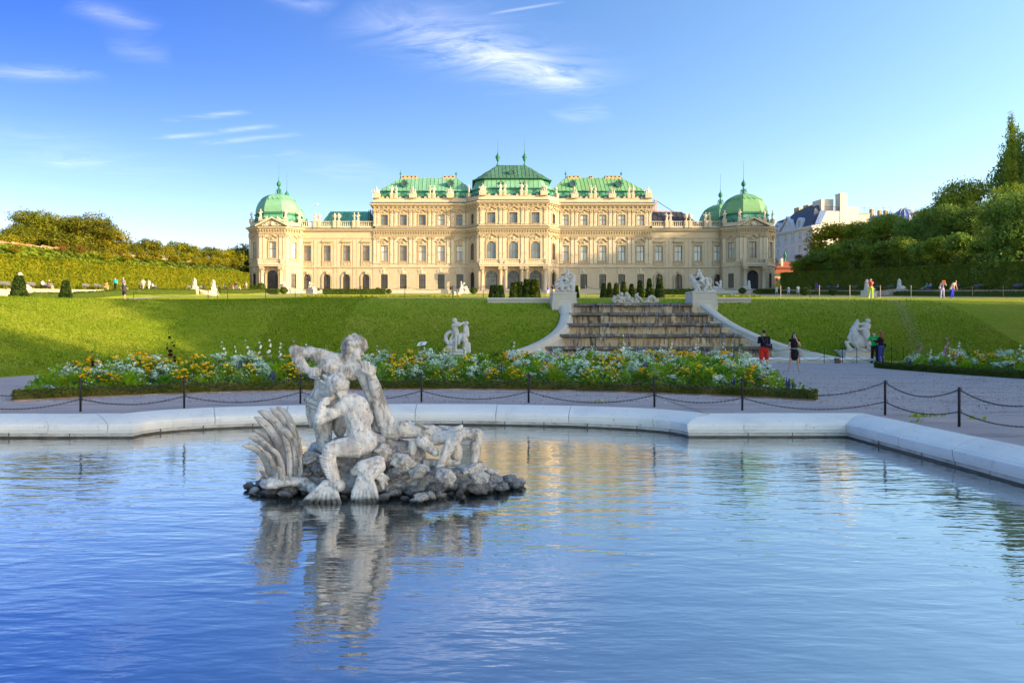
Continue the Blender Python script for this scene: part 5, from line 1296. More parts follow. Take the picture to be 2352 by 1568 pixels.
ordn = ['first','second','third','fourth','fifth','sixth','seventh','eighth','ninth','tenth','eleventh','twelfth','thirteenth','fourteenth','fifteenth','sixteenth','seventeenth','eighteenth','nineteenth','twentieth','twenty-first','twenty-second','twenty-third','twenty-fourth','twenty-fifth','twenty-sixth','twenty-seventh','twenty-eighth']
def zone(x):
    x -= PCX
    return 'left pavilion' if x < -52 else 'left low wing' if x < -BX else 'left tall block' if x < -CC+.3 else 'palace centre' if x < CC-.3 else 'right tall block' if x < BX else 'right low wing' if x < 51.5 else 'right pavilion'
cnt = {}; ks = 0
for p, rz, kind in FIG:
    z = zone(p.x); kk = {'stand':'standing stone figure','group':'seated stone figure with trophies','vase':'lidded stone vase','reclineL':'reclining stone figure','reclineR':'reclining stone figure'}[kind]
    c = cnt.get((z, kk), 0); cnt[z, kk] = c+1; ks += 1
    vs_ = SM[kind]; o = link('vase' if kind == 'vase' else 'statue', vs_[(ks*7)%len(vs_)], None, p, rz+(0 if kind in ('vase',) or kind[0] == 'r' else random.uniform(-.5,.5)))
    wh = 'pediment' if kind[0] == 'r' else ('balustrade' if 'wing' in z else 'roof parapet')
    tag(o, '%s %s, %s of the %s' % (ordn[c], kk.replace('with trophies','').strip(), wh, z), 'vase' if kind == 'vase' else 'statue', 'stone figures and vases along the palace roof line')
# ---- beasts and heroes at the cascade head, winged groups, sphinxes: traced volumes with depth
def T(px, py, d, x0, y0, sc, dy=0):
    """point of a figure group: zoomed pixel -> world, dy metres nearer (-) or farther (+)"""
    P = W(x0+px*sc, y0+py*sc, d); P.y += dy; return P
def traced(name, rec, d, x0, y0, sc, mt, vox, label, cat, smooth=2, disp=0):
    mb = MB(); k = d*sc/F
    for r in rec:
        if r[0] == 'c': _, (x, y, dy), (x2, y2, dy2), ra, rb = r; mb.cap(T(x,y,d,x0,y0,sc,dy), T(x2,y2,d,x0,y0,sc,dy2), ra*k, rb*k, 10)
        else:
            _, (x, y, dy), rr_ = r[:3]; rot = Matrix.Rotation(radians(r[3]), 3, 'Y') if len(r) > 3 else None
            mb.ell(T(x,y,d,x0,y0,sc,dy), (rr_[0]*k, rr_[2]*k, rr_[1]*k), rot)
    o = grow(mb, name, mt, vox*.72, smooth=min(smooth,1), disp=disp, sharp=2.0)
    if label: tag(o, label, cat)
    return o
# left: man straddling a spotted beast (zoom 2180,1060 x7.84)
LB = [('e',(690,640,0),(210,95,80),4),('c',(480,660,0),(560,600,0),95,90),('c',(820,620,0),(880,480,.0),110,80),('c',(880,480,0),(890,400,0),80,62),('e',(900,370,0),(60,60,45)),('c',(920,380,0),(985,360,0),45,20),('c',(930,410,-.05),(960,470,-.05),28,18),
      ('c',(540,680,-.18),(510,780,-.25),60,40),('e',(530,790,-.3),(60,24,40)),('c',(420,690,.1),(520,760,.15),60,35),('c',(850,640,-.2),(860,800,-.25),55,42),('e',(850,815,-.3),(60,26,40)),('c',(900,640,.15),(920,810,.2),55,40),
      ('c',(440,690,0),(340,650,.05),40,38),('c',(340,650,.05),(330,560,.05),36,34),('c',(330,560,.05),(400,480,0),34,32),('c',(400,480,0),(560,458,-.05),32,22),
      ('c',(640,420,0),(710,270,0),72,66),('c',(660,250,0),(770,240,0),40,38),('e',(715,195,0),(48,46,46)),('e',(715,180,.04),(54,46,50)),('c',(770,240,0),(840,290,-.02),34,28),('c',(840,290,-.02),(905,320,-.02),28,22),('c',(690,290,.1),(730,420,.1),30,26),('c',(730,420,.1),(830,430,0),26,22),
      ('c',(630,430,-.1),(700,500,-.2),56,44),('c',(560,390,.05),(480,570,-.1),64,44),('c',(480,570,-.12),(330,770,-.15),42,24),('c',(700,500,-.2),(640,560,-.2),40,30),('e',(730,560,0),(130,45,60),-10),
      ('e',(600,830,0),(300,38,90)),('e',(720,760,-.2),(60,70,40))]
RB = [('e',(560,600,0),(160,110,80),10),('c',(450,560,0),(390,420,0),100,70),('c',(390,440,0),(340,360,0),72,52),('e',(330,360,0),(55,60,48)),('c',(325,380,0),(310,470,0),42,28),('c',(350,320,0),(365,275,0),22,10),('c',(500,640,-.2),(580,790,-.3),60,34),('c',(440,640,-.1),(500,780,-.2),50,34),('e',(490,800,-.2),(80,26,50)),('c',(400,560,0),(430,690,0),50,40),
      ('c',(720,600,0),(760,480,.05),60,40),('c',(700,420,0),(600,290,0),66,62),('c',(560,260,0),(640,250,0),40,40),('e',(585,190,0),(48,46,46)),('e',(590,175,.03),(52,44,48)),('c',(560,270,-.1),(520,370,-.15),34,28),('c',(520,370,-.15),(370,425,-.12),28,22),('c',(620,290,.1),(540,380,.1),32,26),
      ('c',(730,440,0),(600,510,-.25),58,46),('c',(600,510,-.25),(690,560,-.2),42,34),('c',(820,430,0),(840,600,-.1),50,48),('c',(840,620,-.15),(740,760,-.2),56,32),('e',(720,790,-.25),(50,24,40)),('c',(860,480,.05),(950,650,.05),50,36),('c',(950,650,.05),(1020,790,.05),34,24),('e',(1050,800,0),(60,24,40)),
      ('c',(840,420,.1),(960,440,.1),45,40),('c',(960,440,.1),(1000,520,.1),40,34),('c',(1000,520,.1),(970,640,.1),34,24),('e',(880,660,.12),(60,120,25)),('e',(760,820,0),(330,36,90)),('e',(500,810,-.1),(70,30,60))]
def ped(name, px0, px1, py0, py1, d, dep, label, mt=None, base=None):
    x0, x1 = WX(px0, d), WX(px1, d); zt_, zb = WZ(py0, d), WZ(py1, d)
    t = thing(name, label, 'pedestal', ((x0+x1)/2, d+dep/2, zb))
    h = zt_-zb; mt = mt or M['pedestal']
    mb = MB(); mb.cbox(x0, x1, d, d+dep, zb-.8, zb+h*.30, .02); mb.build('base_block', mt, t)
    mb = MB(); mb.cbox(x0+.05, x1-.05, d+.05, d+dep-.05, zb+h*.303, zb+h*.86, .01); mb.build('die_block', mt, t)
    mb = MB(); mb.cbox(x0+.02, x1-.02, d+.02, d+dep-.02, zb+h*.863, zt_, .05); mb.build('cap_slab', mt, t)
    return t
ped('statue_pedestal', 1268, 1326, 670.5, 700, 48.2, 1.7, 'large square stone pedestal at the left head of the cascade')
ped('statue_pedestal', 1590, 1649, 668, 700, 48.2, 1.7, 'large square stone pedestal at the right head of the cascade')
traced('statue', LB, 48.9, 1251.8, 608.7, .07324, M['marble'], .028, 'white marble man wrestling a spotted beast with curling tail, left of the cascade head', 'statue', disp=.004)
traced('statue', RB, 48.9, 1561.8, 608.7, .07324, M['marble'], .028, 'white marble man riding a rearing winged beast, right of the cascade head', 'statue', disp=.004)
# river gods on the top tier (zoom 2420,1140 x9.046)
RG = [('c',(560,620,0),(570,480,0),90,80),('c',(520,460,0),(640,450,0),45,45),('e',(600,330,0),(70,74,66)),('c',(640,470,-.05),(700,600,-.1),45,32),('c',(520,480,-.1),(480,460,-.2),32,28),('c',(480,460,-.2),(440,385,-.2),28,22),('e',(445,375,-.2),(34,28,26)),('c',(480,600,-.2),(430,560,-.25),60,50),('c',(430,560,-.2),(330,620,-.2),50,40),
      ('e',(330,540,0),(90,100,70)),('e',(335,415,0),(46,44,40)),('c',(350,480,0),(460,400,-.1),46,34),('e',(720,500,.1),(110,110,70)),('c',(840,560,.05),(850,450,.05),95,85),('e',(790,330,.05),(76,80,70)),('c',(850,340,0),(920,460,0),30,40),('e',(970,500,-.1),(55,55,50)),('c',(960,620,-.1),(970,560,-.1),70,55),('c',(930,560,-.15),(820,530,-.15),30,26),
      ('c',(1180,620,0),(1150,500,0),90,75),('e',(1140,390,0),(74,78,66)),('e',(1180,310,0),(35,30,30)),('c',(1180,420,-.1),(1240,470,-.15),36,28),('c',(1240,470,-.15),(1330,590,-.1),40,34),('e',(1150,590,0),(110,60,60)),
      ('c',(1450,620,0),(1520,560,0),50,40),('c',(1520,600,-.05),(1600,460,0),50,56),('c',(1600,460,0),(1680,410,0),58,58),('c',(1680,410,0),(1790,470,0),58,54),('c',(1790,470,0),(1840,600,0),52,44),('e',(1910,570,0),(42,80,20)),('c',(1640,600,0),(1700,500,0),40,36),('e',(800,640,0),(500,40,80)),('e',(1600,630,0),(280,30,70))]
traced('statue', RG, 47.9, 1389.6, 654.6, .06347, M['statue_warm'], .026, 'low group of reclining river gods and a dolphin on the top cascade tier', 'statue')
# left bank group: man with curl-tailed sea beast (zoom 1740,1250 x8.711)
LS = [('c',(640,1130,0),(560,1020,0),100,90),('c',(660,1000,0),(860,900,-.05),110,140),('c',(900,850,-.05),(1080,760,-.05),140,120),('c',(1080,760,-.05),(1080,560,-.05),120,100),('c',(1080,560,0),(1060,420,-.05),90,75),('c',(1060,420,-.05),(1110,370,-.1),85,70),('e',(1090,380,-.1),(75,70,60)),('e',(1040,610,-.2),(60,110,40)),('e',(1020,900,-.25),(80,150,60)),
      ('c',(480,1080,0),(380,960,0),70,68),('c',(380,960,0),(370,830,0),64,60),('c',(370,830,0),(430,720,0),60,56),('c',(430,720,0),(540,660,0),56,54),('c',(540,660,0),(620,700,0),54,46),('c',(620,700,0),(620,800,0),46,40),('c',(620,800,0),(540,930,0),40,36),
      ('c',(760,750,-.1),(690,500,-.1),95,100),('c',(640,470,-.1),(760,380,-.1),70,60),('e',(690,290,-.1),(78,78,70)),('e',(680,255,-.08),(86,62,76)),('c',(640,440,-.2),(860,440,-.3),58,44),('c',(860,440,-.3),(1000,350,-.25),44,36),('c',(760,370,-.1),(900,390,-.1),50,40),('e',(800,830,-.15),(80,150,60)),
      ('c',(850,820,-.2),(830,1100,-.3),70,28),('c',(760,800,-.1),(740,1050,-.2),80,54),('c',(740,1050,-.2),(710,1330,-.2),52,36),('c',(620,1060,.0),(660,1300,-.05),80,36),('c',(1060,950,0),(1060,1350,0),100,110),('c',(1160,1100,0),(1170,1350,0),80,85),('e',(520,1230,0),(170,90,100)),('e',(760,1340,0),(420,80,130)),('e',(760,1480,0),(440,120,140))]
traced('statue', LS, 41.2, 999.1, 717.7, .06592, M['marble'], .022, 'white marble man strangling a looped-tailed sea beast, left of the cascade', 'statue', disp=.004)
# right bank group (zoom 3300,1200 x5.227)
RS = [('e',(740,860,0),(190,150,110)),('c',(640,800,0),(600,640,0),100,80),('c',(600,640,0),(640,560,0),70,60),('c',(640,570,0),(630,490,0),45,25),('c',(650,520,0),(680,420,0),50,20),('c',(600,570,0),(575,545,0),26,18),('c',(640,860,-.1),(650,1000,-.15),52,34),('e',(640,1020,-.2),(70,28,50)),('e',(830,720,.05),(110,110,50)),('c',(900,680,.1),(920,780,.1),50,40),('c',(880,840,.05),(930,900,.05),60,40),('c',(930,900,0),(980,980,0),38,26),
      ('c',(550,680,0),(500,790,0),36,30),('c',(500,790,0),(560,880,0),30,30),('c',(450,890,0),(520,1040,0),34,40),('c',(440,880,0),(540,870,0),30,24),('c',(820,620,-.1),(840,530,-.1),72,66),('c',(800,500,-.1),(880,500,-.1),40,36),('e',(885,440,-.1),(46,46,42)),('e',(880,420,-.08),(48,30,42)),('c',(780,500,-.1),(720,510,-.05),32,26),('c',(720,510,-.05),(690,460,0),26,22),('c',(890,520,-.15),(860,590,-.25),36,30),('c',(860,590,-.25),(660,610,-.2),30,26),
      ('c',(800,650,-.2),(810,790,-.35),70,48),('c',(810,790,-.35),(840,960,-.3),46,28),('e',(860,1010,-.3),(50,24,40)),('c',(700,900,0),(700,1010,0),50,50),('e',(740,1040,0),(240,36,110)),('e',(970,1010,0),(55,40,50)),('e',(520,1030,0),(60,50,60))]
ped('statue_pedestal', 1942, 2009, 805, 823, 40.7, 2.0, 'white stone pedestal under the winged group right of the cascade foot')
traced('statue', RS, 41.5, 1894.8, 689, .10985, M['marble'], .024, 'white marble man astride a rearing griffin, beside the standing couple', 'statue', disp=.004)
# sphinxes
def sphinx():
    mb = MB(); mb.ell((0,.75,.32), (.34,.75,.32)); mb.ell((0,1.25,.36), (.40,.42,.36)); mb.cap((0,.15,.35), (0,-.02,.95), .34, .27); mb.cap((-.2,.0,1.0),(.2,0,1.0),.15,.15); mb.cap((0,-.02,1.05),(0,-.06,1.3),.13,.12)
    mb.ell((0,-.08,1.47),(.17,.19,.22)); mb.ell((0,.03,1.5),(.27,.22,.27)); mb.ell((0,.0,1.72),(.2,.18,.14))
    for s in (-1,1):
        mb.cap((.24*s,.0,.85),(.26*s,-.12,.15),.13,.11); mb.ell((.26*s,-.28,.1),(.12,.22,.1)); mb.ell((.12*s,-.18,.95),(.12,.1,.12)); mb.ell((.24*s,.02,1.35),(.09,.12,.28)); mb.cap((.38*s,1.3,.3),(.36*s,.75,.12),.18,.12)
    mb.ell((0,.6,.05),(.5,1.1,.08))
    return mb
SPH = grow(sphinx(), 'sphinx', M['marble'], .05, smat=False)
SPW = (lambda: (lambda mb: (mb.cap((.2,.25,.8),(.35,.75,1.35),.12,.2), mb.cap((-.2,.25,.8),(-.35,.75,1.35),.12,.2), grow(mb, 'sphinx', M['marble'], .05, smat=False))[-1])(sphinx()))()
def put_sphinx(px, pyt, pym, pyb, d, rz, label, mesh=None, pw=1.25, pd=2.2, mt=None, plab=None):
    x = WX(px, d); zm = WZ(pym, d); h = WZ(pyt, d)-zm
    o = link('sphinx', mesh or SPH, None, (x, d, zm), rz, h/1.86); tag(o, label, 'sphinx', 'stone sphinxes on pedestals')
    if mt: o.data = o.data.copy(); o.data.materials[0] = mt
    t = thing('sphinx_pedestal', plab or label.replace('sphinx', 'pedestal of the sphinx'), 'pedestal', (x, d, WZ(pyb, d)), 'pedestals of the sphinxes', rz)
    k = h/1.86; z0 = 0; hz = zm-WZ(pyb, d)
    mb = MB(); mb.cbox(-.62*k,.62*k,-.6*k,1.75*k,-.6,hz-.14,.02); mb.build('die_block', mt or M['pedestal'], t, (0,0,0)); mb = MB(); mb.cbox(-.68*k,.68*k,-.66*k,1.8*k,hz-.137,hz,.03); mb.build('cap_slab', mt or M['pedestal'], t, (0,0,0))
WS = M['statue_warm']
put_sphinx(46, 625, 667, 692, 68, radians(8), 'big white sphinx half hidden by a clipped cone at the left edge', mt=WS)
put_sphinx(447, 638.5, 663.5, 679, 110, radians(15), 'white sphinx on a tall pedestal, nearer one beside the left steps', mt=WS)
put_sphinx(490, 642, 667.5, 681, 117, radians(15), 'white sphinx on a tall pedestal, farther one beside the left steps', mt=WS)
put_sphinx(1991, 641, 668, 682, 106, radians(-60), 'pale sphinx behind the woman in the pink top')
put_sphinx(2065.5, 640, 664, 676, 107, radians(-55), 'pale sphinx on its pedestal right of the yellow-trousered woman')
put_sphinx(1059, 645.5, 663, 672, 158, radians(-70), 'winged sphinx beside the palace centre stairs', SPW, mt=WS)
put_sphinx(711, 646.5, 664.5, 673, 160, radians(-120), 'winged sphinx by the stairs of the left pavilion', SPW, mt=WS)
put_sphinx(652, 646, 665, 673, 161, radians(-20), 'white sphinx in front of the left pavilion gate', mt=WS)
put_sphinx(1655, 643, 664, 673, 160, radians(60), 'winged sphinx left of the right pavilion stairs', SPW)
put_sphinx(1720.5, 643.5, 665, 673, 160, radians(30), 'white sphinx in front of the right pavilion gate')
PUT = [('c',(0,0,0),(0,-60,0),30,26),('e',(0,-110,0),(30,32,28)),('c',(20,-60,0),(60,-90,0),14,10),('c',(-20,-55,0),(-55,-20,0),14,10),('c',(-10,0,0),(-60,10,-.1),22,14),('c',(10,0,0),(60,20,-.1),22,14),('c',(110,10,0),(105,-50,0),30,26),('e',(105,-95,0),(28,30,26)),('c',(110,-50,0),(160,-70,0),12,10),('c',(110,10,0),(170,20,0),20,14),('e',(50,20,0),(150,14,60))]
traced('putti_group', PUT, 130, 1681, 684, .07, M['marble'], .05, 'small white putti playing on the lawn near the right pavilion', 'statue', 1)
traced('putti_group', PUT, 130, 1044, 682, .09, M['statue_warm'], .05, 'small pale putti on the lawn before the centre stairs', 'statue', 1)

# ================================================================ CHAIN FENCES
POST = MB(); POST.lathe([(.024,-.1),(.024,.70),(.02,.715),(.008,.72)], 8); POST.tube([(.03+.022*cos(t),0,.685+.026*sin(t)) for t in [i*pi/4 for i in range(8)]], .006, 4, True); POST.tube([(.03+.022*cos(t),0,.29+.026*sin(t)) for t in [i*pi/4 for i in range(8)]], .006, 4, True)
POSTM = POST.mesh('post', M['iron'], True)
THIN = MB(); THIN.lathe([(.02,-.1),(.02,.9),(.0,.92)], 6); THINM = THIN.mesh('post', M['iron'])
def chain(mb, p, q, sag, pitch=.042, links=True, r=.006):
    n = max(8, int((q-p).length*1.02/pitch)); pts = [p.lerp(q, i/n)+Vector((0,0,-sag*4*(i/n)*(1-i/n))) for i in range(n+1)]
    if not links: mb.tube(pts[::4]+[pts[-1]] if n > 16 else pts, r, 4); return
    for i in range(n):
        a, b = pts[i], pts[i+1]; c = (a+b)/2; t = (b-a).normalized(); s = t.cross(Vector((0,0,1))).normalized(); u = s.cross(t)
        w = s if i%2 else u
        mb.tube([c+t*(.031*cos(k))+w*(.014*sin(k)) for k in [j*pi/3 for j in range(6)]], .0058, 3, True)
fence = thing('chain_fence', 'low black iron post and chain fence round the pool rim', 'fence', (8.5, 14.3, 0))
fp = [(-130,15.0),(185,15.0),(423,15.7),(690,16.75),(968,17.1),(1214,16.9),(1503,15.95),(1705,15.25),(2033,14.4),(2203,12.6),(2430,10.85)]
fpts = [Vector((WX(px, d), d, 0)) for px, d in fp]+[Vector((8.98, y, 0)) for y in (9.05, 7.25, 5.45, 3.65, 1.85)]
for p in fpts: link('post', POSTM, fence, p-Vector(fence.location))
for p, q in zip(fpts, fpts[1:]):
    for z, s in ((.675,.26),(.275,.17)):
        mb = MB(); chain(mb, p+Vector((0,0,z)), q+Vector((0,0,z)), s*((q-p).length/2.3)); mb.build('chain', M['iron'], fence)
mb = MB(); chain(mb, fpts[7].lerp(fpts[8], .47)+Vector((0,0,.42)), fpts[7].lerp(fpts[8], .47)+Vector((0,0,.30)), 0); mb.build('loose_link', M['iron'], fence)
fence2 = thing('chain_fence', 'thin dark post and chain fence before the cascade foot basin', 'fence', (20, 39, 0))
p2 = [Vector((WX(px, d), d, 0)) for px, d in ((1610,38.6),(1837,38.7),(1893,38.7),(1935,38.7),(1968,38.6),(2012,38.8),(2048,39),(2075,40.5))]
for p in p2: link('post', THINM, fence2, p-Vector(fence2.location))
for p, q in zip(p2, p2[1:]):
    for z in (.86, .4):
        mb = MB(); chain(mb, p+Vector((0,0,z)), q+Vector((0,0,z)), .22, .06, False, .011); mb.build('chain', M['iron'], fence2)
fence3 = thing('chain_fence', 'thin post and chain fence along the crest of the grass bank', 'fence', (10, 62, 4.8))
p3 = [Vector((WX(px, d), d, ground_z(WX(px, d), d))) for px, d in ((306.7,66),(478,66),(499,67),(523,67),(610,67),(678,68),(749,68),(829,66),(930,66),(1040,64),(1110,63),(1180,63))]
p4 = [Vector((WX(px, d), d, ground_z(WX(px, d), d))) for px, d in ((1345,62),(1423,62),(1620,63),(1793,63),(1861,64),(1882,62),(1952,62),(2022,62),(2092.6,63),(2233,66),(2304,66),(2400,66))]
M['post_pale'] = pm('post_pale', [(.45,.42,.36),(.52,.5,.44)], 3., .6)
THINP = MB(); THINP.lathe([(.028,-.1),(.028,1.15),(.0,1.17)], 6); THINPM = THINP.mesh('post', M['post_pale']); THINDM = THINP.mesh('post', M['iron'])
for pp_, pale in ((p3, False), (p4, True)):
    for i, p in enumerate(pp_): link('post', THINPM if pale and i not in (4,9,10) else THINDM, fence3, p-Vector(fence3.location))
    for p, q in zip(pp_, pp_[1:]):
        mb = MB(); chain(mb, p+Vector((0,0,1.1)), q+Vector((0,0,1.1)), .35, .1, False, .013); mb.build('chain', M['iron'], fence3)

# ================================================================ SIGN, BENCHES, BINS
sg_ = thing('information_sign', 'small tilted white information board on a wooden post behind the flowers', 'sign', (WX(968,38.5), 38.5, 0))
P = W(969, 790, 38.5); mb = MB(); mb.box(P.x-.03, P.x+.03, 38.5, 38.56, -.1, P.z); mb.build('post', M['bark'], sg_)
mb = MB(); mb.hexa([P+Vector((-.27,-.12,-.11)), P+Vector((.2,-.12,-.05)), P+Vector((.27,.16,.11)), P+Vector((-.17,.16,.07))], [P+Vector((-.27,-.13,-.08)), P+Vector((.2,-.13,-.02)), P+Vector((.27,.15,.14)), P+Vector((-.17,.15,.10))]); mb.build('panel', M['white_line'], sg_)
mb = MB(); mb.hexa([P+Vector((-.14,-.08,-.045)), P+Vector((.0,-.08,-.02)), P+Vector((.05,.04,.045)), P+Vector((-.08,.04,.03))], [P+Vector((-.14,-.085,-.03)), P+Vector((.0,-.085,-.005)), P+Vector((.05,.035,.06)), P+Vector((-.08,.035,.045))]); mb.build('picture', cloth((.08,.16,.35)), sg_)
def bench_parts():
    out = []
    for k in range(3): mb = MB(); mb.box(-.85,.85,-.36+.14*k,-.25+.14*k,.42,.46); out.append(('seat_slat', mb.mesh('seat_slat', M['wood_dark'])))
    for k in range(3): mb = MB(); mb.box(-.85,.85,.08+.03*k,.11+.03*k,.56+.13*k,.66+.13*k); out.append(('back_slat', mb.mesh('back_slat', cloth((.16,.17,.19)))))
    for s in (-1,1):
        mb = MB(); x = .7*s; mb.tube([(x,-.36,0),(x,-.3,.2),(x,-.36,.41),(x,.05,.41),(x,.2,.95)], .022, 5); mb.tube([(x,.18,0),(x,.05,.2),(x,.05,.41)], .022, 5); mb.tube([(x,-.36,.41),(x,-.36,.62),(x,.05,.64)], .02, 5); out.append(('leg_frame', mb.mesh('leg_frame', M['iron'])))
    return out
BP = bench_parts(); nb = 0
def bench(px, side, label):
    R = 73.6 if side > 0 else -51.4; d = R*F/(px-PX0)
    t = thing('park_bench', label, 'bench', (R, d, side_z(d)+.045), 'park benches along the tall hedges', -pi/2 if side > 0 else pi/2)
    if side < 0: t.rotation_euler.z = pi/2
    for n_, m in BP: link(n_, m, t, (0,0,0))
    return d
for i, px in enumerate((15, 74, 115, 199, 226, 356, 436, 464, 499, 517, 534)): bench(px, -1, ['dark park bench at the left edge before the sunlit hedge','dark park bench between the big sphinx and the seated couple','dark park bench under the couple with the red-haired woman','empty dark park bench left of the woman in orange','dark park bench beside the sunbathing woman in orange','dark park bench under the lounging man in white','dark park bench just behind the nearer left sphinx','empty dark park bench between the two left sphinxes','dark park bench just right of the farther left sphinx','dark park bench under the figure in black near the left pavilion','dark park bench under the figure in red near the left pavilion'][i])
for i, px in enumerate((1883, 1902, 1921, 1962, 2011, 2043, 2131, 2194, 2245, 2335)): bench(px, 1, ['grey park bench right beside the woman in the purple dress','grey park bench next to the distant seated pair, on their left','grey park bench under the distant seated pair in pink','empty grey park bench left of the pink-topped woman','empty grey park bench between the two right sphinxes','grey park bench directly behind the right sphinx','grey park bench under the seated couple in green and blue','grey park bench behind the woman in blue trousers','empty grey park bench right of the woman in blue trousers','empty grey park bench at the right picture edge'][i])
def bin_(x, y, z, label, rr=.18):
    t = thing('litter_bin', label, 'litter bin', (x, y, z), 'litter bins'); mb = MB(); mb.lathe([(rr*.85,.25),(rr,.3),(rr,.82),(rr*.9,.84)], 10); mb.build('bin_body', M['iron_lattice'], t, (0,0,0))
    mb = MB(); mb.tube([(-.25,0,0),(-.25,0,.95),(.25,0,.95),(.25,0,0)], .03, 5); mb.build('frame', M['iron'], t, (0,0,0))
for px, d, lab in ((322, 103, 'dark litter bin beside the man in white at the left hedge'), (469, 116, 'dark litter bin between the left sphinxes')): bin_(WX(px, d), d, side_z(d)+.04, lab)
for px, d, lab in ((732, 163, 'dark litter bin by the left pavilion stairs'), (1036, 160, 'dark litter bin left of the winged sphinx at the centre stairs'), (1389-73, 160, 'dark litter bin against the palace behind the left beast statue')): bin_(WX(px, d), d, 11.3, lab, .3)
# ================================================================ TREES
def crown_mesh(name, lobes, n, s, mt, seed, fill=.35, droop=0.):
    rr = random.Random(seed); mb = MB(); ws = [l[3]*l[4] for l in lobes]; tot = sum(ws)
    k = 5
    for _ in range(n//k):
        t = rr.random()*tot; i = 0
        while t > ws[i]: t -= ws[i]; i += 1
        x, y, z, rh, rv = lobes[i]
        d = Vector((rr.gauss(0,1), rr.gauss(0,1), rr.gauss(0,1))).normalized()
        if d.z < -.35: d.z *= .5
        r = rr.uniform(.82, 1.06) if rr.random() > fill else rr.uniform(.45, .85)
        r *= 1+.22*noise.noise(Vector((d.x*2.2+x, d.y*2.2+y, d.z*2.2+seed)))
        c = Vector((x+d.x*rh*r, y+d.y*rh*r, z+d.z*rv*r))
        for _ in range(k):
            q = c+Vector((rr.gauss(0,1), rr.gauss(0,1), rr.gauss(0,.7)-droop))*s*1.25
            nn = (d*.8+Vector((rr.gauss(0,1), rr.gauss(0,1), rr.gauss(0,1)+.5))*.7).normalized(); u = nn.orthogonal().normalized(); v = nn.cross(u); a = rr.uniform(0, 6.28); u, v = u*cos(a)+v*sin(a), v*cos(a)-u*sin(a)
            e = s*rr.uniform(.6, 1.25); mb.add([q-u*e, q+v*e*.5, q+u*e, q-v*e*.5], [(0,1,2,3)])
    return mb.mesh(name, mt)
def lobes_round(r, h0, n, seed, flat=.8, spread=.62, low=0):
    rr = random.Random(seed); L = [(0,0,h0,r*.7,r*.7*flat)]
    for i in range(low):
        a = 2*pi*i/low; L.append((r*.55*cos(a), r*.55*sin(a), h0*rr.uniform(.28,.55), r*rr.uniform(.32,.5), r*rr.uniform(.3,.45)))
    for i in range(n):
        a = 2*pi*i/n+rr.uniform(-.4,.4); e = rr.uniform(-.35,.85); q = r*spread*rr.uniform(.7,1.1)
        L.append((q*cos(a)*cos(e*.8), q*sin(a)*cos(e*.8), h0+q*sin(e)*flat*1.2, r*rr.uniform(.28,.5), r*rr.uniform(.25,.42)*flat))
    return L
M['leaf_lit'] = leafmat('leaf_olive', [(.074,.098,.007),(.148,.164,.010),(.230,.213,.013)], .35, .3)
M['leaf_green'] = leafmat('leaf_green', [(.136,.210,.019),(.231,.319,.033),(.353,.393,.040)], .35, .3)
M['leaf_dark'] = leafmat('leaf_dark', [(.090,.170,.025),(.163,.260,.039),(.244,.325,.052)], .5, .25)
M['leaf_yellow'] = leafmat('leaf_yellow', [(.150,.165,.007),(.240,.225,.011),(.315,.270,.013)], .6, .35)
M['leaf_rust'] = leafmat('leaf_rust', [(.16,.09,.015),(.22,.14,.02)], .8, .3)
def trunk_mesh(h, r, limbs, seed, spread=.5, top=.75):
    rr = random.Random(seed); mb = MB(); mb.tube([(0,0,-.6),(0,0,0),(.04*h*.3,0,h*.4),(0,.02*h,h*top)], [r*1.35,r*1.1,r*.85,r*.5], 8)
    for i in range(limbs):
        a = 2*pi*i/limbs+rr.uniform(-.4,.4); z0 = h*rr.uniform(.3,.6); L = h*spread*rr.uniform(.6,1)
        mb.tube([(0,0,z0),(cos(a)*L*.45,sin(a)*L*.45,z0+L*.3),(cos(a)*L,sin(a)*L,z0+L*.75)], [r*.5,r*.32,r*.12], 6)
    return mb.mesh('trunk', M['bark'], True)
CM = {}; TOP = {}
def kind(key, lobes, n, s, mt, seed, th, tr, limbs, **kw):
    c_ = crown_mesh('crown', lobes, n, s, M[mt], seed); zs_ = sorted(v.co.z for v in c_.vertices); CM[key] = (c_, trunk_mesh(th, tr, limbs, seed)); TOP[key] = zs_[-max(1, len(zs_)//400)]
kind('big_lit', lobes_round(7, 8.0, 16, 1, low=7), 24000, .23, 'leaf_lit', 1, 9, .45, 7); kind('big_lit2', lobes_round(7, 8.0, 18, 2, .75, low=7), 24000, .22, 'leaf_lit', 2, 9, .4, 7)
kind('mid_lit', lobes_round(4.2, 5.2, 10, 3, .95, low=5), 7000, .24, 'leaf_yellow', 3, 6, .2, 5); kind('mid_green', lobes_round(4.2, 5.2, 10, 4, 1, low=5), 7000, .24, 'leaf_lit', 4, 6, .2, 5)
kind('young', lobes_round(1.35, 4.0, 6, 5, 1.15), 1500, .14, 'leaf_yellow', 5, 4.0, .06, 4); kind('young_rust', lobes_round(1.2, 4.0, 5, 6, 1.3), 700, .12, 'leaf_rust', 6, 4.4, .05, 4)
kind('young_dark', lobes_round(1.9, 3.9, 8, 7, 1.05), 3600, .17, 'leaf_dark', 7, 3.6, .09, 4); kind('young_dark2', lobes_round(1.9, 4.1, 8, 17, 1.25), 3600, .16, 'leaf_green', 8, 3.6, .09, 4)
kind('big_shade', lobes_round(7, 8.2, 16, 9, low=9), 26000, .22, 'leaf_green', 9, 9, .45, 7); kind('big_dark', lobes_round(7, 8.0, 17, 10, .95, low=9), 24000, .24, 'leaf_dark', 10, 9, .45, 7)
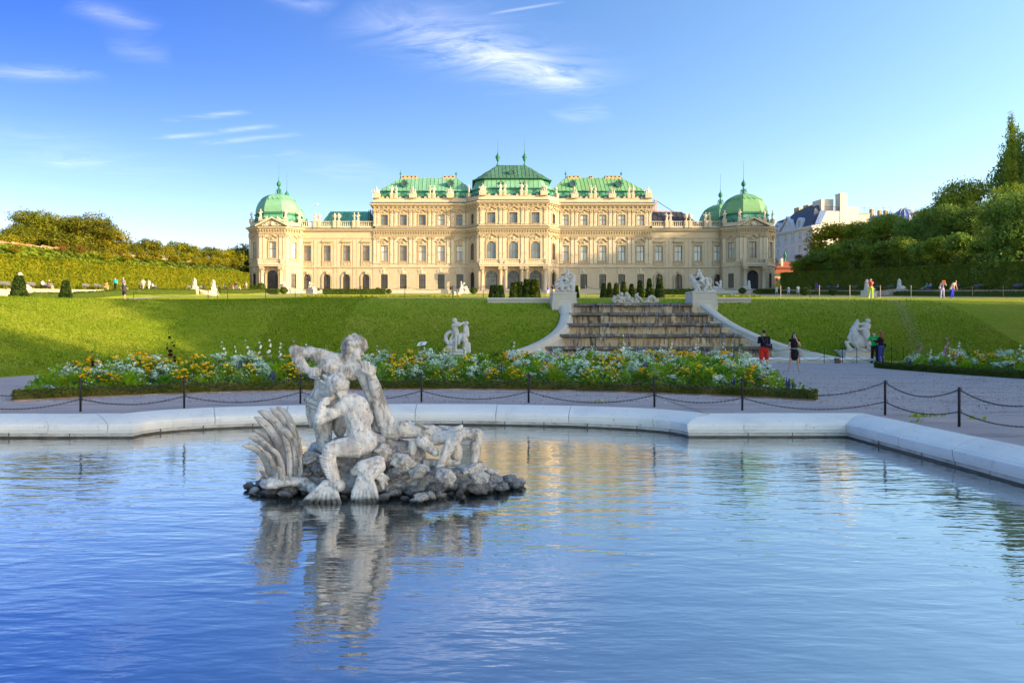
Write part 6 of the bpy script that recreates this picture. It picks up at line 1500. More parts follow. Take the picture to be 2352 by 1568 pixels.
pl = [(0,0,4+i*2.6, (1.5,1.6,1.65,1.65,1.6,1.5,1.35,1.1,.7)[i], 2.3) for i in range(9)]+[(1.5,.3,5+i*2.5,.95-.03*i,1.9) for i in range(8)]+[(-1.6,-.2,4+i*2.4,1.0-.05*i,1.8) for i in range(7)]
kind('poplar', pl, 22000, .17, 'leaf_green', 11, 22, .4, 0)
def tree(key, x, y, z, sc, label, group, name='tree', rz=None):
    t = thing(name, label, 'tree', (x, y, z), group, random.uniform(0, 6.28) if rz is None else rz)
    t.scale = sc if hasattr(sc, '__len__') else (sc,)*3
    c, k = CM[key]; link('trunk', k, t, (0,0,0)); link('crown', c, t, (0,0,0)); return t
GL, GR = 'trees behind the sunlit hedge', 'trees behind the shaded hedge'
def treepx(key, px, pytop, d, h0, label, group, zb=None, wide=1., name='tree'):
    """h0: height of the unscaled tree; scaled so that its top reaches the given row"""
    x = WX(px, d); zb = ground_z(x, d) if zb is None else zb; k = (WZ(pytop, d)-zb+.3)/TOP[key]
    return tree(key, x, d, zb-.3, (k*wide, k*wide, k), label, group, name)
treepx('big_lit', 92, 486, 108, 14.5, 'very large olive-green tree, left of the two tallest behind the sunlit hedge', GL, wide=.95); treepx('big_lit2', 196, 494, 112, 14.0, 'very large olive-green tree, right of the two tallest behind the sunlit hedge', GL, wide=.95)
treepx('big_lit2', 140, 505, 120, 14.0, 'large olive-green tree between and behind the two tallest', GL)
treepx('mid_lit', 238, 528, 116, 10, 'yellow-green tree filling the right flank of the two tallest trees', GL, wide=1.2); treepx('mid_green', 66, 520, 103, 10, 'green tree filling the left flank of the two tallest trees', GL, wide=1.2); treepx('mid_green', 150, 532, 104, 10, 'green tree in front of the gap between the two tallest trees', GL, wide=1.3)
treepx('mid_lit', 8, 535, 92, 10, 'bright yellow-green tree at the left picture edge above the hedge', GL, wide=1.2); treepx('mid_green', 40, 520, 100, 10, 'green tree just left of the two tallest behind the hedge', GL)
for i, (px, py, d, k, lab) in enumerate(((268,560,125,'mid_lit','yellow-green tree just right of the tallest pair'),(300,562,132,'mid_green','bushy green tree with twin tops right of the tallest pair'),(338,556,138,'mid_green','bushy green tree, tallest of the middle clump behind the hedge'),(372,572,140,'mid_lit','yellowish tree in the middle clump behind the sunlit hedge'),(404,562,158,'mid_green','round green tree farther back in the middle of the left trees'),(438,570,160,'mid_green','pale green tree before the gap in the left trees'),(478,575,176,'mid_green','small distant green tree standing alone above the young trees'),(520,580,170,'mid_lit','yellow-green tree behind the red roofs at left'),(548,582,172,'mid_green','green tree nearest the left pavilion'),(562,572,186,'mid_green','thin distant brownish tree touching the left pavilion'))):
    treepx(k, px, py-9, d, 10, lab, GL)
yt = [(33,560,'young'),(142,556,'young_rust'),(182,562,'young_rust'),(246,578,'young'),(290,583,'young'),(328,575,'young'),(352,578,'young'),(400,582,'young'),(427,580,'young'),(452,590,'young'),(466,589,'young'),(483,590,'young'),(498,590,'young'),(516,592,'young'),(540,592,'young')]
for i, (px, py, k) in enumerate(yt):
    d = min(-(54.8)*F/(px-PX0), 166); z = side_z(d)+3.2
    treepx(k, px, py, d, 5.6, 'young %s tree with thin trunk above the sunlit hedge, %s from the left' % ('rusty-brown' if 'rust' in k else 'yellow-green', ordn[i]), 'young trees above the sunlit hedge', z, 1.15)
# right side
treepx('mid_lit', 1920, 512, 158, 10, 'sunlit yellow-green round tree before the white town house', GR, wide=1.15)
treepx('young_dark2', 1836, 593, 160, 6.3, 'small dark tree nearest the red-roofed gatehouse', 'small dark trees above the shaded hedge', side_z(160)+3.0, .9); treepx('young_dark', 1859, 584, 158, 6.3, 'second small dark tree right of the gatehouse', 'small dark trees above the shaded hedge', side_z(158)+3.0, 1)
for i, px in enumerate((1886,1925,1966,2003,2033,2071,2112,2150,2204,2252,2300,2348)):
    d = 77.6*F/(px-PX0); treepx(('young_dark','young_dark2')[i%2], px, 570-8*(i%3)-i*2.5, d, 6.3, 'small round dark tree above the shaded hedge, %s along the row' % ordn[i+2], 'small dark trees above the shaded hedge', side_z(d)+3.2, 1.05)
for i, (px, py, d, k, w, lab) in enumerate(((1990,508,150,'big_shade',.8,'large olive tree right of the sunlit round tree'),(2040,492,146,'big_shade',.85,'large olive tree below the glass roof dome'),(2100,500,134,'big_dark',.8,'large dark tree in the middle of the right-hand mass'),(2140,478,150,'big_shade',.7,'tall tree behind the middle of the right-hand mass'),(2200,418,132,'big_shade',.62,'tallest broad tree of the right-hand mass with ragged top'),(2172,470,126,'big_dark',.7,'dark tree left of the tallest broad tree'),(2250,470,122,'big_dark',.8,'dark tree right below the tallest broad tree'),(2326,425,112,'big_shade',.55,'dense brown-green tree at the foot of the poplars'),(2350,440,100,'big_dark',.8,'dark tree at the right picture edge'))):
    treepx(k, px, py, d, 14.5 if k == 'big_shade' else 14.5, lab, GR, wide=w)
treepx('poplar', 2322, 266, 125, 28, 'tall narrow poplar rising above the right-hand trees', 'poplars', wide=.62, name='poplar_tree'); treepx('poplar', 2362, 300, 122, 28, 'second poplar cut by the right picture edge', 'poplars', wide=.625, name='poplar_tree')
# unseen trees added right of the view; tops set to shade the palace front
ra = random.Random(77)
for i, (x, y, zt_) in enumerate(((119,151,45),(120,144,46),(119,137,47),(121,130,47.5),(120,122,48),(121,114,48))):
    k = (zt_-14)/TOP['big_dark']; tree('big_dark', x+2, y, 14, (k*.42, k*.42, k), 'unseen tall tree added right of the picture to shade the palace front', 'added shade trees right of the palace')
for i, (x, y, h) in enumerate([(50,-36,19),(51,-26,20),(50,-16,21),(51,-6,23.5),(50,2,22.5),(51,9,20.5),(50,16,25),(51,23,28.5),(50,30,28),(51,37,24)]):  # unseen row added beside the court; heights and gap shaped for its shade
    tree(('big_shade','big_dark')[i%2], x, y, -.2, (h/TOP['big_dark']*.62, h/TOP['big_dark']*.62, h/TOP['big_dark']), 'unseen large tree added right of the court to shade it', 'added shade trees beside the court')
    
# ================================================================ CLIPPED CONES AND BALLS
def cone_topiary(px, pyt, pyb, wpx, d, label, group='clipped yew cones', top=.28, mt='yew', n=2600):
    zb, zt_ = WZ(pyb, d), WZ(pyt, d); h = zt_-zb; r = wpx*d/F/2; x = WX(px, d); rr = random.Random(int(px)); mb = MB()
    mb.lathe([(r*.86,-.2),(r*.9,.05*h),(r*.62,h*.45),(r*top,h*.93),(r*top*.4,h*.96)], 12)
    def fn():
        t = rr.random()**1.25; a = rr.uniform(0, 6.28); q = (r+(r*top-r)*t)*rr.uniform(.9,1.05); return (q*cos(a), q*sin(a), h*t), (cos(a), sin(a), .3)
    leafy(mb, fn, n, .028*h+.05, rr)
    o = mb.build('clipped_cone', M[mt], None, (x, d, zb)); tag(o, label, 'topiary', group)
cone_topiary(43.5, 634, 700, 44, 60, 'largest clipped yew cone, in front of the big sphinx at the left edge'); cone_topiary(151, 645, 698, 32, 60, 'clipped yew cone standing alone on the left crest')
M['yew_lit'] = leafmat('yew_leaf_lit', [(.05,.08,.008),(.10,.12,.010)], 2., .2)
for i, (px, t, b, w) in enumerate(((1386.5,651,686,15),(1399.6,650.5,685,14),(1415,651,686,14),(1432.4,647.5,685,15),(1450.5,653,687,16),(1470,645,687,17),(1491.4,641.5,688,17),(1514.8,640.5,688,22))):
    cone_topiary(px, t, b, w, 70, '%s clipped yew cone of the row right of the cascade axis%s' % (ordn[i], ', the biggest' if i == 7 else ''), 'row of clipped yew cones above the cascade', mt='yew_lit' if i in (2,3) else 'yew', n=1800)
for i, (px, t, b, w, mt) in enumerate(((1131,656,683,16,'yew'),(1141,655.5,683,18,'yew'),(1151,656,683,15,'yew'),(1181,649,686,22,'yew_lit'),(1194,648,685,18,'yew'),(1210,642,685,21,'yew'),(1228,642,686,26,'yew_lit'))):
    cone_topiary(px, t, b, w, 72 if i > 2 else 78, 'broad clipped yew of the group before the palace centre, %s from the left' % ordn[i], 'clipped yews before the palace centre', .5, mt, 1800)
cone_topiary(1325, 657, 683, 9, 72, 'narrow clipped yew beside the left beast statue pedestal')
for i, (px, py, d, r, lab) in enumerate(((600,683,150,.9,'left of the left pavilion stairs'),(652,683,150,.9,'in front of the left pavilion gate'),(868,681,150,.8,'at the foot of the left block'),(1088,682,150,.8,'left of the centre stairs'),(893,681,152,.6,'beside the one at the foot of the left block'),(1705,683,150,.8,'right of the right pavilion stairs'),(1848,681,118,.8,'behind the runner in white shorts'),(1913,681,118,.7,'farther right on the shaded terrace'))):
    rr = random.Random(i); mb = MB(); mb.ell((0,0,r*.7), (r*.9,r*.9,r*.68))
    def fn():
        a, e = rr.uniform(0,6.28), rr.uniform(-.2,1.5); n_ = Vector((cos(a)*cos(e), sin(a)*cos(e), sin(e))); return tuple(Vector((0,0,r*.7))+n_*r*.95), n_
    leafy(mb, fn, 500, .1, rr); o = mb.build('clipped_ball', M['box_leaf'], None, (WX(px,d), d, ground_z(WX(px,d),d)+.05)); tag(o, 'round clipped box ball '+lab, 'topiary', 'clipped box balls on the upper lawn')
def hz(x, y): return ground_z(x, y)
for px0, px1, d, lab, lit in ((742,886,148,'low clipped hedge in front of the left block windows',1),(1380,1600,146,'low clipped hedge in front of the right block windows',0),(1738,1790,146,'low clipped hedge before the right pavilion',0),(575,640,148,'low clipped hedge before the left pavilion',1)):
    hedge('low_hedge', (WX(px0,d), d), (WX(px1,d), d), 1.2, 1.05, hz, M['box_leaf'], 2200, .11, lab, 'low hedges before the palace', seed=px0, faces='a')

# ================================================================ FLOWER BEDS
def arc_front(x): return 4.7+sqrt(16.4**2-(x+1.3)**2)
FR = [(x, arc_front(x)) for x in [-11.5+20.3*i/20 for i in range(21)]]
BED1 = FR+[(10.1,23.5),(12.6,33.0),(8,32.6),(0,31),(-8,28.3),(-14.3,25.2),(-12.9,21)]
BED2 = [(20.0,33.8),(20.15,30),(20.8,26.1),(21.6,23.4),(36,22.5),(40,28),(38,36),(27,36.5)]
def inside(p, poly):
    x, y = p; c = False; j = len(poly)-1
    for i in range(len(poly)):
        (xi, yi), (xj, yj) = poly[i], poly[j]
        if (yi > y) != (yj > y) and x < (xj-xi)*(y-yi)/(yj-yi)+xi: c = not c
        j = i
    return c
def edge_dist(p, poly):
    p = Vector(p); m = 1e9
    for i in range(len(poly)):
        a, b = Vector(poly[i-1]), Vector(poly[i]); t = min(max((p-a).dot(b-a)/(b-a).length_squared, 0), 1); m = min(m, (p-a-(b-a)*t).length)
    return m
M['soil'] = pm('soil', [(.03,.022,.015),(.06,.045,.03)], 6., .95, bump=.03)
def bed_soil(poly):
    tri = tessellate_polygon([[Vector((*p, 0)) for p in poly]]); mb = MB(); mb.add([(*p, .03) for p in poly], [tuple(t) for t in tri]); o = mb.build('flower_bed', M['soil']); o['kind'] = 'structure'
bed_soil(BED1); bed_soil(BED2)
def edging(poly, w, h, mt, n, label, seed):
    rr = random.Random(seed); mb = MB(); P = [Vector(p) for p in poly]; rows = []
    for i, p in enumerate(P):
        t = (P[min(i+1,len(P)-1)]-P[max(i-1,0)]).normalized(); nn = Vector((-t.y, t.x)); rows.append((p, nn))
        if i in (0, len(P)-1): pass
    prof = [(-w/2,-.05),(-w/2+.02,h*.8),(-w/2+.07,h),(w/2-.07,h),(w/2-.02,h*.8),(w/2,-.05)]
    vs = [(p.x+nn.x*o, p.y+nn.y*o, z) for p, nn in rows for o, z in prof]
    mb.add(vs, [(i*6+j, i*6+(j+1)%6, i*6+6+(j+1)%6, i*6+6+j) for i in range(len(P)-1) for j in range(6)]+[[5,4,3,2,1,0], [(len(P)-1)*6+j for j in range(6)]])
    L = [0]
    for a, b in zip(P, P[1:]): L.append(L[-1]+(b-a).length)
    def fn():
        s = rr.uniform(0, L[-1]); i = 0
        while L[i+1] < s: i += 1
        t = (s-L[i])/(L[i+1]-L[i]); p = P[i].lerp(P[i+1], t); nn = rows[i][1]; r = rr.random()
        if r < .45: q = p+nn*rr.uniform(-w/2,w/2); return (q.x,q.y,h+rr.uniform(-.03,.05)), (0,0,1)
        sg = -1 if r < .75 else 1; q = p+nn*sg*w/2; return (q.x,q.y,rr.uniform(0,h)), (nn.x*sg,nn.y*sg,.2)
    leafy(mb, fn, n, .028, rr); tag(mb.build('edging_hedge', mt), label, 'hedge', 'box edging of the flower beds')
edging(FR, .42, .21, M['box_brown'], 16000, 'low browned box edging along the front of the main flower bed', 1)
edging([(20.3,34.4),(19.9,33.6),(20.0,30),(20.6,26.1),(21.4,23.0),(23,21.9)], .5, .24, M['box_leaf'], 7000, 'low green box edging along the right-hand flower bed', 2)
mb = MB()
for a, b in zip(FR, FR[1:]):
    c = Vector((-1.3, 4.7)); pa, pb = Vector(a), Vector(b); da, db = (c-pa).normalized(), (c-pb).normalized()
    q = [pa+da*.27, pb+db*.27, pb+db*.33, pa+da*.33]; mb.hexa([(v.x,v.y,-.02) for v in q], [(v.x,v.y,.035) for v in q])
o = mb.build('edging_strip', M['brick_dull']); o['kind'] = 'structure'
# ---- plants, each kind modelled in a few shapes
M['fol'] = leafmat('flower_foliage', [(.20,.33,.012),(.30,.45,.018),(.42,.54,.03)], 3., .5, .2)
M['fol_dark'] = leafmat('flower_foliage_dark', [(.11,.23,.014),(.20,.34,.02)], 3., .45, .2)
M['fol_lime'] = leafmat('lime_foliage', [(.16,.26,.012),(.24,.33,.02)], 3., .35, .1)
M['fol_silver'] = leafmat('silver_foliage', [(.56,.74,.54),(.76,.90,.68),(.88,.94,.80)], 6., .2, .1)
M['fol_grey'] = leafmat('grey_green_foliage', [(.08,.14,.06),(.15,.22,.11)], 5., .25, .15)
for n_, c in (('marigold',(.88,.47,.006)),('marigold_light',(.90,.66,.05)),('white',(.85,.84,.76)),('cream',(.86,.78,.32)),('violet',(.17,.05,.42)),('salvia',(.10,.06,.30)),('pink',(.72,.26,.50)),('maroon',(.055,.006,.012)),('bluewhite',(.62,.70,.86)),('red',(.6,.03,.05))):
    M['fl_'+n_] = pm('petal_'+n_, [tuple(v*.8 for v in c), c], 9., .7, transl=.2, spec=.1)
def folmesh(seed, r, h, n, s, mt, top=False, narrow=False):
    rr = random.Random(seed); mb = MB()
    for _ in range(n):
        a = rr.uniform(0, 6.28); t = rr.random()**.6 if not top else rr.uniform(.2,1); q = r*sqrt(rr.random())*(1-.45*t*t); c = Vector((q*cos(a), q*sin(a), h*t*rr.uniform(.75,1)))
        d = Vector((cos(a)*rr.uniform(.2,1), sin(a)*rr.uniform(.2,1), rr.uniform(.1,.9))).normalized()*s*rr.uniform(.7,1.4); mb.leaf(c, d, s*(.12 if narrow else .33))
    return mb.mesh('foliage', mt)
def blobs(seed, r, h, n, br, mt, flat=.75, zlo=.55, clump=False):
    rr = random.Random(seed); mb = MB()
    for _ in range(n):
        a = rr.uniform(0, 6.28); q = r*sqrt(rr.random()); z = h*rr.uniform(zlo,1.08)*(1-.25*(q/r)**2); k = br*rr.uniform(.7,1.2); mb.ell((q*cos(a),q*sin(a),z), (k,k,k*flat), n=7, m=4)
    return mb.mesh('blossoms', mt)
def petals(seed, r, h, n, s, mt, zlo=.4, per=4):
    rr = random.Random(seed); mb = MB()
    for _ in range(n):
        a = rr.uniform(0, 6.28); q = r*sqrt(rr.random()); c = Vector((q*cos(a),q*sin(a),h*rr.uniform(zlo,1.08)*(1-.3*(q/r)**2)))
        nn = Vector((cos(a)*.7+rr.gauss(0,.4), sin(a)*.7-.5+rr.gauss(0,.4), .7)).normalized(); u = nn.orthogonal().normalized(); v = nn.cross(u); k = s*rr.uniform(.7,1.2)
        pts = [c+nn*k*.25+(u*cos(6.283*i/(2*per))+v*sin(6.283*i/(2*per)))*k*(1 if i%2 == 0 else .6) for i in range(2*per)]
        mb.add([c]+pts, [(0,i+1,(i+1)%(2*per)+1) for i in range(2*per)])
    return mb.mesh('blossoms', mt)
def silver(seed):
    rr = random.Random(seed); mb = MB()
    for _ in range(16):
        a = rr.uniform(0, 6.28); q = .26*sqrt(rr.random()); c = Vector((q*cos(a),q*sin(a),.62*(1-.5*(q/.3)**2)*rr.uniform(.85,1.08)))
        for _ in range(13):
            p = c+Vector((rr.gauss(0,.035),rr.gauss(0,.035),rr.gauss(0,.018))); d = Vector((rr.gauss(0,1),rr.gauss(0,1),rr.uniform(0,.8))).normalized()*rr.uniform(.04,.085); mb.leaf(p, d, .022)
    return mb.mesh('silver_foliage', M['fol_silver'])
def spikes(seed, mt, n=7, h=.55):
    rr = random.Random(seed); mb = MB()
    for _ in range(n):
        a = rr.uniform(0, 6.28); q = .16*rr.random(); x, y = q*cos(a), q*sin(a); H = h*rr.uniform(.75,1.1)
        for k in range(9): z = H*(.5+.5*k/9); e = .022*(1-k/11); mb.ell((x+rr.gauss(0,.006),y,z), (e,e,.028), n=5, m=3)
    return mb.mesh('flower_spikes', mt)
def hollyhock(seed, col_):
    rr = random.Random(seed); st = MB(); bl = MB(); H = 1.0; lean = rr.uniform(-.12,.12)
    st.tube([(0,0,0),(lean*.4,0,.5),(lean,0,1.0)], [.012,.010,.004], 5)
    for k in range(40):
        z = rr.random(); d = Vector((rr.gauss(0,1),rr.gauss(0,1),rr.uniform(0,.5))).normalized()*(.13*(1-z)+.03); st.leaf(Vector((lean*z,0,z)), d, d.length*.4)
    for k in range(6):
        z = .42+.44*k/6+rr.uniform(-.03,.03); a = rr.uniform(0,6.28); s = (.034 if col_ is M['fl_maroon'] else .040)*(1-.5*k/8)
        nn = Vector((cos(a),-abs(sin(a))-.3,.3)).normalized(); u = nn.orthogonal().normalized(); v = nn.cross(u); c = Vector((lean*z,0,z))+nn*.045
        pts = [c+nn*s*.35+(u*cos(.6283*i)+v*sin(.6283*i))*s*(1 if i%2 else .9) for i in range(10)]; bl.add([c]+pts, [(0,i+1,(i+1)%10+1) for i in range(10)])
    return [('stalk', st.mesh('stalk', M['fol'])), ('blossoms', bl.mesh('blossoms', col_))]
V = {}
V['marigold'] = [[('foliage', folmesh(10+k, .26, .50, 70, .13, M['fol_dark'])), ('blossoms', blobs(20+k, .26, .62, 13, .048, M['fl_marigold' if k != 1 else 'fl_marigold_light']))] for k in range(3)]
V['petunia'] = [[('foliage', folmesh(30+k, .30, .52, 95, .12, M['fol'])), ('blossoms', petals(40+k, .30, .55, 34, .026, M['fl_white']))] for k in range(3)]
V['silver'] = [[('foliage', folmesh(50+k, .22, .46, 55, .15, M['fol_grey'], narrow=True)), ('silver_foliage', silver(60+k))] for k in range(3)]
V['cream'] = [[('foliage', folmesh(70+k, .22, .30, 50, .09, M['fol_dark'])), ('blossoms', blobs(75+k, .22, .34, 11, .022, M['fl_cream']))] for k in range(2)]
V['violet'] = [[('foliage', folmesh(80+k, .22, .32, 50, .10, M['fol_dark'])), ('blossoms', petals(85+k, .22, .36, 14, .028, M['fl_violet']))] for k in range(2)]
V['salvia'] = [[('foliage', folmesh(90+k, .20, .40, 55, .13, M['fol_grey'], narrow=True)), ('flower_spikes', spikes(95+k, M['fl_salvia']))] for k in range(2)]
V['pink'] = [[('foliage', folmesh(100, .24, .46, 60, .11, M['fol_dark'])), ('blossoms', petals(101, .24, .52, 16, .030, M['fl_pink']))]]
V['bluewhite'] = [[('foliage', folmesh(104, .24, .20, 45, .09, M['fol'])), ('blossoms', petals(105, .24, .26, 24, .030, M['fl_bluewhite'], .7))]]
V['lime'] = [[('foliage', folmesh(110+k, .26, .26, 34, .22, M['fol_lime']))] for k in range(2)]
V['leafy'] = [[('foliage', folmesh(120+k, .30, .55, 100, .16, M['fol' if k else 'fol_dark']))] for k in range(3)]
V['hollyhock'] = [hollyhock(130+k, M['fl_white']) for k in range(3)]; V['hollyhock_pink'] = [hollyhock(140, M['fl_pink'])]; V['hollyhock_maroon'] = [hollyhock(150, M['fl_maroon'])]
NAMES = {'marigold':('marigold_plant','marigold with round orange blossoms over dark foliage'),'petunia':('petunia_plant','bushy plant dotted with small white blossoms'),'silver':('silver_leaf_plant','feathery silver-white plant'),'cream':('marigold_plant','small plant with cream-yellow button blossoms'),'violet':('petunia_plant','low plant with violet blossoms'),
         'salvia':('salvia_plant','plant with thin dark purple flower spikes'),'pink':('phlox_plant','plant with pink blossoms'),'bluewhite':('petunia_plant','very low plant with bluish white blossoms by the edging'),'lime':('lime_leaf_plant','low plant with large lime-green leaves by the edging'),'leafy':('leafy_plant','leafy green plant without blossoms'),
         'hollyhock':('hollyhock','tall hollyhock stalk with white blossoms'),'hollyhock_pink':('hollyhock','tall hollyhock stalk with pink blossoms'),'hollyhock_maroon':('hollyhock','tall hollyhock stalk with dark maroon blossoms')}
def plant(k, x, y, sc, bed, rr):
    n_, lab = NAMES[k]; parts = rr.choice(V[k])
    t = thing(n_, '%s in the %s flower bed' % (lab, bed), 'flower', (x, y, .03), '%s in the %s bed' % (lab, bed), rr.uniform(-.8,.8) if 'holly' in k else rr.uniform(0,6.28)); t.scale = (sc*rr.uniform(.9,1.1), sc*rr.uniform(.9,1.1), sc)
    for nm, me in parts: link(nm, me, t, (0,0,0))
def bed_plants(poly, bed, front, rr, step, kinds, fill):
    x0, x1 = min(p[0] for p in poly), max(p[0] for p in poly); y0, y1 = min(p[1] for p in poly), max(p[1] for p in poly)
    y = y0
    while y < y1:
        x = x0
        while x < x1:
            px_, py_ = x+rr.uniform(-.3,.3)*step, y+rr.uniform(-.3,.3)*step
            if inside((px_,py_), poly) and edge_dist((px_,py_), poly) > .3:
                v = front(px_, py_)
                # drifts of one kind, larger towards the middle
                f1 = noise.noise(Vector((px_*.55, py_*.55, 3.))); f2 = noise.noise(Vector((px_*.75+9, py_*.75, 7.)))
                r = rr.random()
                if v < .9: k = rr.choices(('cream','violet','bluewhite','lime','marigold','petunia','leafy','salvia','silver'), (15,14,8,10,12,12,10,8,5))[0]
                elif r < .10: k = 'leafy'
                elif f1 > .14: k = 'marigold' if r < .70 else 'petunia'
                elif f2 > .12: k = 'silver' if r < .8 else 'petunia'
                elif f1 < -.32: k = 'salvia' if r < .35 else ('pink' if r < .5 else 'petunia')
                else: k = rr.choices(('petunia','marigold','silver','leafy'), (48,18,24,10))[0]
                h = (.62+.50*min(max(v-.3,0)/4.5,1))*rr.uniform(.82,1.2)*1.12
                # a lower trough between the front bank and the back bank
                if 4.2 < v < 6.2 and bed == 'main': h *= .72
                plant(k, px_, py_, h if v > .9 else rr.uniform(.75,1.0), bed, rr)
            x += step
        y += step*.92
rb = random.Random(404)
def front1(x, y): return min(sqrt((x+1.3)**2+(y-4.7)**2)-16.4, 20)
bed_plants(BED1, 'main', front1, rb, .60, None, 0)
bed_plants([(min(p[0],30), p[1]) for p in BED2], 'right-hand', lambda x, y: x-20.2+.3, rb, .68, None, 0)
# tall hollyhocks, each where its stalk stands
hh = [(385,735,22.5,'hollyhock_maroon'),(393,760,22,'hollyhock_maroon'),(211,778,21.5,'hollyhock_maroon'),(230,800,21.5,'hollyhock'),(312,795,22,'hollyhock'),(515,770,27,'hollyhock'),(540,780,27,'hollyhock'),(570,765,27,'hollyhock'),(600,768,28,'hollyhock'),(620,762,28,'hollyhock'),(645,770,28,'hollyhock'),(671,768,28,'hollyhock_pink'),(704,772,28,'hollyhock'),(753,780,28,'hollyhock'),(870,782,29,'hollyhock'),(1040,778,27,'hollyhock'),(1068,785,28,'hollyhock'),(1024,790,28,'hollyhock'),(1092,800,26,'hollyhock'),(1183,768,29,'hollyhock'),(1170,790,28,'hollyhock'),(1300,800,28,'hollyhock'),(1429,748,27,'hollyhock'),(1436,770,27,'hollyhock'),(1482,778,29,'hollyhock_pink'),(1520,778,29,'hollyhock'),(1541,770,28,'hollyhock'),(1597,772,28,'hollyhock'),(1604,785,28,'hollyhock'),(1630,790,29,'hollyhock_pink'),(1662,775,29,'hollyhock'),(1680,778,29,'hollyhock'),(1700,788,29,'hollyhock'),(1706,795,29.5,'hollyhock'),(1740,812,30,'hollyhock'),(1420,790,29,'hollyhock'),(1460,800,30,'hollyhock'),(1565,795,29,'hollyhock'),
      (2113,775,31,'hollyhock_pink'),(2138,790,31,'hollyhock'),(2170,762,31,'hollyhock_pink'),(2180,785,30,'hollyhock'),(2204,770,31,'hollyhock'),(2194,800,31,'hollyhock'),(2249,795,30,'hollyhock'),(2345,780,28,'hollyhock'),(2100,800,31,'hollyhock')]
for px, py, d, k in hh:
    x = WX(px, d); plant(k, x, d, WZ(py, d)-.02, 'main' if px < 1900 else 'right-hand', rb)
mb = MB(); rr = random.Random(9)
def scatter_fill(poly, n, fr):
    x0, x1 = min(p[0] for p in poly), max(p[0] for p in poly); y0, y1 = min(p[1] for p in poly), max(p[1] for p in poly); k = 0
    while k < n:
        x, y = rr.uniform(x0,x1), rr.uniform(y0,y1)
        if not inside((x,y), poly): continue
        k += 1; v = fr(x,y); h = min(.12+.10*v, .5); a = rr.uniform(0,6.28); d = Vector((cos(a), sin(a), rr.uniform(.4,1.6))).normalized()*rr.uniform(.08,.2); mb.leaf(Vector((x,y,.03+h*rr.random())), d, d.length*.28)
scatter_fill(BED1, 16000, front1); scatter_fill([(min(p[0],30), p[1]) for p in BED2], 5000, lambda x, y: x-20)
o = mb.build('flowerbed_undergrowth', M['fol_dark']); o['kind'] = 'stuff'
# rough grass at the foot of the bank and short blades over the nearer lawn
mb = MB(); rr = random.Random(12)
for _ in range(150000):
    if rr.random() < .6: y = rr.uniform(24,62); x = rr.uniform(-.75*y,-8)
    else: x, y = rr.uniform(-13,34), 40.4+abs(rr.gauss(0,4.5))
    z = ground_z(x, y)
    if z < .02 or (39 < y < 48.6 and curb_x(CL_L,y)-.5 < x < curb_x(CL_R,y)+.5): continue
    a = rr.uniform(0,6.28); d = Vector((cos(a)*.6, sin(a)*.6, 1)).normalized()*rr.uniform(.05,.11)*(.6+y/70); w_ = .03+.0007*y; mb.add([Vector((x,y,z-.01)), Vector((x+w_*cos(a+1.5),y+w_*sin(a+1.5),z-.01)), Vector((x,y,z))+d], [(0,1,2)])
M['blade'] = leafmat('grass_blade', [(.13,.21,.008),(.19,.27,.010),(.25,.31,.016)], .5, .35, 0)
o = mb.build('lawn_grass', M['blade']); o['kind'] = 'stuff'
# yellow-green carpet planting on the upper lawn
for px0, px1, d0, d1 in ((690,1060,92,112),(1530,1745,92,106)):
    mb = MB(); rr = random.Random(px0)
    for _ in range(7000):
        d = rr.uniform(d0, d1); x = WX(rr.uniform(px0,px1), d)
        if noise.noise(Vector((x*.2, d*.35, 1.))) < -.05: continue
        z = ground_z(x, d); v = Vector((rr.gauss(0,1),rr.gauss(0,1),1.2)).normalized()*rr.uniform(.1,.25); mb.leaf(Vector((x,d,z+.05)), v, .09)
    o = mb.build('carpet_bedding', M['carpet']); o['kind'] = 'stuff'
# ================================================================ SCULPTURE GROUP IN THE POOL
HD = 9.0
def stone_mat(name, lo, hi, stain, fac, seed):
    def ex(nt, c, tc):
        c = patches(7.5+seed*.3, .49, .61, stain, fac*.8, (1,1,.32))(nt, c, tc); c = patches(17., .54, .64, (.12,.105,.09), .65)(nt, c, tc); c = patches(2.2, .52, .66, (.30,.26,.21), .5)(nt, c, tc)
        c = patches(7., .58, .72, (.16,.145,.13), .6, (1,1,.5))(nt, c, tc)
        c = patches(46., .66, .71, (.08,.07,.06), .7)(nt, c, tc)
        c = wetline(-.41, -.36, (.06,.055,.045))(nt, c, tc)
        return patches(2.0, .50, .7, (.50,.53,.58), .25)(nt, c, tc)
    return pm(name, [lo, hi], 5., .78, bump=.010, bscale=34, extra=ex)
M['hero_a'] = stone_mat('weathered_stone', (.55,.51,.44), (.77,.73,.65), (.085,.068,.055), .85, 0); M['hero_b'] = stone_mat('weathered_stone_pale', (.61,.58,.51), (.80,.77,.70), (.26,.22,.18), .6, 1)
M['reed'] = stone_mat('weathered_stone_reed', (.40,.38,.34), (.66,.63,.57), (.12,.10,.085), .75, 2)
gx = WX(880, HD)
hero = thing('fountain_sculpture', 'weathered stone group of three sea figures on rocks in the pool', 'sculpture', (gx, HD+.2, -.4))
Z1 = (551.25, 752.2, .27111); Z2 = (838.4, 918.8, .16844)
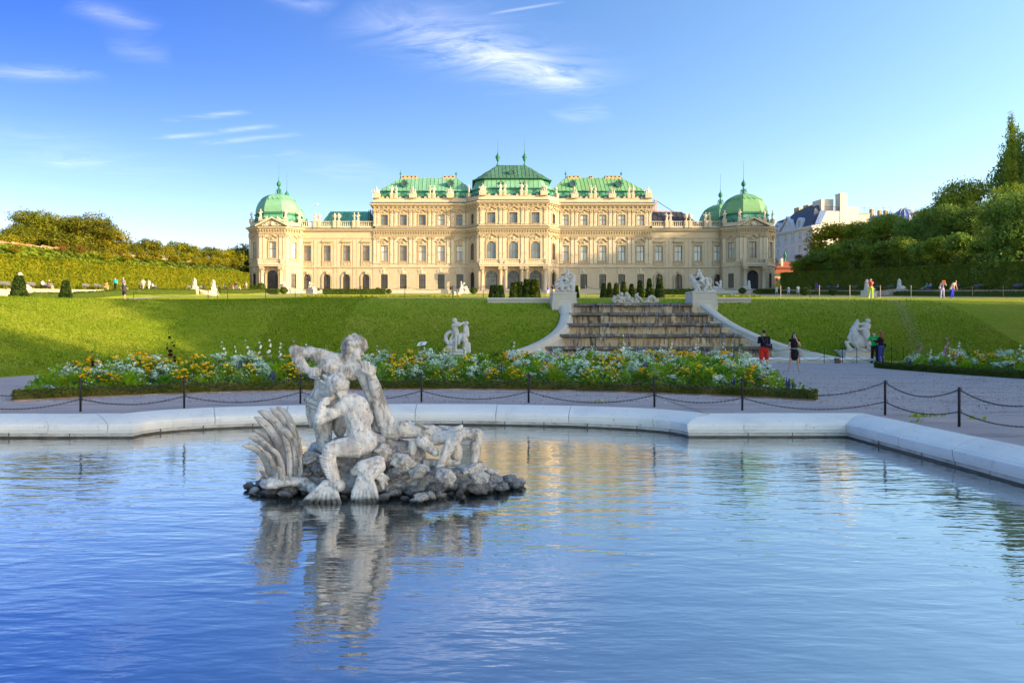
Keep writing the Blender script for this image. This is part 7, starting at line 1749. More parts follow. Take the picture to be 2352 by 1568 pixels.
def fig(name, recs, mt, vox, smooth=2, disp=.004):
    mb = MB()
    for z, rec in recs:
        k = HD*z[2]/F
        for r in rec:
            if r[0] == 'c': _, (x, y, dy), (x2, y2, dy2), ra, rb = r; mb.cap(T(x,y,HD,*z,dy), T(x2,y2,HD,*z,dy2), ra*k*.95, rb*k*.95, 12)
            else: _, (x, y, dy), rr_ = r[:3]; rot = Matrix.Rotation(radians(r[3]), 3, 'Y') if len(r) > 3 else None; mb.ell(T(x,y,HD,*z,dy), (rr_[0]*k, rr_[2]*k, rr_[1]*k), rot, 14, 10)
    me = grow(mb, name, mt, vox, smooth=smooth, disp=disp, dscale=16, smat=False, sharp=1.15); return link(name, me, hero)
rh = random.Random(3)
def curls(cx, cy, dy, R, n, r, front=lambda a, e: True):
    out = []
    for _ in range(n):
        d = Vector((rh.gauss(0,1), rh.gauss(0,1), rh.gauss(0,1))).normalized()
        if not front(d.x, d.z): continue
        out.append(('e', (cx+d.x*R*.95, cy-d.z*R*.95, dy+d.y*R*.00147*.9), (r*rh.uniform(.75,1.3),)*3))
    return out
def chainc(pts, rs): return [('c', pts[i], pts[i+1], rs[i], rs[i+1]) for i in range(len(pts)-1)]
B = .28
TRI = [('e',(938,180,B),(88,84,84)),('e',(968,232,B-.05),(54,58,58)),('c',(1000,196,B-.07),(1018,228,B-.10),15,17),('c',(950,192,B-.11),(1010,188,B-.08),16,14),('e',(985,240,B-.10),(26,14,18)),('c',(945,255,B-.04),(985,262,B-.10),26,22),('c',(960,270,B-.06),(962,318,B-.07),46,16),('c',(935,265,B-.02),(930,310,B-.03),40,18),('c',(985,275,B-.07),(1000,292,B-.08),22,12),
       ('c',(870,330,B),(925,240,B),64,58),('c',(650,238,B),(985,352,B),60,58),('e',(760,335,B),(150,120,100)),('e',(895,365,B),(115,100,95)),('e',(735,345,B-.12),(88,66,48),12),('e',(880,375,B-.12),(82,64,46),12),
       ('c',(650,236,B),(425,198,B-.05),58,45),('e',(640,245,B),(72,66,64)),('e',(545,212,B-.03),(70,52,50)),('e',(425,195,B-.05),(50,46,44)),('c',(425,200,B-.05),(545,365,B-.14),46,33),('e',(455,270,B-.09),(46,62,42),-30),('c',(545,365,B-.14),(600,372,B-.16),34,32),('e',(625,380,B-.16),(50,44,40)),
       ('c',(596,352,B-.20),(592,404,B-.20),14,12),('c',(618,350,B-.215),(617,410,B-.215),14,12),('c',(640,352,B-.215),(642,412,B-.215),14,12),('c',(660,362,B-.20),(663,404,B-.20),13,11),('c',(585,412,B-.17),(650,432,B-.19),20,13),
       ('c',(765,390,B),(690,545,B),128,112),('c',(690,545,B),(640,665,B),110,116),('e',(730,480,B-.13),(60,46,30)),('e',(700,560,B-.13),(56,44,30)),('e',(800,470,B-.10),(56,48,30)),
       ('c',(632,690,B),(672,860,B-.05),112,86),('c',(672,860,B-.05),(690,1015,B-.10),86,62),('e',(690,1030,B-.12),(58,52,56)),('c',(680,1035,B-.08),(570,1045,B+.15),54,38),('c',(560,1050,B+.18),(525,1090,B+.18),34,24),
       ('c',(985,352,B-.02),(1050,500,B-.06),60,47),('e',(1000,370,B-.02),(70,68,62)),('c',(1050,500,B-.06),(1100,640,B-.10),46,33),('e',(1030,440,B-.06),(52,62,48)),('e',(1104,665,B-.10),(36,42,32)),('c',(1095,680,B-.12),(1080,720,B-.14),14,11),('c',(1115,685,B-.12),(1110,730,B-.14),14,11),
       ('c',(760,720,B+.1),(960,760,B+.15),95,90),('c',(1110,700,B),(1150,870,B),50,70),('e',(1150,820,B),(70,120,60)),('e',(810,830,B),(62,130,50)),('c',(990,780,B+.1),(1150,780,B+.05),100,70)]
TRI += [('c',(760,300,B-.13),(860,330,B-.13),20,20),('e',(690,520,B-.145),(34,20,20)),('e',(760,500,B-.15),(30,20,20)),('e',(660,800,B-.16),(40,120,26),6),('e',(720,840,B-.10),(34,110,26),4),('c',(560,205,B-.07),(620,215,B-.07),30,34),('c',(470,330,B-.12),(520,360,B-.13),24,18),('c',(640,420,B-.08),(620,560,B-.06),34,30)]
TRI += chainc([(535,622,B-.10),(590,630,B-.17),(650,655,B-.19),(715,700,B-.18)],[24,24,26,22])+chainc([(548,650,B-.08),(545,740,B-.05),(560,850,B-.02)],[26,24,14])+chainc([(540,635,B-.05),(600,680,B-.16),(690,705,B-.19)],[18,20,20])
TRI += curls(935,168,B,92,95,27,lambda x, z: z > -.05 or x < -.15)+curls(890,240,B,50,12,22)+[('c',(855,210,B-.02),(845,265,B-.02),24,16),('c',(880,250,B-.07),(872,300,B-.05),24,14)]
fig('triton_figure', [(Z1, TRI)], M['hero_a'], .0105, 1)
C = -.12
BOY = [('e',(832,485,C),(80,84,80)),('e',(800,545,C-.02),(56,60,56)),('c',(765,545,C-.03),(752,565,C-.04),14,12),('e',(790,590,C-.01),(40,28,36)),('c',(868,545,C),(930,610,C),52,62),('e',(990,690,C),(122,130,92)),('c',(925,625,C),(1010,790,C),94,112),('c',(1010,790,C),(1030,930,C),104,116),
       ('e',(880,668,C-.07),(66,62,60)),('c',(875,680,C-.08),(718,758,C-.22),53,42),('e',(800,705,C-.16),(62,46,46),25),('c',(718,758,C-.22),(742,622,C-.18),42,33),('e',(716,735,C-.22),(40,44,40)),('c',(745,610,C-.17),(785,592,C-.14),34,27),('c',(752,590,C-.2),(790,578,C-.17),12,10),('c',(756,608,C-.21),(800,600,C-.18),12,10),('c',(748,626,C-.21),(792,620,C-.19),12,10),
       ('c',(960,610,C+.06),(1055,760,C+.06),66,86),('c',(696,446,C+.03),(752,478,C),9,12),('c',(718,404,C+.05),(775,448,C+.03),11,14),
       ('e',(1070,950,C),(106,108,96)),('e',(985,990,C-.05),(100,78,84)),('c',(1010,985,C-.05),(805,1000,C-.16),98,64),('e',(800,1000,C-.17),(62,58,58)),('c',(795,1005,C-.16),(790,1110,C-.18),60,66),('c',(790,1110,C-.18),(850,1250,C-.2),66,44),('e',(870,1290,C-.2),(60,50,60)),('c',(830,960,C-.14),(930,950,C-.10),40,50)]
BOY += curls(838,478,C,80,90,24,lambda x, z: z > -.45 and not (x < -.5 and z < .2))+[('c',(800,500,C-.12),(812,560,C-.12),16,12),('c',(820,540,C-.13),(815,590,C-.11),14,9),('c',(855,540,C-.1),(885,585,C-.09),18,12)]
for k in range(9):                                   # rings of scales on the tail leg
    t = k/8; BOY.append(('e', (772+60*t*t, 1060+190*t, C-.19-.02*t), (62-18*t, 11, 60-18*t), 14))
fig('boy_figure', [(Z1, BOY)], M['hero_b'], .0105, 1)
TAIL = [('c',(1000,1185,C-.12),(1060,1150,C-.14),40,56),('c',(1060,1150,C-.14),(1190,1115,C-.10),60,62),('c',(1190,1115,C-.1),(1205,1070,C-.08),40,14),('c',(1190,1150,C-.1),(1110,1215,C-.16),66,66)]
for i, x in enumerate((985,1015,1050,1085,1120,1160,1195)): TAIL += chainc([(1085+(x-1085)*.35,1235,C-.18),(1085+(x-1085)*.8,1340,C-.22),(x,1440-abs(i-3)*12,C-.20)],[34,25,13])
for i, (x, y) in enumerate(((1270,1250),(1260,1290),(1225,1330))): TAIL += chainc([(1150,1180,C-.12),(1215,1215+i*20,C-.1),(x,y,C-.08)],[40,26,12])
for i, (x, y) in enumerate(((600,1405),(640,1432),(690,1450),(745,1462),(800,1462),(855,1462),(905,1452))): TAIL += chainc([(800+(x-800)*.15,1275,C-.2),(790+(x-790)*.6,1350,C-.26),(x,y,C-.26)],[36,27,12])
TAIL += [('e',(780,1320,C-.2),(80,66,50)),('e',(1090,1290,C-.15),(80,90,50))]
fig('fish_tail', [(Z1, TAIL)], M['hero_b'], .0105, 1)
E_ = .16
ARM = [('e',(1085,370,E_-.05),(48,40,40)),('c',(1030,300,E_-.10),(1045,360,E_-.10),16,19),('c',(1056,296,E_-.11),(1068,360,E_-.11),16,19),('c',(1082,302,E_-.11),(1094,365,E_-.11),16,18),('c',(1112,330,E_-.09),(1122,372,E_-.09),15,17),('c',(1040,362,E_-.10),(1100,395,E_-.10),24,24),('c',(1130,350,E_-.06),(1120,395,E_-.06),16,18),
       ('c',(1098,400,E_-.05),(1130,500,E_-.04),40,52),('c',(1130,500,E_-.04),(1170,625,E_),54,50),('c',(1170,625,E_),(1262,900,E_),52,74),('e',(1210,760,E_),(62,90,56),-18)]
REC = [('e',(1320,500,E_-.02),(60,40,40)),('c',(1130,560,E_-.24),(1090,700,E_-.26),34,22),('c',(700,330,E_-.08),(860,380,E_-.10),24,20),('c',(130,30,E_),(240,330,E_),88,112),('e',(300,390,E_),(130,120,120)),('c',(320,420,E_),(640,430,E_),148,118),('e',(470,400,E_-.06),(150,110,80)),('c',(640,430,E_),(900,470,E_),112,122),('e',(560,360,E_),(90,60,70)),('c',(770,350,E_-.06),(790,520,E_-.07),26,22),('e',(960,490,E_),(190,118,118)),
       ('c',(1180,420,E_-.1),(1300,385,E_-.1),58,34),('c',(1290,400,E_-.1),(1310,365,E_-.1),34,26),('c',(980,530,E_-.05),(1255,480,E_-.2),112,80),('e',(1265,478,E_-.2),(76,72,70)),('c',(1262,495,E_-.2),(1085,740,E_-.22),78,66),('e',(1120,660,E_-.20),(70,110,66),35),('c',(1085,740,E_-.22),(1035,860,E_-.22),64,44),('c',(1040,880,E_-.22),(930,965,E_-.3),46,34),
       ('c',(1000,480,E_+.12),(1520,505,E_+.1),104,88),('e',(1535,510,E_+.1),(84,80,78)),('c',(1535,520,E_+.1),(1510,750,E_+.06),82,74),('e',(1500,680,E_+.06),(74,110,66)),('c',(1510,750,E_+.06),(1480,905,E_+.02),70,48),('c',(1480,930,E_+.02),(1700,985,E_-.06),50,40),('c',(1700,985,E_-.06),(1800,1010,E_-.08),38,28),
       ('e',(1245,760,E_+.08),(85,150,70)),('c',(650,620,E_-.08),(600,860,E_-.10),72,60),('c',(770,570,E_-.12),(960,715,E_-.16),92,56),('c',(600,880,E_-.12),(860,940,E_-.18),62,46),('c',(840,860,E_-.12),(1260,880,E_-.05),60,44),('c',(560,720,E_-.05),(540,920,E_-.08),50,40)]
for i in range(5): REC.append(('c', (905+i*26, 945+i*14, E_-.30+.02*i), (925+i*36, 975+i*18, E_-.36+.02*i), 15, 13))
fig('reclining_figure', [(Z1, ARM), (Z2, REC)], M['hero_a'], .0105, 1)
# rock mound and loose rocks
MND = [('e',(720,1330,.3),(330,150,260)),('e',(950,1330,.3),(330,160,260)),('e',(640,1180,.3),(170,130,160)),('e',(1130,1080,.25),(200,190,220)),('e',(1330,1130,.25),(230,150,200)),('e',(330,1350,.3),(220,100,150)),('e',(860,1120,.2),(200,180,150)),('e',(1560,1350,.4),(320,130,220)),('e',(1250,1380,.3),(400,120,220)),('e',(1850,1340,.5),(240,90,140))]
mo = fig('rock_mound', [(Z1, MND)], M['grotto'], .03, 1, .03)
RK = []
for k in range(7):
    bm = bmesh.new(); bmesh.ops.create_icosphere(bm, subdivisions=4, radius=1)
    for v in bm.verts:
        n_ = v.co.copy(); f_ = 1+.42*noise.noise(n_*1.3+Vector((k*7,0,0)))-.34*abs(noise.noise(n_*2.6+Vector((0,k*5,0))))-.16*abs(noise.noise(n_*6+Vector((3,k,0))))+.07*noise.noise(n_*14)
        v.co = Vector((n_.x*f_*1.15, n_.y*f_, n_.z*f_*.72))
    me = D.meshes.new('rock'); bm.to_mesh(me); bm.free(); me.materials.append(M['grotto'] if k < 5 else M['hero_a']); me.polygons.foreach_set('use_smooth', [True]*len(me.polygons)); RK.append(me)
def rock(px, py, dy, r, k=None):
    d_ = HD+dy
    if py > 1099: d_ = min(3360/(py+r*118-764), 9.75)
    p = W(px, py, d_); o = link('rock', RK[rh.randrange(7) if k is None else k], hero, p-Vector(hero.location), rh.uniform(0,6.28), (r*rh.uniform(.85,1.25), r*rh.uniform(.8,1.2), r*rh.uniform(.75,1.1)))
    o.rotation_euler = (rh.uniform(-.4,.4), rh.uniform(-.4,.4), rh.uniform(0,6.28))
for px, py, dy, r in ((572,1116,-.1,.07),(584,1126,-.2,.075),(598,1112,-.05,.09),(606,1130,-.25,.06),(622,1126,-.25,.10),(640,1112,-.1,.12),(655,1136,-.35,.08),(668,1124,-.3,.11),(690,1112,-.2,.13),(700,1134,-.38,.05),(712,1118,-.25,.10),(735,1076,.0,.14),(752,1062,.05,.12),(715,1052,.1,.13),(706,1085,.0,.10),(765,1085,-.02,.10),(872,1100,-.25,.10),(850,1080,-.15,.10),(905,1130,-.4,.10),(930,1108,-.3,.15),(948,1128,-.45,.12),(972,1116,-.35,.15),(985,1138,-.5,.08),(965,1143,-.52,.10),(1000,1122,-.4,.13),(1020,1106,-.3,.12),(1012,1138,-.5,.06),(1036,1134,-.5,.05),(1040,1118,-.42,.09),(1056,1132,-.48,.07),(1075,1112,-.35,.15),(1095,1122,-.42,.12),(1115,1112,-.3,.13),(1100,1094,-.15,.13),(1135,1108,-.2,.14),(1155,1118,-.3,.10),(1170,1104,-.1,.11),(1185,1112,-.1,.09),(1197,1106,-.02,.07),(900,1048,.05,.19),(930,1042,.1,.14),(905,1085,-.1,.13),(880,1025,.1,.14),(1010,1085,-.2,.12),(960,1084,-.15,.13),(1050,1090,-.15,.13),(820,1140,-.5,.06),(790,1142,-.48,.05),(1062,1143,-.5,.05),(930,1145,-.55,.05),(880,1142,-.5,.07)): rock(px, py, dy, r)
for px, py, dy, r in ((1025,1092,-.32,.14),(880,1036,.0,.17),(925,1062,-.05,.16),(1085,1080,-.1,.14)): rock(px, py, dy, r, 5)
# carved reed leaves
def blade(b, c, t, w0, dy):
    mb = MB(); vs = []; n = 12; P0, P1, P2 = (T(*p, HD, *Z1, dy+e) for p, e in ((b, .02), (c, -.02), (t, -.12)))
    for i in range(n+1):
        u = i/n; p = P0*(1-u)**2+P1*2*u*(1-u)+P2*u*u; d = ((P1-P0)*(1-u)+(P2-P1)*u).normalized()
        s = Vector((0,1,0)).cross(d).normalized(); nn = d.cross(s); w = w0*HD*Z1[2]/F*(1.05-.25*u if u < .85 else .85*(1-u)/.15*.9+.12); th = .018*(1-.45*u)
        for a, bb in ((-1,0),(-.55,.9),(-.18,.55),(0,1.25),(.18,.55),(.55,.9),(1,0),(.5,-.6),(-.5,-.6)): vs.append(p+s*w*a-nn*th*bb)
    k = 9; mb.add(vs, [(i*k+j, i*k+(j+1)%k, (i+1)*k+(j+1)%k, (i+1)*k+j) for i in range(n) for j in range(k)]+[list(range(k-1,-1,-1)), [n*k+j for j in range(k)]])
    mb.build('reed_leaf', M['reed'], hero, smooth=True)
for b, c, t, w, dy in (((265,1270),(225,980),(50,985),30,-.05),((300,1270),(285,950),(92,915),32,0),((325,1270),(330,930),(120,860),30,.06),((350,1275),(350,1040),(225,930),30,-.12),((395,1270),(340,850),(142,745),42,.0),((420,1270),(400,780),(160,700),44,.06),((440,1270),(440,800),(255,680),40,.10),((462,1270),(470,770),(300,672),42,.14),((470,1275),(480,850),(375,845),32,-.06),((495,1275),(520,930),(405,775),32,.05),((430,1280),(450,980),(398,900),28,-.10),((238,1275),(225,1210),(215,1175),22,-.10),((400,1285),(400,1200),(375,1135),26,-.2),((520,1275),(525,1200),(538,1150),24,-.06),((505,1275),(520,1050),(470,910),28,-.02),((380,1275),(390,1050),(300,990),28,-.14),((335,1280),(320,1100),(255,1010),26,-.16),((485,1275),(500,1000),(440,820),30,.02)): blade(b, c, t, w, dy)
fig('reed_base', [(Z1, [('e',(380,1290,0),(190,50,150)),('e',(300,1310,-.05),(120,40,120)),('e',(480,1290,0),(90,50,110)),('c',(560,1290,-.1),(680,1360,-.2),40,50)])], M['hero_a'], .02, 2, .012)
# ================================================================ PEOPLE
SHOE = cloth((.03,.03,.03)); SHOEW = cloth((.75,.75,.72))
def person(label, foot, H, rz, top=(.5,.5,.5), bottom=(.05,.05,.07), hair='hair_dark', pose='stand', sleeves='short', legs='long', shoes=None, female=False, group=None, extra=None, vox=.026, dress=False, hairlen=0, lean=0., cap=None, skirt=0):
    """one body, dressed; local axes: faces -y, z up, built at 1.75 m and scaled"""
    root = thing('person', label, 'person', foot, group, rz); k = H/1.75; root.scale = (k,)*3
    hipw = .10 if not female else .105; shw = .20 if not female else .165
    hip = Vector((0,0,.93)); J = {}
    def V3(*a): return Vector(a)
    sit = pose.startswith('sit')
    if sit: hip = V3(0,.08,.52)
    chest = hip+V3(0,-lean*.35,.38); nk = hip+V3(0,-lean*.55,.56); head = nk+V3(0,-.03-lean*.12,.15)
    if pose == 'bend': chest = hip+V3(0,-.10,.36); nk = hip+V3(0,-.20,.52); head = nk+V3(0,-.09,.10)
    if pose == 'sit_back': chest = hip+V3(0,.14,.34); nk = hip+V3(0,.20,.50); head = nk+V3(0,-.02,.15)
    if pose == 'sit_fwd': chest = hip+V3(0,-.16,.33); nk = hip+V3(0,-.25,.48); head = nk+V3(0,-.08,.12)
    L = {}
    for s in (-1, 1):
        h = hip+V3(s*hipw,0,-.03)
        if sit: kn = h+V3(s*.04,-.44,.0 if pose != 'sit_cross' else .06*s); an = kn+V3(0,-.10,-.40) if pose != 'sit_back' else kn+V3(0,-.30,-.30)
        elif pose == 'walk': kn = h+V3(0,-.12*s-.04,-.41); an = kn+V3(0,.10 if s > 0 else .16,-.40 if s > 0 else -.38)
        elif pose == 'run': kn = h+V3(0,-.20 if s > 0 else .02,-.38); an = kn+V3(0,.04 if s > 0 else .30,-.41 if s > 0 else -.26)
        else: kn = h+V3(s*.025,-.01,-.42); an = kn+V3(s*.03,.02,-.40)
        if pose == 'wide': kn = h+V3(s*.05,-.01,-.42); an = kn+V3(s*.06,.02,-.40)
        sh = nk+V3(s*shw,.0,-.08)
        p = pose
        if p in ('photo',): el = sh+V3(s*.09,-.20,-.16); ha = head+V3(s*.05,-.26,-.02)
        elif p == 'tablet': el = sh+V3(s*.12,-.16,-.18); ha = head+V3(s*.09,-.24,-.03)
        elif p == 'look_down': el = sh+V3(s*.06,-.02,-.28); ha = el+V3(-s*.09,-.20,.04)
        elif p == 'hand_mouth': el, ha = (sh+V3(.06,-.06,-.27), head+V3(.03,-.13,-.10)) if s > 0 else (sh+V3(-.06,.02,-.28), sh+V3(-.15,-.14,-.42))
        elif p == 'wide': el, ha = (sh+V3(.08,-.05,-.26), head+V3(.02,-.13,-.10)) if s > 0 else (sh+V3(-.06,.02,-.27), sh+V3(-.15,-.12,-.40))
        elif p == 'hug': el = sh+V3(s*.08,-.10,-.20); ha = el+V3(-s*.10,-.24,.10)
        elif p == 'hips': el = sh+V3(s*.14,.05,-.24); ha = hip+V3(s*.15,-.03,.10)
        elif p == 'run': el = sh+V3(s*.07,.12 if s > 0 else -.04,-.26); ha = el+V3(-s*.05,-.22,.10)
        elif p == 'bend': el = sh+V3(s*.05,-.05,-.27); ha = el+V3(.0,-.06,-.25)
        elif sit: el = sh+V3(s*.06,-.10,-.24); ha = el+V3(-s*.06,-.20,-.05)
        else: el = sh+V3(s*.07,.03,-.28); ha = el+V3(s*.01,-.07,-.25)
        L[s] = (h, kn, an, sh, el, ha)
    mb = MB(); f_ = .92 if female else 1
    mb.cap(hip, chest, .135*f_, .145*f_); mb.ell(hip+V3(0,.02,0), (.165 if female else .16,.12,.12)); mb.cap(L[-1][3], L[1][3], .07, .07); mb.ell(chest+V3(0,-.01,.05), (.16*f_,.115,.15)); mb.cap(nk-V3(0,0,.06), head-V3(0,-.02,.06), .058, .052)
    mb.ell(head+V3(0,.01,.03), (.078,.095,.105)); mb.ell(head+V3(0,-.04,-.05), (.058,.055,.065)); mb.ell(head+V3(0,-.10,-.005), (.014,.02,.022), n=6, m=4)
    for s in (-1,1): mb.ell(head+V3(s*.08,.01,-.005), (.014,.02,.03), n=6, m=4)
    for s, (h, kn, an, sh, el, ha) in L.items():
        mb.cap(h, kn, .088, .058); mb.cap(kn, an, .057, .036); mb.ell(kn.lerp(an,.3)+V3(0,.02,0), (.055,.06,.11)); mb.cap(an+V3(0,.03,-.05), an+V3(s*.02,-.14,-.065), .038, .03)
        mb.cap(sh, el, .052, .042); mb.cap(el, ha, .041, .028); d = (ha-el).normalized(); mb.ell(ha+d*.04, (.032,.03,.045), n=8, m=6)
        for q in range(4): mb.cap(ha+d*.06+V3((q-1.5)*.017,0,0), ha+d*.11+V3((q-1.5)*.017,-.015,-.005), .010, .008, 5, 2)
        mb.cap(ha+d*.03+V3(-s*.03,-.01,0), ha+d*.07+V3(-s*.045,-.03,0), .011, .009, 5, 2)
    me = grow(mb, 'body', M['skin'], vox*.72 if vox < .02 else vox, smat=False, smooth=1); link('body', me, root, (0,0,0))
    def piece(name, fn, mt, v=None):
        m = MB(); fn(m); link(name, grow(m, name, mt, v or vox, smat=False, smooth=1), root, (0,0,0))
    def shirt(m):
        m.cap(hip+V3(0,0,.0 if not dress else -.05), chest, .158*f_, .165*f_); m.ell(chest+V3(0,-.01,.05), (.182*f_,.135,.16)); m.cap(L[-1][3], L[1][3], .082, .082)
        for s, (h, kn, an, sh, el, ha) in L.items():
            if sleeves == 'none': continue
            e = el if sleeves == 'long' else sh.lerp(el, .72); m.cap(sh, e, .072, .064 if sleeves == 'short' else .056)
            if sleeves == 'long': m.cap(el, el.lerp(ha, .92), .056, .042)
        if dress: m.cap(hip+V3(0,0,.05), hip+V3(0,-.0,-.26), .165, .19); m.ell(hip+V3(0,.01,-.1),(.2,.15,.2))
    piece('dress' if dress else 'shirt', shirt, cloth(top))
    if not dress:
        def trous(m):
            m.cap(hip+V3(0,0,.07), hip, .165*f_, .168); m.ell(hip+V3(0,.03,-.04), (.18,.145,.13))
            for s, (h, kn, an, sh, el, ha) in L.items():
                if legs == 'long': m.cap(h, kn, .104, .078); m.cap(kn, an+V3(0,0,.0), .078, .062)
                elif legs == 'knee': m.cap(h, h.lerp(kn,.95), .106, .095)
                else: m.cap(h, h.lerp(kn,.6), .106, .10)
        piece('trousers' if legs == 'long' else 'shorts', trous, cloth(bottom))
    def hairf(m):
        m.ell(head+V3(0,.022,.05), (.088,.10,.098))
        if hairlen: m.cap(head+V3(0,.06,.02), head+V3(0,.10,-.12-hairlen), .085, .06 if hairlen < .2 else .085)
        if hairlen:
            for s in (-1,1): m.cap(head+V3(s*.075,.03,.02), head+V3(s*.085,.05,-.14-hairlen*.6), .04, .03)
    piece('hair', hairf, M[hair], .02)
    if cap is not None: piece('cap', lambda m: (m.ell(head+V3(0,.015,.085), (.096,.108,.065)), m.ell(head+V3(0,-.10,.07), (.07,.07,.014))), cloth(cap), .02)
    def shoe(m):
        for s, (h, kn, an, sh, el, ha) in L.items(): m.cap(an+V3(0,.035,-.055), an+V3(s*.02,-.15,-.072), .048, .038)
    piece('shoes', shoe, shoes or SHOE)
    if extra: extra(root, piece, head, nk, hip, L, V3)
    return root
def at_(px, py, d): p = W(px, py, d); return (p.x, d, p.z)
def bagx(root, piece, head, nk, hip, L, V3):
    piece('shoulder_bag', lambda m: m.hexa([V3(-.24,.16,.02)+hip, V3(.12,.16,.10)+hip, V3(.12,.28,.10)+hip, V3(-.24,.28,.02)+hip], [V3(-.27,.16,.21)+hip, V3(.08,.16,.28)+hip, V3(.08,.27,.28)+hip, V3(-.27,.27,.21)+hip]), cloth((.012,.012,.03)), .018)
    m = MB(); m.tube([hip+V3(.07,.22,.26), chest_(hip)+V3(.12,.17,.02), nk+V3(.13,.09,.0), nk+V3(.12,-.02,.02), chest_(hip)+V3(.05,-.17,0), hip+V3(-.12,-.15,.2), hip+V3(-.24,.1,.18)], .014, 5); link('bag_strap', m.mesh('bag_strap', cloth((.10,.11,.13))), root, (0,0,0))
    m = MB(); m.hexa([V3(-.20,.283,.12)+hip, V3(.0,.283,.17)+hip, V3(.0,.287,.17)+hip, V3(-.20,.287,.12)+hip], [V3(-.19,.283,.17)+hip, V3(.02,.283,.22)+hip, V3(.02,.287,.22)+hip, V3(-.19,.287,.17)+hip]); link('bag_print', m.mesh('bag_print', cloth((.12,.11,.32))), root, (0,0,0))
def chest_(h): return h+Vector((0,0,.38))
person('person seen from behind in black T-shirt and red shorts with a shoulder bag', (WX(1755, 32.6), 32.6, 0), 1.80, pi, (.010,.010,.014), (.72,.035,.02), pose='look_down', legs='knee', vox=.016, extra=bagx)
def womanx(root, piece, head, nk, hip, L, V3):
    m = MB()
    for s in (-1,1): m.ell(head+V3(s*.032,-.098,.012), (.026,.012,.022), n=8, m=5)
    m.box(head.x-.03,head.x+.03,head.y-.105,head.y-.095,head.z+.016,head.z+.024); link('sunglasses', m.mesh('sunglasses', M['iron']), root, (0,0,0))
    m = MB(); m.lathe([(.168,.0),(.170,.03)], 16, hip+V3(0,0,.10)); link('belt', m.mesh('belt', cloth((.5,.48,.42))), root, (0,0,0))
    piece('handbag', lambda m: (m.hexa([hip+V3(.17,-.10,-.22), hip+V3(.36,-.10,-.22), hip+V3(.36,.06,-.22), hip+V3(.17,.06,-.22)], [hip+V3(.19,-.08,.06), hip+V3(.31,-.08,.06), hip+V3(.31,.02,.06), hip+V3(.19,.02,.06)])), cloth((.42,.36,.33)), .016)
    m = MB(); m.tube([hip+V3(.24,-.03,.05), hip+V3(.22,-.04,.3), nk+V3(.17,-.03,-.02), nk+V3(.17,.04,-.02), hip+V3(.27,.02,.05)], .011, 5); link('bag_strap', m.mesh('bag_strap', cloth((.40,.34,.31))), root, (0,0,0))
person('person in a short black dress and sunglasses with a pale handbag, hand at mouth', (WX(1824, 30.9), 30.9, 0), 1.68, -.15, (.008,.008,.012), hair='hair_dark', pose='wide', sleeves='none', female=True, dress=True, hairlen=.16, shoes=cloth((.62,.5,.38)), vox=.016, extra=womanx)
person('person in bright green T-shirt leaning towards a companion, by the griffin statue', (WX(2014, 39.0), 39.2, 0), 1.76, pi-.9+pi, (.01,.50,.10), (.012,.012,.016), pose='hug', vox=.02, lean=.15)
def bag2(root, piece, head, nk, hip, L, V3): piece('shoulder_bag', lambda m: m.ell(hip+V3(-.19,.04,.08), (.08,.14,.13)), M['black'], .02)
person('person with long reddish hair, black top and jeans beside the green T-shirt', (WX(2026.5, 38.6), 38.7, 0), 1.72, pi+.5, (.008,.008,.01), (.05,.065,.22), hair='hair_red', pose='hug', sleeves='long', female=True, hairlen=.36, vox=.02, shoes=cloth((.55,.3,.24)), extra=bag2)
def gfoot(px, d): x = WX(px, d); return (x, d, ground_z(x, d)+.02)
def cam_x(root, piece, head, nk, hip, L, V3): m = MB(); m.box(head.x-.07,head.x+.07,head.y-.30,head.y-.22,head.z-.04,head.z+.05); m.lathe([(.03,0),(.03,.06)], 8, head+V3(0,-.3,0)); link('camera', m.mesh('camera', M['iron']), root, (0,0,0))
def tab_x(root, piece, head, nk, hip, L, V3):
    m = MB(); m.box(head.x-.13,head.x+.13,head.y-.27,head.y-.25,head.z-.10,head.z+.08); link('tablet', m.mesh('tablet', cloth((.75,.06,.01))), root, (0,0,0)); piece('shoulder_bag', lambda m: m.ell(hip+V3(-.24,0,.12), (.12,.1,.16)), cloth((.35,.37,.45)), .025)
person('person in a pink top and neon yellow trousers photographing at the crest', at_(2000, 683.5, 60.5), 1.64, -.9, (.70,.045,.11), (.52,.74,.02), hair='hair_red', pose='photo', female=True, hairlen=.12, sleeves='none', extra=cam_x, shoes=SHOEW)
person('person hidden behind a red tablet in lilac trousers at the right crest', at_(2164, 685, 62), 1.60, 0, (.16,.14,.24), (.40,.38,.58), hair='hair_red', pose='tablet', female=True, hairlen=.1, sleeves='none', extra=tab_x, shoes=SHOEW)
M['print'] = None
def bag3(root, piece, head, nk, hip, L, V3): piece('tote_bag', lambda m: m.cap(nk+V3(-.24,.02,-.12), hip+V3(-.27,.02,-.05), .06, .09), cloth((.55,.53,.50)), .03)
person('person in bright blue trousers and flowered top bending forward at the right crest', at_(2187, 684.6, 62), 1.66, .5, (.62,.34,.38), (.025,.05,.62), pose='bend', female=True, sleeves='none', hairlen=.05, extra=bag3, shoes=SHOEW)
person('person in dark running clothes jogging along the left crest', at_(285.7, 692, 64), 1.72, .1, (.06,.06,.065), (.03,.03,.035), pose='run', legs='short', shoes=SHOEW)
def sfoot(px, side, d=None):
    R = 70.5 if side > 0 else -48.5; d = d or R*F/(px-PX0); return (WX(px, d), d, side_z(d)+.045)
person('person in a turquoise shirt and black trousers walking on the left terrace', sfoot(265, -1), 1.76, .1, (.02,.55,.50), (.012,.012,.014), pose='walk')
person('person in a white cap and checked shirt behind the jogger', sfoot(283.5, -1), 1.78, .1, (.22,.22,.26), (.10,.10,.12), pose='walk', cap=(.8,.8,.8))
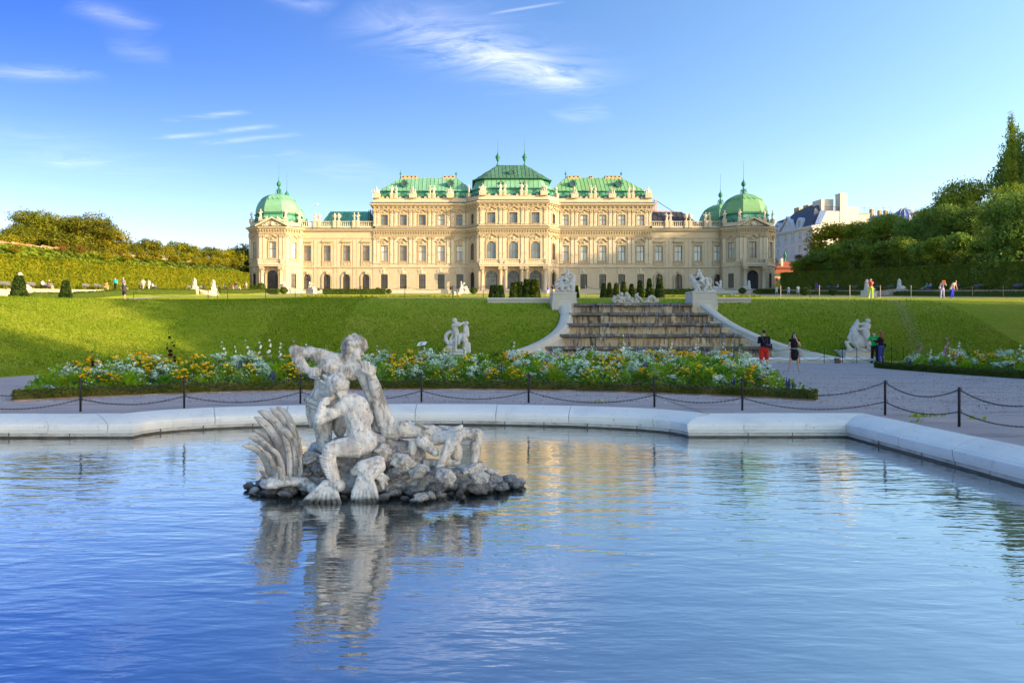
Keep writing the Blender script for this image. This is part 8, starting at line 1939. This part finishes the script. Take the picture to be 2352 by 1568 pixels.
person('person in white shirt and beige trousers walking beside the left hedge', sfoot(328.5, -1), 1.74, .2, (.72,.68,.62), (.50,.40,.27), pose='walk')
person('person all in white walking at the left hedge, on the right of two', sfoot(342, -1), 1.70, -.1, (.66,.62,.56), (.78,.75,.70), pose='walk', sleeves='long')
BZ = .045
def seated(label, px, side, top, bottom, pose='sit', **kw):
    R = 73.6 if side > 0 else -51.4; d = R*F/(px-PX0); x = R-.02*side; 
    return person(label, (x, d, side_z(d)+BZ), kw.pop('H', 1.72), -pi/2 if side > 0 else pi/2, top, bottom, pose=pose, **kw)
seated('person in a white shirt lounging on the leftmost occupied bench', 102, -1, (.72,.70,.72), (.03,.03,.06), 'sit_back'); seated('person with long red hair in a dark top beside the lounging one in white', 113, -1, (.03,.07,.02), (.45,.34,.26), 'sit', female=True, hair='hair_red', hairlen=.3)
seated('person in orange sitting at the end of a left bench', 241, -1, (.70,.26,.10), (.60,.40,.28), 'sit_fwd', female=True, legs='short'); seated('person in white with arms up lounging on a left bench', 353, -1, (.78,.75,.68), (.05,.045,.04), 'sit_back')
seated('person in black leaning back on a bench near the left pavilion', 516, -1, (.02,.02,.025), (.06,.07,.10), 'sit_back'); seated('person in a red top hunched on a bench near the left pavilion', 532, -1, (.60,.03,.02), (.40,.33,.22), 'sit_fwd')
person('person in dark jacket and jeans standing near the left pavilion', sfoot(541.7, -1), 1.78, .3, (.03,.03,.04), (.10,.14,.25), sleeves='long'); person('person in white T-shirt and cap standing by the board at the left hedge end', sfoot(565.5, -1), 1.70, 2.6, (.78,.74,.68), (.45,.36,.25), legs='knee', cap=(.75,.72,.66))
seated('person in yellow sitting low beside the standing one near the left pavilion', 549, -1, (.70,.55,.05), (.55,.5,.5), 'sit_fwd', H=1.4)
seated('person in a dark top on the distant right bench, left of two', 1917.5, 1, (.10,.09,.11), (.05,.06,.12), 'sit', hairlen=.15); seated('person in pink on the distant right bench, right of two', 1924.5, 1, (.55,.35,.40), (.05,.06,.20), 'sit')
seated('person in green on the bench right of the sphinx', 2126, 1, (.02,.40,.22), (.45,.38,.36), 'sit_back', female=True); seated('person in a blue-grey shirt on the bench right of the sphinx', 2137, 1, (.30,.33,.45), (.06,.10,.40), 'sit')
person('person in a purple dress standing by the right hedge', sfoot(1875.5, 1), 1.62, 1.9, (.10,.03,.30), dress=True, female=True, sleeves='none')
person('runner in a lilac vest seen from behind, nearest the right pavilion', gfoot(1783.5, 127), 1.74, pi, (.52,.48,.72), (.55,.58,.78), pose='run', legs='short', sleeves='none', shoes=SHOEW)
person('runner with bare shoulders in a lilac vest, middle of three', gfoot(1811.3, 126), 1.70, pi, (.55,.50,.75), (.55,.55,.72), pose='walk', legs='short', sleeves='none')
person('runner in a white T-shirt and white shorts, right of three', gfoot(1833.2, 115), 1.76, pi, (.70,.68,.64), (.60,.58,.62), pose='run', legs='short', shoes=SHOEW)
person('person in a blue vest and white shorts walking to the palace centre', gfoot(1258.4, 100), 1.62, pi, (.05,.09,.42), (.75,.72,.70), pose='hips', legs='short', sleeves='none', female=True)
person('person in a dark brown shirt beside the one in the blue vest', gfoot(1270, 104), 1.80, pi, (.04,.025,.03), (.45,.40,.36), pose='walk', legs='knee')
person('cyclist-like person in neon yellow and black behind the left beast statue', gfoot(1326.8, 120), 1.76, -.4, (.40,.62,.03), (.015,.015,.02), pose='stand')
person('person standing in the gateway of the left pavilion', (WX(646, 164), 164, 11.6), 1.75, 0, (.10,.09,.09), (.06,.06,.07))
person('person in a striped shirt beside the winged sphinx at the centre stairs', gfoot(1067, 156), 1.68, 0, (.45,.36,.33), (.25,.2,.2))
# paper bag and bottle left at the basin
t = thing('paper_bag', 'small brown bag standing on the gravel by the basin coping', 'bag', (WX(3352*.5742, 38.7), 38.7, 0)); P = Vector(t.location)
mb = MB(); mb.hexa([(-.14,-.08,0),(.10,-.08,0),(.10,.08,0),(-.14,.08,0)], [(-.17,-.07,.30),(.05,-.07,.26),(.05,.07,.26),(-.17,.07,.30)]); mb.build('bag_body', cloth((.16,.11,.09)), t, (0,0,0)); mb = MB(); mb.tube([(-.12,0,.28),(-.09,0,.36),(0,0,.36),(.03,0,.26)], .008, 4); mb.build('handle', cloth((.10,.07,.06)), t, (0,0,0))
b = thing('bottle', 'small plastic bottle with a red label beside the brown bag', 'bottle', (WX(3359.5*.5742, 38.7), 38.65, 0)); mb = MB(); mb.lathe([(.05,0),(.05,.2),(.02,.27),(.02,.31)], 10); mb.build('bottle_body', cloth((.65,.5,.5)), b, (0,0,0), True); mb = MB(); mb.lathe([(.053,.06),(.053,.16)], 10); mb.build('paper_label', cloth((.55,.05,.05)), b, (0,0,0))
# ================================================================ TOWN BEYOND THE GARDEN
M['blue_wall'] = pm('pale_blue_render', [(.449,.484,.570),(.518,.553,.631)], 1.5, .85); M['white_wall'] = pm('white_render', [(.532,.500,.451),(.597,.564,.516)], .8, .85, extra=patches(.7, .5, .75, (.55,.50,.44), .5))
M['tile'] = pm('red_roof_tile', [(.30,.085,.05),(.42,.14,.08)], 3., .8, rnd=.12); M['tile_orange'] = pm('orange_roof_tile', [(.48,.15,.05),(.58,.21,.07)], 3., .8, rnd=.1); M['slate_blue'] = pm('slate_blue', [(.05,.06,.09),(.10,.11,.15)], 1.5, .5, rnd=.1); M['glass_blue'] = glass('glass_blue', (.05,.10,.28), (.12,.20,.42), .08)
A_, B_ = Vector((93.8, 190)), Vector((89.8, 209)); root = thing('town_house', 'tall pale blue town house with dark mansard roof and balconies right of the palace', 'house', (93.8, 190, 12)); ROOT = root
rel = lambda v: (v.x-PCX, v.y)
fF = Face(rel(B_), rel(A_)); fS = Face(rel(A_), (93.8+12.5-PCX, 191.5)); zb = lambda z: z-PCZ
def bw(name, mt, fn, par=None): mb = MB(); fn(mb); return mb.build(name, mt, par or root)
TWIN = MB(); ring(TWIN, arch_outline(1.25,2.2,0), inset(arch_outline(1.25,2.2,0), .1), -.06, .05); TWIN.box(-.05,.05,-.05,.04,.1,2.1); TWIN.box(-.6,-.05,-.045,.035,1.4,1.48); TWIN.box(.05,.6,-.045,.035,1.4,1.48)
TWM = TWIN.mesh('frame', M['white_line']); TP = []
for x0, x1 in ((-.55,-.05),(.05,.55)):
    for z0, z1 in ((.1,1.4),(1.48,2.1)): m = MB(); m.box(x0,x1,-.02,.02,z0,z1); TP.append(m.mesh('pane', M['glass_slate']))
pos = [1.6, 4.6, 8.0, 11.0, 14.2, 17.4]
def th_wall(mb):
    for r in range(5): z = 12.0+3.75*r; wall(mb, fF, zb(z), zb(z+3.75), [(a,1.25,zb(z+.75),zb(z+2.95),0) for a in pos], th=.4)
bw('wall', M['blue_wall'], th_wall)
for r in range(5):
    for a in pos:
        p = fF.pt(a, -.15, zb(12.75+3.75*r)); w = link('window', TWM, root, p-Vector(root.location), fF.rz)
        for m in TP: link('pane', m, w, (0,0,0))
        bw('window_sill', M['blue_wall'], lambda mb: (fF.bx(mb, a-.85, a+.85, -.02, .2, zb(12.5+3.75*r), zb(12.72+3.75*r)), fF.bx(mb, a-.8, a+.8, -.02, .12, zb(15.75+3.75*r), zb(15.95+3.75*r))))
bw('cornice', M['blue_wall'], lambda mb: (fF.bx(mb, -.3, fF.L+.4, -.3, .5, zb(30.2), zb(30.5)), fF.bx(mb, -.4, fF.L+.5, -.3, .75, zb(30.503), zb(30.9)))); bw('string_course', M['blue_wall'], lambda mb: fF.bx(mb, 0, fF.L, -.1, .2, zb(23.0), zb(23.25)))
bw('side_wall', M['white_wall'], lambda mb: (fS.bx(mb, .02, fS.L, -8, 0, 0, zb(30.9)), fS.poly(mb, [(.6,zb(30.9)),(fS.L-4.5,zb(30.9)),(fS.L-4.5,zb(35)),(3.8,zb(35))], -8, -.02)))
bw('roof', M['slate_blue'], lambda mb: mb.hexa([fF.pt(0,.1,zb(30.9)), fF.pt(fF.L-.3,.1,zb(30.9)), fF.pt(fF.L-.3,-9,zb(30.9)), fF.pt(0,-9,zb(30.9))], [fF.pt(.8,-2.6,zb(35.0)), fF.pt(fF.L-2.5,-2.6,zb(36.2)), fF.pt(fF.L-2.5,-8,zb(36.4)), fF.pt(.8,-8,zb(35.2))]))
bw('upper_roof', M['lead'], lambda mb: mb.hexa([fF.pt(4,-3.2,zb(35.0)), fF.pt(fF.L-2.6,-3.2,zb(36.1)), fF.pt(fF.L-2.6,-8,zb(36.1)), fF.pt(4,-8,zb(35))], [fF.pt(6,-5,zb(37.2)), fF.pt(fF.L-3,-5,zb(38.4)), fF.pt(fF.L-3,-7,zb(38.4)), fF.pt(6,-7,zb(37.2))]))
for a in (4.2, 14.0):
    d = bw('dormer', M['blue_wall'], lambda mb: (fF.poly(mb, [(a+x, zb(31+z)) for x, z in [(-1.2,0),(1.2,0),(1.2,1.5),(.9,2.4),(.4,2.85),(0,3.0),(-.4,2.85),(-.9,2.4),(-1.2,1.5)]], -2.2, .15)))
    m = MB(); fF.poly(m, [(a+x, zb(31.3+z)) for x, z in [(-.55,0),(.55,0),(.55,1.4),(.3,1.9),(-.3,1.9),(-.55,1.4)]], .16, .2); m.build('pane', M['glass_slate'], None).parent = d
bw('pediment', M['blue_wall'], lambda mb: (fF.poly(mb, [(6.2,zb(30.9)),(12.4,zb(30.9)),(9.3,zb(34.3))], -2, .3), fF.poly(mb, [(5.8,zb(31)),(9.3,zb(34.5)),(9.3,zb(35)),(5.8,zb(31.4))], -.3, .7), fF.poly(mb, [(9.3,zb(34.5)),(12.8,zb(31)),(12.8,zb(31.4)),(9.3,zb(35))], -.3, .7)))
for a in (3.0, 14.2):
    for z in (22.5, 18.9): bw('balcony', M['iron'], lambda mb: (fF.bx(mb, a-1.1, a+1.1, 0, .9, zb(z-.15), zb(z)), [fF.bx(mb, a-1.05+.21*k-.03, a-1.05+.21*k+.03, .8, .86, zb(z), zb(z+.9)) for k in range(11)], fF.bx(mb, a-1.1, a+1.1, .78, .88, zb(z+.9), zb(z+1.0)), fF.bx(mb, a-1.1, a+1.1, .4, .42, zb(z+.2), zb(z+.8))))
bw('skylight', M['glass_blue'], lambda mb: [mb.hexa([fS.pt(.5+.62*k,.02,zb(31.2)+.0*k), fS.pt(1.05+.62*k,.02,zb(31.2)), fS.pt(1.05+.62*k,-.06,zb(31.2)), fS.pt(.5+.62*k,-.06,zb(31.2))], [fS.pt(2.2+.62*k,.02,zb(35.0)), fS.pt(2.75+.62*k,.02,zb(35.0)), fS.pt(2.75+.62*k,-.06,zb(35)), fS.pt(2.2+.62*k,-.06,zb(35))]) for k in range(3)])
bw('roof_terrace', M['iron_lattice'], lambda mb: ([fS.bx(mb, 3.6+.5*k, 3.68+.5*k, -.3, -.22, zb(35), zb(36.2)) for k in range(9)], fS.bx(mb, 3.6, 7.8, -.3, -.2, zb(36.2), zb(36.3)))); bw('roof_room', M['white_wall'], lambda mb: fS.bx(mb, 3.8, 7.4, -6, -2, zb(35), zb(38.6)))
for a0, a1, z1 in ((8.0,10.1,39.6),): bw('chimney', M['white_wall'], lambda mb: (fS.bx(mb, a0, a1, -2, .1, 0, zb(z1)), fS.bx(mb, a0-.12, a1+.12, -2.1, .2, zb(z1)+.003, zb(z1+.3))))
for a in (5.0, 9.0): bw('chimney', M['relief'], lambda mb: fF.bx(mb, a, a+2.2, -6, -5, zb(35), zb(38.3)))
bw('roof_block', M['white_wall'], lambda mb: fS.bx(mb, 10.15, 13.6, -6, -.1, 0, zb(36.2)))
root2 = thing('gatehouse', 'low cream gatehouse with a two-step red tiled roof beside the right pavilion', 'house', (86, 186, 11.5)); x0, x1, y0 = 80.6, 91.8, 184.0
bw('wall', M['plaster_pale'], lambda mb: mb.box(x0+.3, x1-.3, y0+.3, y0+9, 10.5, WZ(632,y0)), root2); bw('gutter', M['copper_trim'], lambda mb: mb.box(x0-.1, x1+.1, y0-.1, y0+9.4, WZ(632,y0)+.003, WZ(629.5,y0)), root2)
zl, zm, zt_ = WZ(629,y0), WZ(616,y0), WZ(596,y0)
for lo, hi, za, zc_, nm in (((x0-.2,x1+.2,y0-.2,y0+9.4),(x0+1.4,x1-1.4,y0+1.5,y0+7.6),zl,zm,'roof'),((x0+1.0,x1-1.0,y0+1.1,y0+8.0),(x0+4.4,x1-6.4,y0+4.4,y0+4.7),zm+.12,zt_,'upper_roof')):
    r = bw(nm, M['tile'], lambda mb: mb.hexa([(lo[0],lo[2],za),(lo[1],lo[2],za),(lo[1],lo[3],za),(lo[0],lo[3],za)], [(hi[0],hi[2],zc_),(hi[1],hi[2],zc_),(hi[1],hi[3],zc_),(hi[0],hi[3],zc_)]), root2)
    for i in range(10):
        t0, t1 = i/10, (i+1)/10; P = lambda t, u: Vector((lo[0],lo[2],za)).lerp(Vector((hi[0],hi[2],zc_)), t).lerp(Vector((lo[1],lo[2],za)).lerp(Vector((hi[1],hi[2],zc_)), t), u)
        m = MB(); o_ = Vector((0,-.05,.05)); m.hexa([P(t0,0)+o_*1.2, P(t0,1)+o_*1.2, P(t0,1), P(t0,0)], [P(t1,0)+o_*.3, P(t1,1)+o_*.3, P(t1,1), P(t1,0)]); ob = m.build('tile_course', M['tile'], None); ob.parent = r
bw('chimney', M['white_wall'], lambda mb: mb.box(WX(1794,186), WX(1799,186), 186, 187, zm, WZ(593,186)), root2); bw('finial', M['copper_trim'], lambda mb: mb.lathe([(.3,0),(.25,.5),(.15,.8),(.45,1.3),(.5,1.6),(.3,1.9),(.2,2.6)], 8, (x0+4.9, y0+4.5, zt_)), root2)
bw('door_panel', M['white_line'], lambda mb: mb.box(WX(1779,y0), WX(1797,y0), y0+.15, y0+.32, 11, WZ(652,y0)), root2); bw('banner', cloth((.6,.03,.05)), lambda mb: mb.box(WX(1784,y0), WX(1787,y0), y0+.1, y0+.29, WZ(646,y0), WZ(637,y0)), root2)
tag(bw('gate_pier', M['plaster_pale'], lambda mb: (mb.box(WX(1806,176), WX(1829,176), 176, 177.5, 10.5, WZ(636,176)), mb.box(WX(1805,176), WX(1830,176), 175.8, 177.7, WZ(636,176)+.003, WZ(633.5,176)))), 'cream gate pier behind the end of the shaded hedge', 'wall').parent = None
for px, lab in ((1812, 'left white trophy figure on the garden gate pier'), (1825, 'right white trophy figure on the garden gate pier')): tag(link('statue', SM['group'][0], None, (WX(px,176.7), 176.7, WZ(634,176)), .3, .85), lab, 'statue')
for o in D.objects:
    if o.name == 'gate_pier': o.matrix_parent_inverse = Matrix.Identity(4)
t = thing('poster_board', 'tall dark poster board between the gatehouse and the shaded hedge', 'sign', (WX(1802,170), 170, 11.0)); mb = MB(); mb.box(WX(1798.5,170), WX(1805.5,170), 170, 170.2, 11.0, WZ(648,170)); mb.build('panel', cloth((.03,.025,.05)), t)
mb = MB(); [mb.box(WX(1800,170), WX(1804-(k%3),170), 169.96, 169.99, WZ(651+k*1.6,170)-.05, WZ(651+k*1.6,170)) for k in range(5)]; mb.build('lettering', M['white_line'], t)
t = thing('poster_board', 'dark information board at the far end of the sunlit hedge', 'sign', (WX(558,163), 163, 11.2)); mb = MB(); mb.box(WX(555.5,163), WX(561,163), 163, 163.2, 11.0, WZ(648.5,163)); mb.build('panel', cloth((.02,.02,.025)), t)
mb = MB(); [mb.box(WX(556.5,163), WX(560-(k%2),163), 162.96, 162.99, WZ(650+k*1.5,163)-.05, WZ(650+k*1.5,163)) for k in range(4)]; mb.build('lettering', M['white_line'], t)
def house(px0, px1, pyr, pye, pyb, d, wallm, roofm, label, rows=7, hip=.25):
    x0, x1 = WX(px0,d), WX(px1,d); zr, ze, zb_ = WZ(pyr,d), WZ(pye,d), WZ(pyb,d); rt = thing('house', label, 'house', ((x0+x1)/2, d, zb_)); dp = 8
    bw('wall', wallm, lambda mb: mb.box(x0+.3, x1-.3, d+.3, d+dp, zb_-6, ze), rt); w = (x1-x0)*hip
    r = bw('roof', roofm, lambda mb: mb.hexa([(x0,d,ze+.01),(x1,d,ze+.01),(x1,d+dp+.3,ze+.01),(x0,d+dp+.3,ze+.01)], [(x0+w,d+dp/2-.1,zr),(x1-w,d+dp/2-.1,zr),(x1-w,d+dp/2+.1,zr),(x0+w,d+dp/2+.1,zr)]), rt)
    for i in range(rows):
        P = lambda t, u: Vector((x0,d,ze)).lerp(Vector((x0+w,d+dp/2-.1,zr)), t).lerp(Vector((x1,d,ze)).lerp(Vector((x1-w,d+dp/2-.1,zr)), t), u); t0, t1 = i/rows, (i+1)/rows; o_ = Vector((0,-.06,.06)); m = MB(); m.hexa([P(t0,0)+o_, P(t0,1)+o_, P(t0,1), P(t0,0)], [P(t1,0)+o_*.2, P(t1,1)+o_*.2, P(t1,1), P(t1,0)]); m.build('tile_course', roofm, None).parent = r
    return rt
h1 = house(538, 600, 606, 645, 672, 186, M['white_wall'], M['tile_orange'], 'house with a bright orange roof just left of the palace', hip=.12)
bw('chimney', M['white_wall'], lambda mb: mb.box(WX(571,188), WX(577,188), 190, 191.2, WZ(630,188), WZ(600,188)), h1)
house(472, 536, 603, 628, 650, 184, M['white_wall'], M['brick_dull'], 'house with a dull red roof behind the young trees at left', hip=.1); h3 = house(398, 470, 575, 612, 640, 230, M['white_wall'], M['tile'], 'distant house with chimneys hidden by the left trees')
for px in (418, 446): bw('chimney', M['white_wall'], lambda mb: mb.box(WX(px,232), WX(px+7,232), 232, 233, WZ(600,232), WZ(560,232)), h3)
rt = house(1890, 1990, 505, 540, 600, 205, M['white_wall'], M['tile'], 'house with a red tiled roof behind the sunlit round tree', hip=.02)
def far_block(px0, px1, pyt, pyb, d, mt, label): x0, x1 = WX(px0,d), WX(px1,d); r = thing('apartment_building', label, 'building', ((x0+x1)/2, d, 14)); bw('wall', mt, lambda mb: mb.box(x0, x1, d, d+12, 8, WZ(pyt,d)), r); return r, x0, x1
r, x0, x1 = far_block(1966, 1998, 492, 560, 240, M['white_wall'], 'cream rooftop block with a thin mast left of the glass dome'); bw('mast', M['iron'], lambda mb: (mb.box(x0+.8,x0+.9,241,241.1,WZ(495,240),WZ(474,240)), mb.box(x0+.3,x0+.4,241,241.1,WZ(495,240),WZ(480,240)))); bw('parapet', M['relief'], lambda mb: mb.box(x0-.2,x1+.2,239.8,252,WZ(492,240)+.003,WZ(490.5,240)), r)
r, x0, x1 = far_block(1988, 2145, 512, 560, 262, M['white_wall'], 'long apartment house with blue glass roof and dome above the right trees'); d = 262
bw('roof', M['slate_blue'], lambda mb: mb.hexa([(x0,d,WZ(512,d)+.01),(x1,d,WZ(512,d)+.01),(x1,d+12,WZ(512,d)+.01),(x0,d+12,WZ(512,d)+.01)], [(x0+1,d+4,WZ(494,d)),(x1,d+4,WZ(480,d)),(x1,d+9,WZ(480,d)),(x0+1,d+9,WZ(494,d))]), r)
for k in range(9): bw('glass_panel', M['glass_blue'], lambda mb: mb.hexa([(x0+1+k*2.6,d-.1,WZ(511,d)),(x0+3.3+k*2.6,d-.1,WZ(511,d)),(x0+3.3+k*2.6,d,WZ(511,d)),(x0+1+k*2.6,d,WZ(511,d))], [(x0+1.4+k*2.6,d+3.2,WZ(497-k,d)),(x0+3.6+k*2.6,d+3.2,WZ(497-k,d)),(x0+3.6+k*2.6,d+3.4,WZ(497-k,d)),(x0+1.4+k*2.6,d+3.4,WZ(497-k,d))]), r)
cx_, cz_ = WX(2075,d), WZ(503,d); R_ = 3.6
dm_ = bw('dome', M['glass_blue'], lambda mb: mb.ell((cx_,d,cz_), (R_,R_,R_*1.05), n=16, m=10), r)
m = MB()
for k in range(7): a = -1.3+2.6*k/6; m.tube([(cx_+R_*1.02*sin(a)*cos(t), d-R_*1.02*cos(a)*cos(t), cz_+R_*1.07*sin(t)) for t in [i*pi/16 for i in range(9)]], .13, 4)
m.build('glazing_rib', M['white_line'], None).parent = dm_
for px in (2020, 2038, 2052, 2092, 2110): bw('chimney', M['relief'], lambda mb: mb.box(WX(px,d), WX(px+6,d), d+5, d+6.5, WZ(505,d), WZ(478-(px%7),d)), r)
for px in (2002, 2014, 2029, 2047, 2064, 2100, 2104): bw('antenna', M['iron'], lambda mb: (mb.box(WX(px,d), WX(px,d)+.08, d+5, d+5.08, WZ(500,d), WZ(466+(px%5)*2,d)), mb.box(WX(px,d)-.8, WX(px,d)+.9, d+5, d+5.06, WZ(472,d), WZ(471.5,d))), r)
# crane behind the right wing
cr = thing('tower_crane', 'orange and white tower crane rising behind the right low wing', 'crane', (WX(1504,300), 300, 15)); M['crane_orange'] = pm('crane_orange', [(.62,.24,.05),(.72,.30,.07)], 3., .6)
def lattice(mb, p, q, w, n):
    p, q = Vector(p), Vector(q); t = (q-p).normalized(); a = t.orthogonal().normalized()*w; b = t.cross(a)
    C4 = [a+b, a-b, -a-b, -a+b]
    for c in C4: mb.tube([p+c, q+c], w*.16, 4)
    for i in range(n): u, v = p.lerp(q, i/n), p.lerp(q, (i+1)/n); [mb.tube([u+C4[k], v+C4[(k+1)%4]], w*.12, 3) for k in range(4)]
P3 = lambda px, py: W(px, py, 300)
bw('mast', M['crane_orange'], lambda mb: (lattice(mb, P3(1504,560), P3(1504,486), .7, 12), lattice(mb, P3(1504,486), P3(1504,459), .55, 5)), cr); bw('jib', M['crane_orange'], lambda mb: (lattice(mb, P3(1504,486), P3(1556,490), .5, 14), lattice(mb, P3(1504,486), P3(1495,484), .5, 4)), cr)
bw('cab', M['white_line'], lambda mb: mb.box(P3(1501.5,0).x, P3(1507,0).x, 299, 301, P3(0,496).z, P3(0,488).z), cr); bw('slewing_ring', M['crane_orange'], lambda mb: mb.box(P3(1500.5,0).x, P3(1508,0).x, 298.5, 301.5, P3(0,503).z, P3(0,497).z), cr); bw('cable', M['iron'], lambda mb: (mb.tube([P3(1504,459), P3(1551,489)], .12, 4), mb.tube([P3(1504,459), P3(1495,485)], .1, 4)), cr)
# airliner
ap = thing('airplane', 'small white airliner crossing the sky above the left wing', 'airplane', W(725, 470, 4000)); P = Vector(ap.location)
bw('fuselage', M['white_line'], lambda mb: mb.tube([P+Vector((x,0,z)) for x, z in ((-17,-.8),(-14,-.4),(0,0),(10,.2),(15,.5),(17,.8))], [.4,1.9,2.0,2.0,1.4,.4], 10), ap)
bw('wing', M['white_line'], lambda mb: mb.hexa([P+Vector(v) for v in ((-4,-16,0),(-1,-16,0),(3,0,-.6),(-3,0,-.6))], [P+Vector(v) for v in ((-4,-16,.3),(-1,-16,.3),(3,0,.2),(-3,0,.2))]), ap); bw('wing', M['white_line'], lambda mb: mb.hexa([P+Vector(v) for v in ((-3,0,-.6),(3,0,-.6),(-1,16,0),(-4,16,0))], [P+Vector(v) for v in ((-3,0,.2),(3,0,.2),(-1,16,.3),(-4,16,.3))]), ap); bw('tail_fin', M['white_line'], lambda mb: mb.hexa([P+Vector(v) for v in ((10,-.2,1.5),(16,-.2,1.5),(16,.2,1.5),(10,.2,1.5))], [P+Vector(v) for v in ((14.5,-.15,7),(17.5,-.15,7),(17.5,.15,7),(14.5,.15,7))]), ap)
# lattice shaft against the left tall block
mb = MB(); lattice(mb, PW(-35.3,174,15.5), PW(-35.3,174,20.6), .35, 9); mb.build('service_ladder', M['iron'], palace)
# evergreen shrubs closing the gap under the trees above the shaded hedge
for i in range(14):
    d = 100+5.2*i; tree(('young_dark','young_dark2')[i%2], 79.4, d, side_z(d)+1.2, (1.25,1.25,.95), 'dense dark shrub filling the gap below the trees behind the shaded hedge', 'shrubs behind the shaded hedge', 'shrub')
# loose pebbles and weeds on the gravel court
rr = random.Random(55); PB = {k: MB() for k in ('pale','dark')}
for _ in range(11000):
    y = 14.7+abs(rr.gauss(0, 8)); x = rr.uniform(-14, 26)
    if y > 38 or inside((x, y), BED1) or inside((x, y), BED2): continue
    if y < ARC_APEX+.9 and x < 8.4: continue
    s = rr.uniform(.006, .018)*(1+.02*y); m = PB['pale' if rr.random() < .55 else 'dark']; a = rr.uniform(0, 6.28); p = Vector((x, y, .001))
    m.add([p+Vector((s*cos(a), s*sin(a), 0)), p+Vector((s*cos(a+2.1), s*sin(a+2.1), 0)), p+Vector((s*cos(a+4.2), s*sin(a+4.2), 0)), p+Vector((0, 0, s*.9))], [(0,1,3),(1,2,3),(2,0,3)])
for k, c in (('pale',(.66,.60,.56)),('dark',(.16,.12,.11))):
    o = PB[k].build('gravel', cloth(c)); o['kind'] = 'stuff'
mb = MB()
for x, y, n in [(9.0,14.0,26),(9.4,14.1,20),(8.5,13.2,10),(9.9,13.6,14),(16.2,39.05,20),(17.5,39.05,14),(21.5,39.05,18),(24.2,39.0,16),(-2.6,20.6,14),(3.2,17.0,8),(-9,19.2,10)]:
    for _ in range(n): a = rr.uniform(0,6.28); d = Vector((cos(a)*.7, sin(a)*.7, rr.uniform(.4,1.4))).normalized()*rr.uniform(.05,.13); mb.leaf(Vector((x+rr.gauss(0,.12), y+rr.gauss(0,.04), 0)), d, d.length*.2)
o = mb.build('weeds', M['fol']); o['kind'] = 'stuff'
D.scenes.remove(WORK)
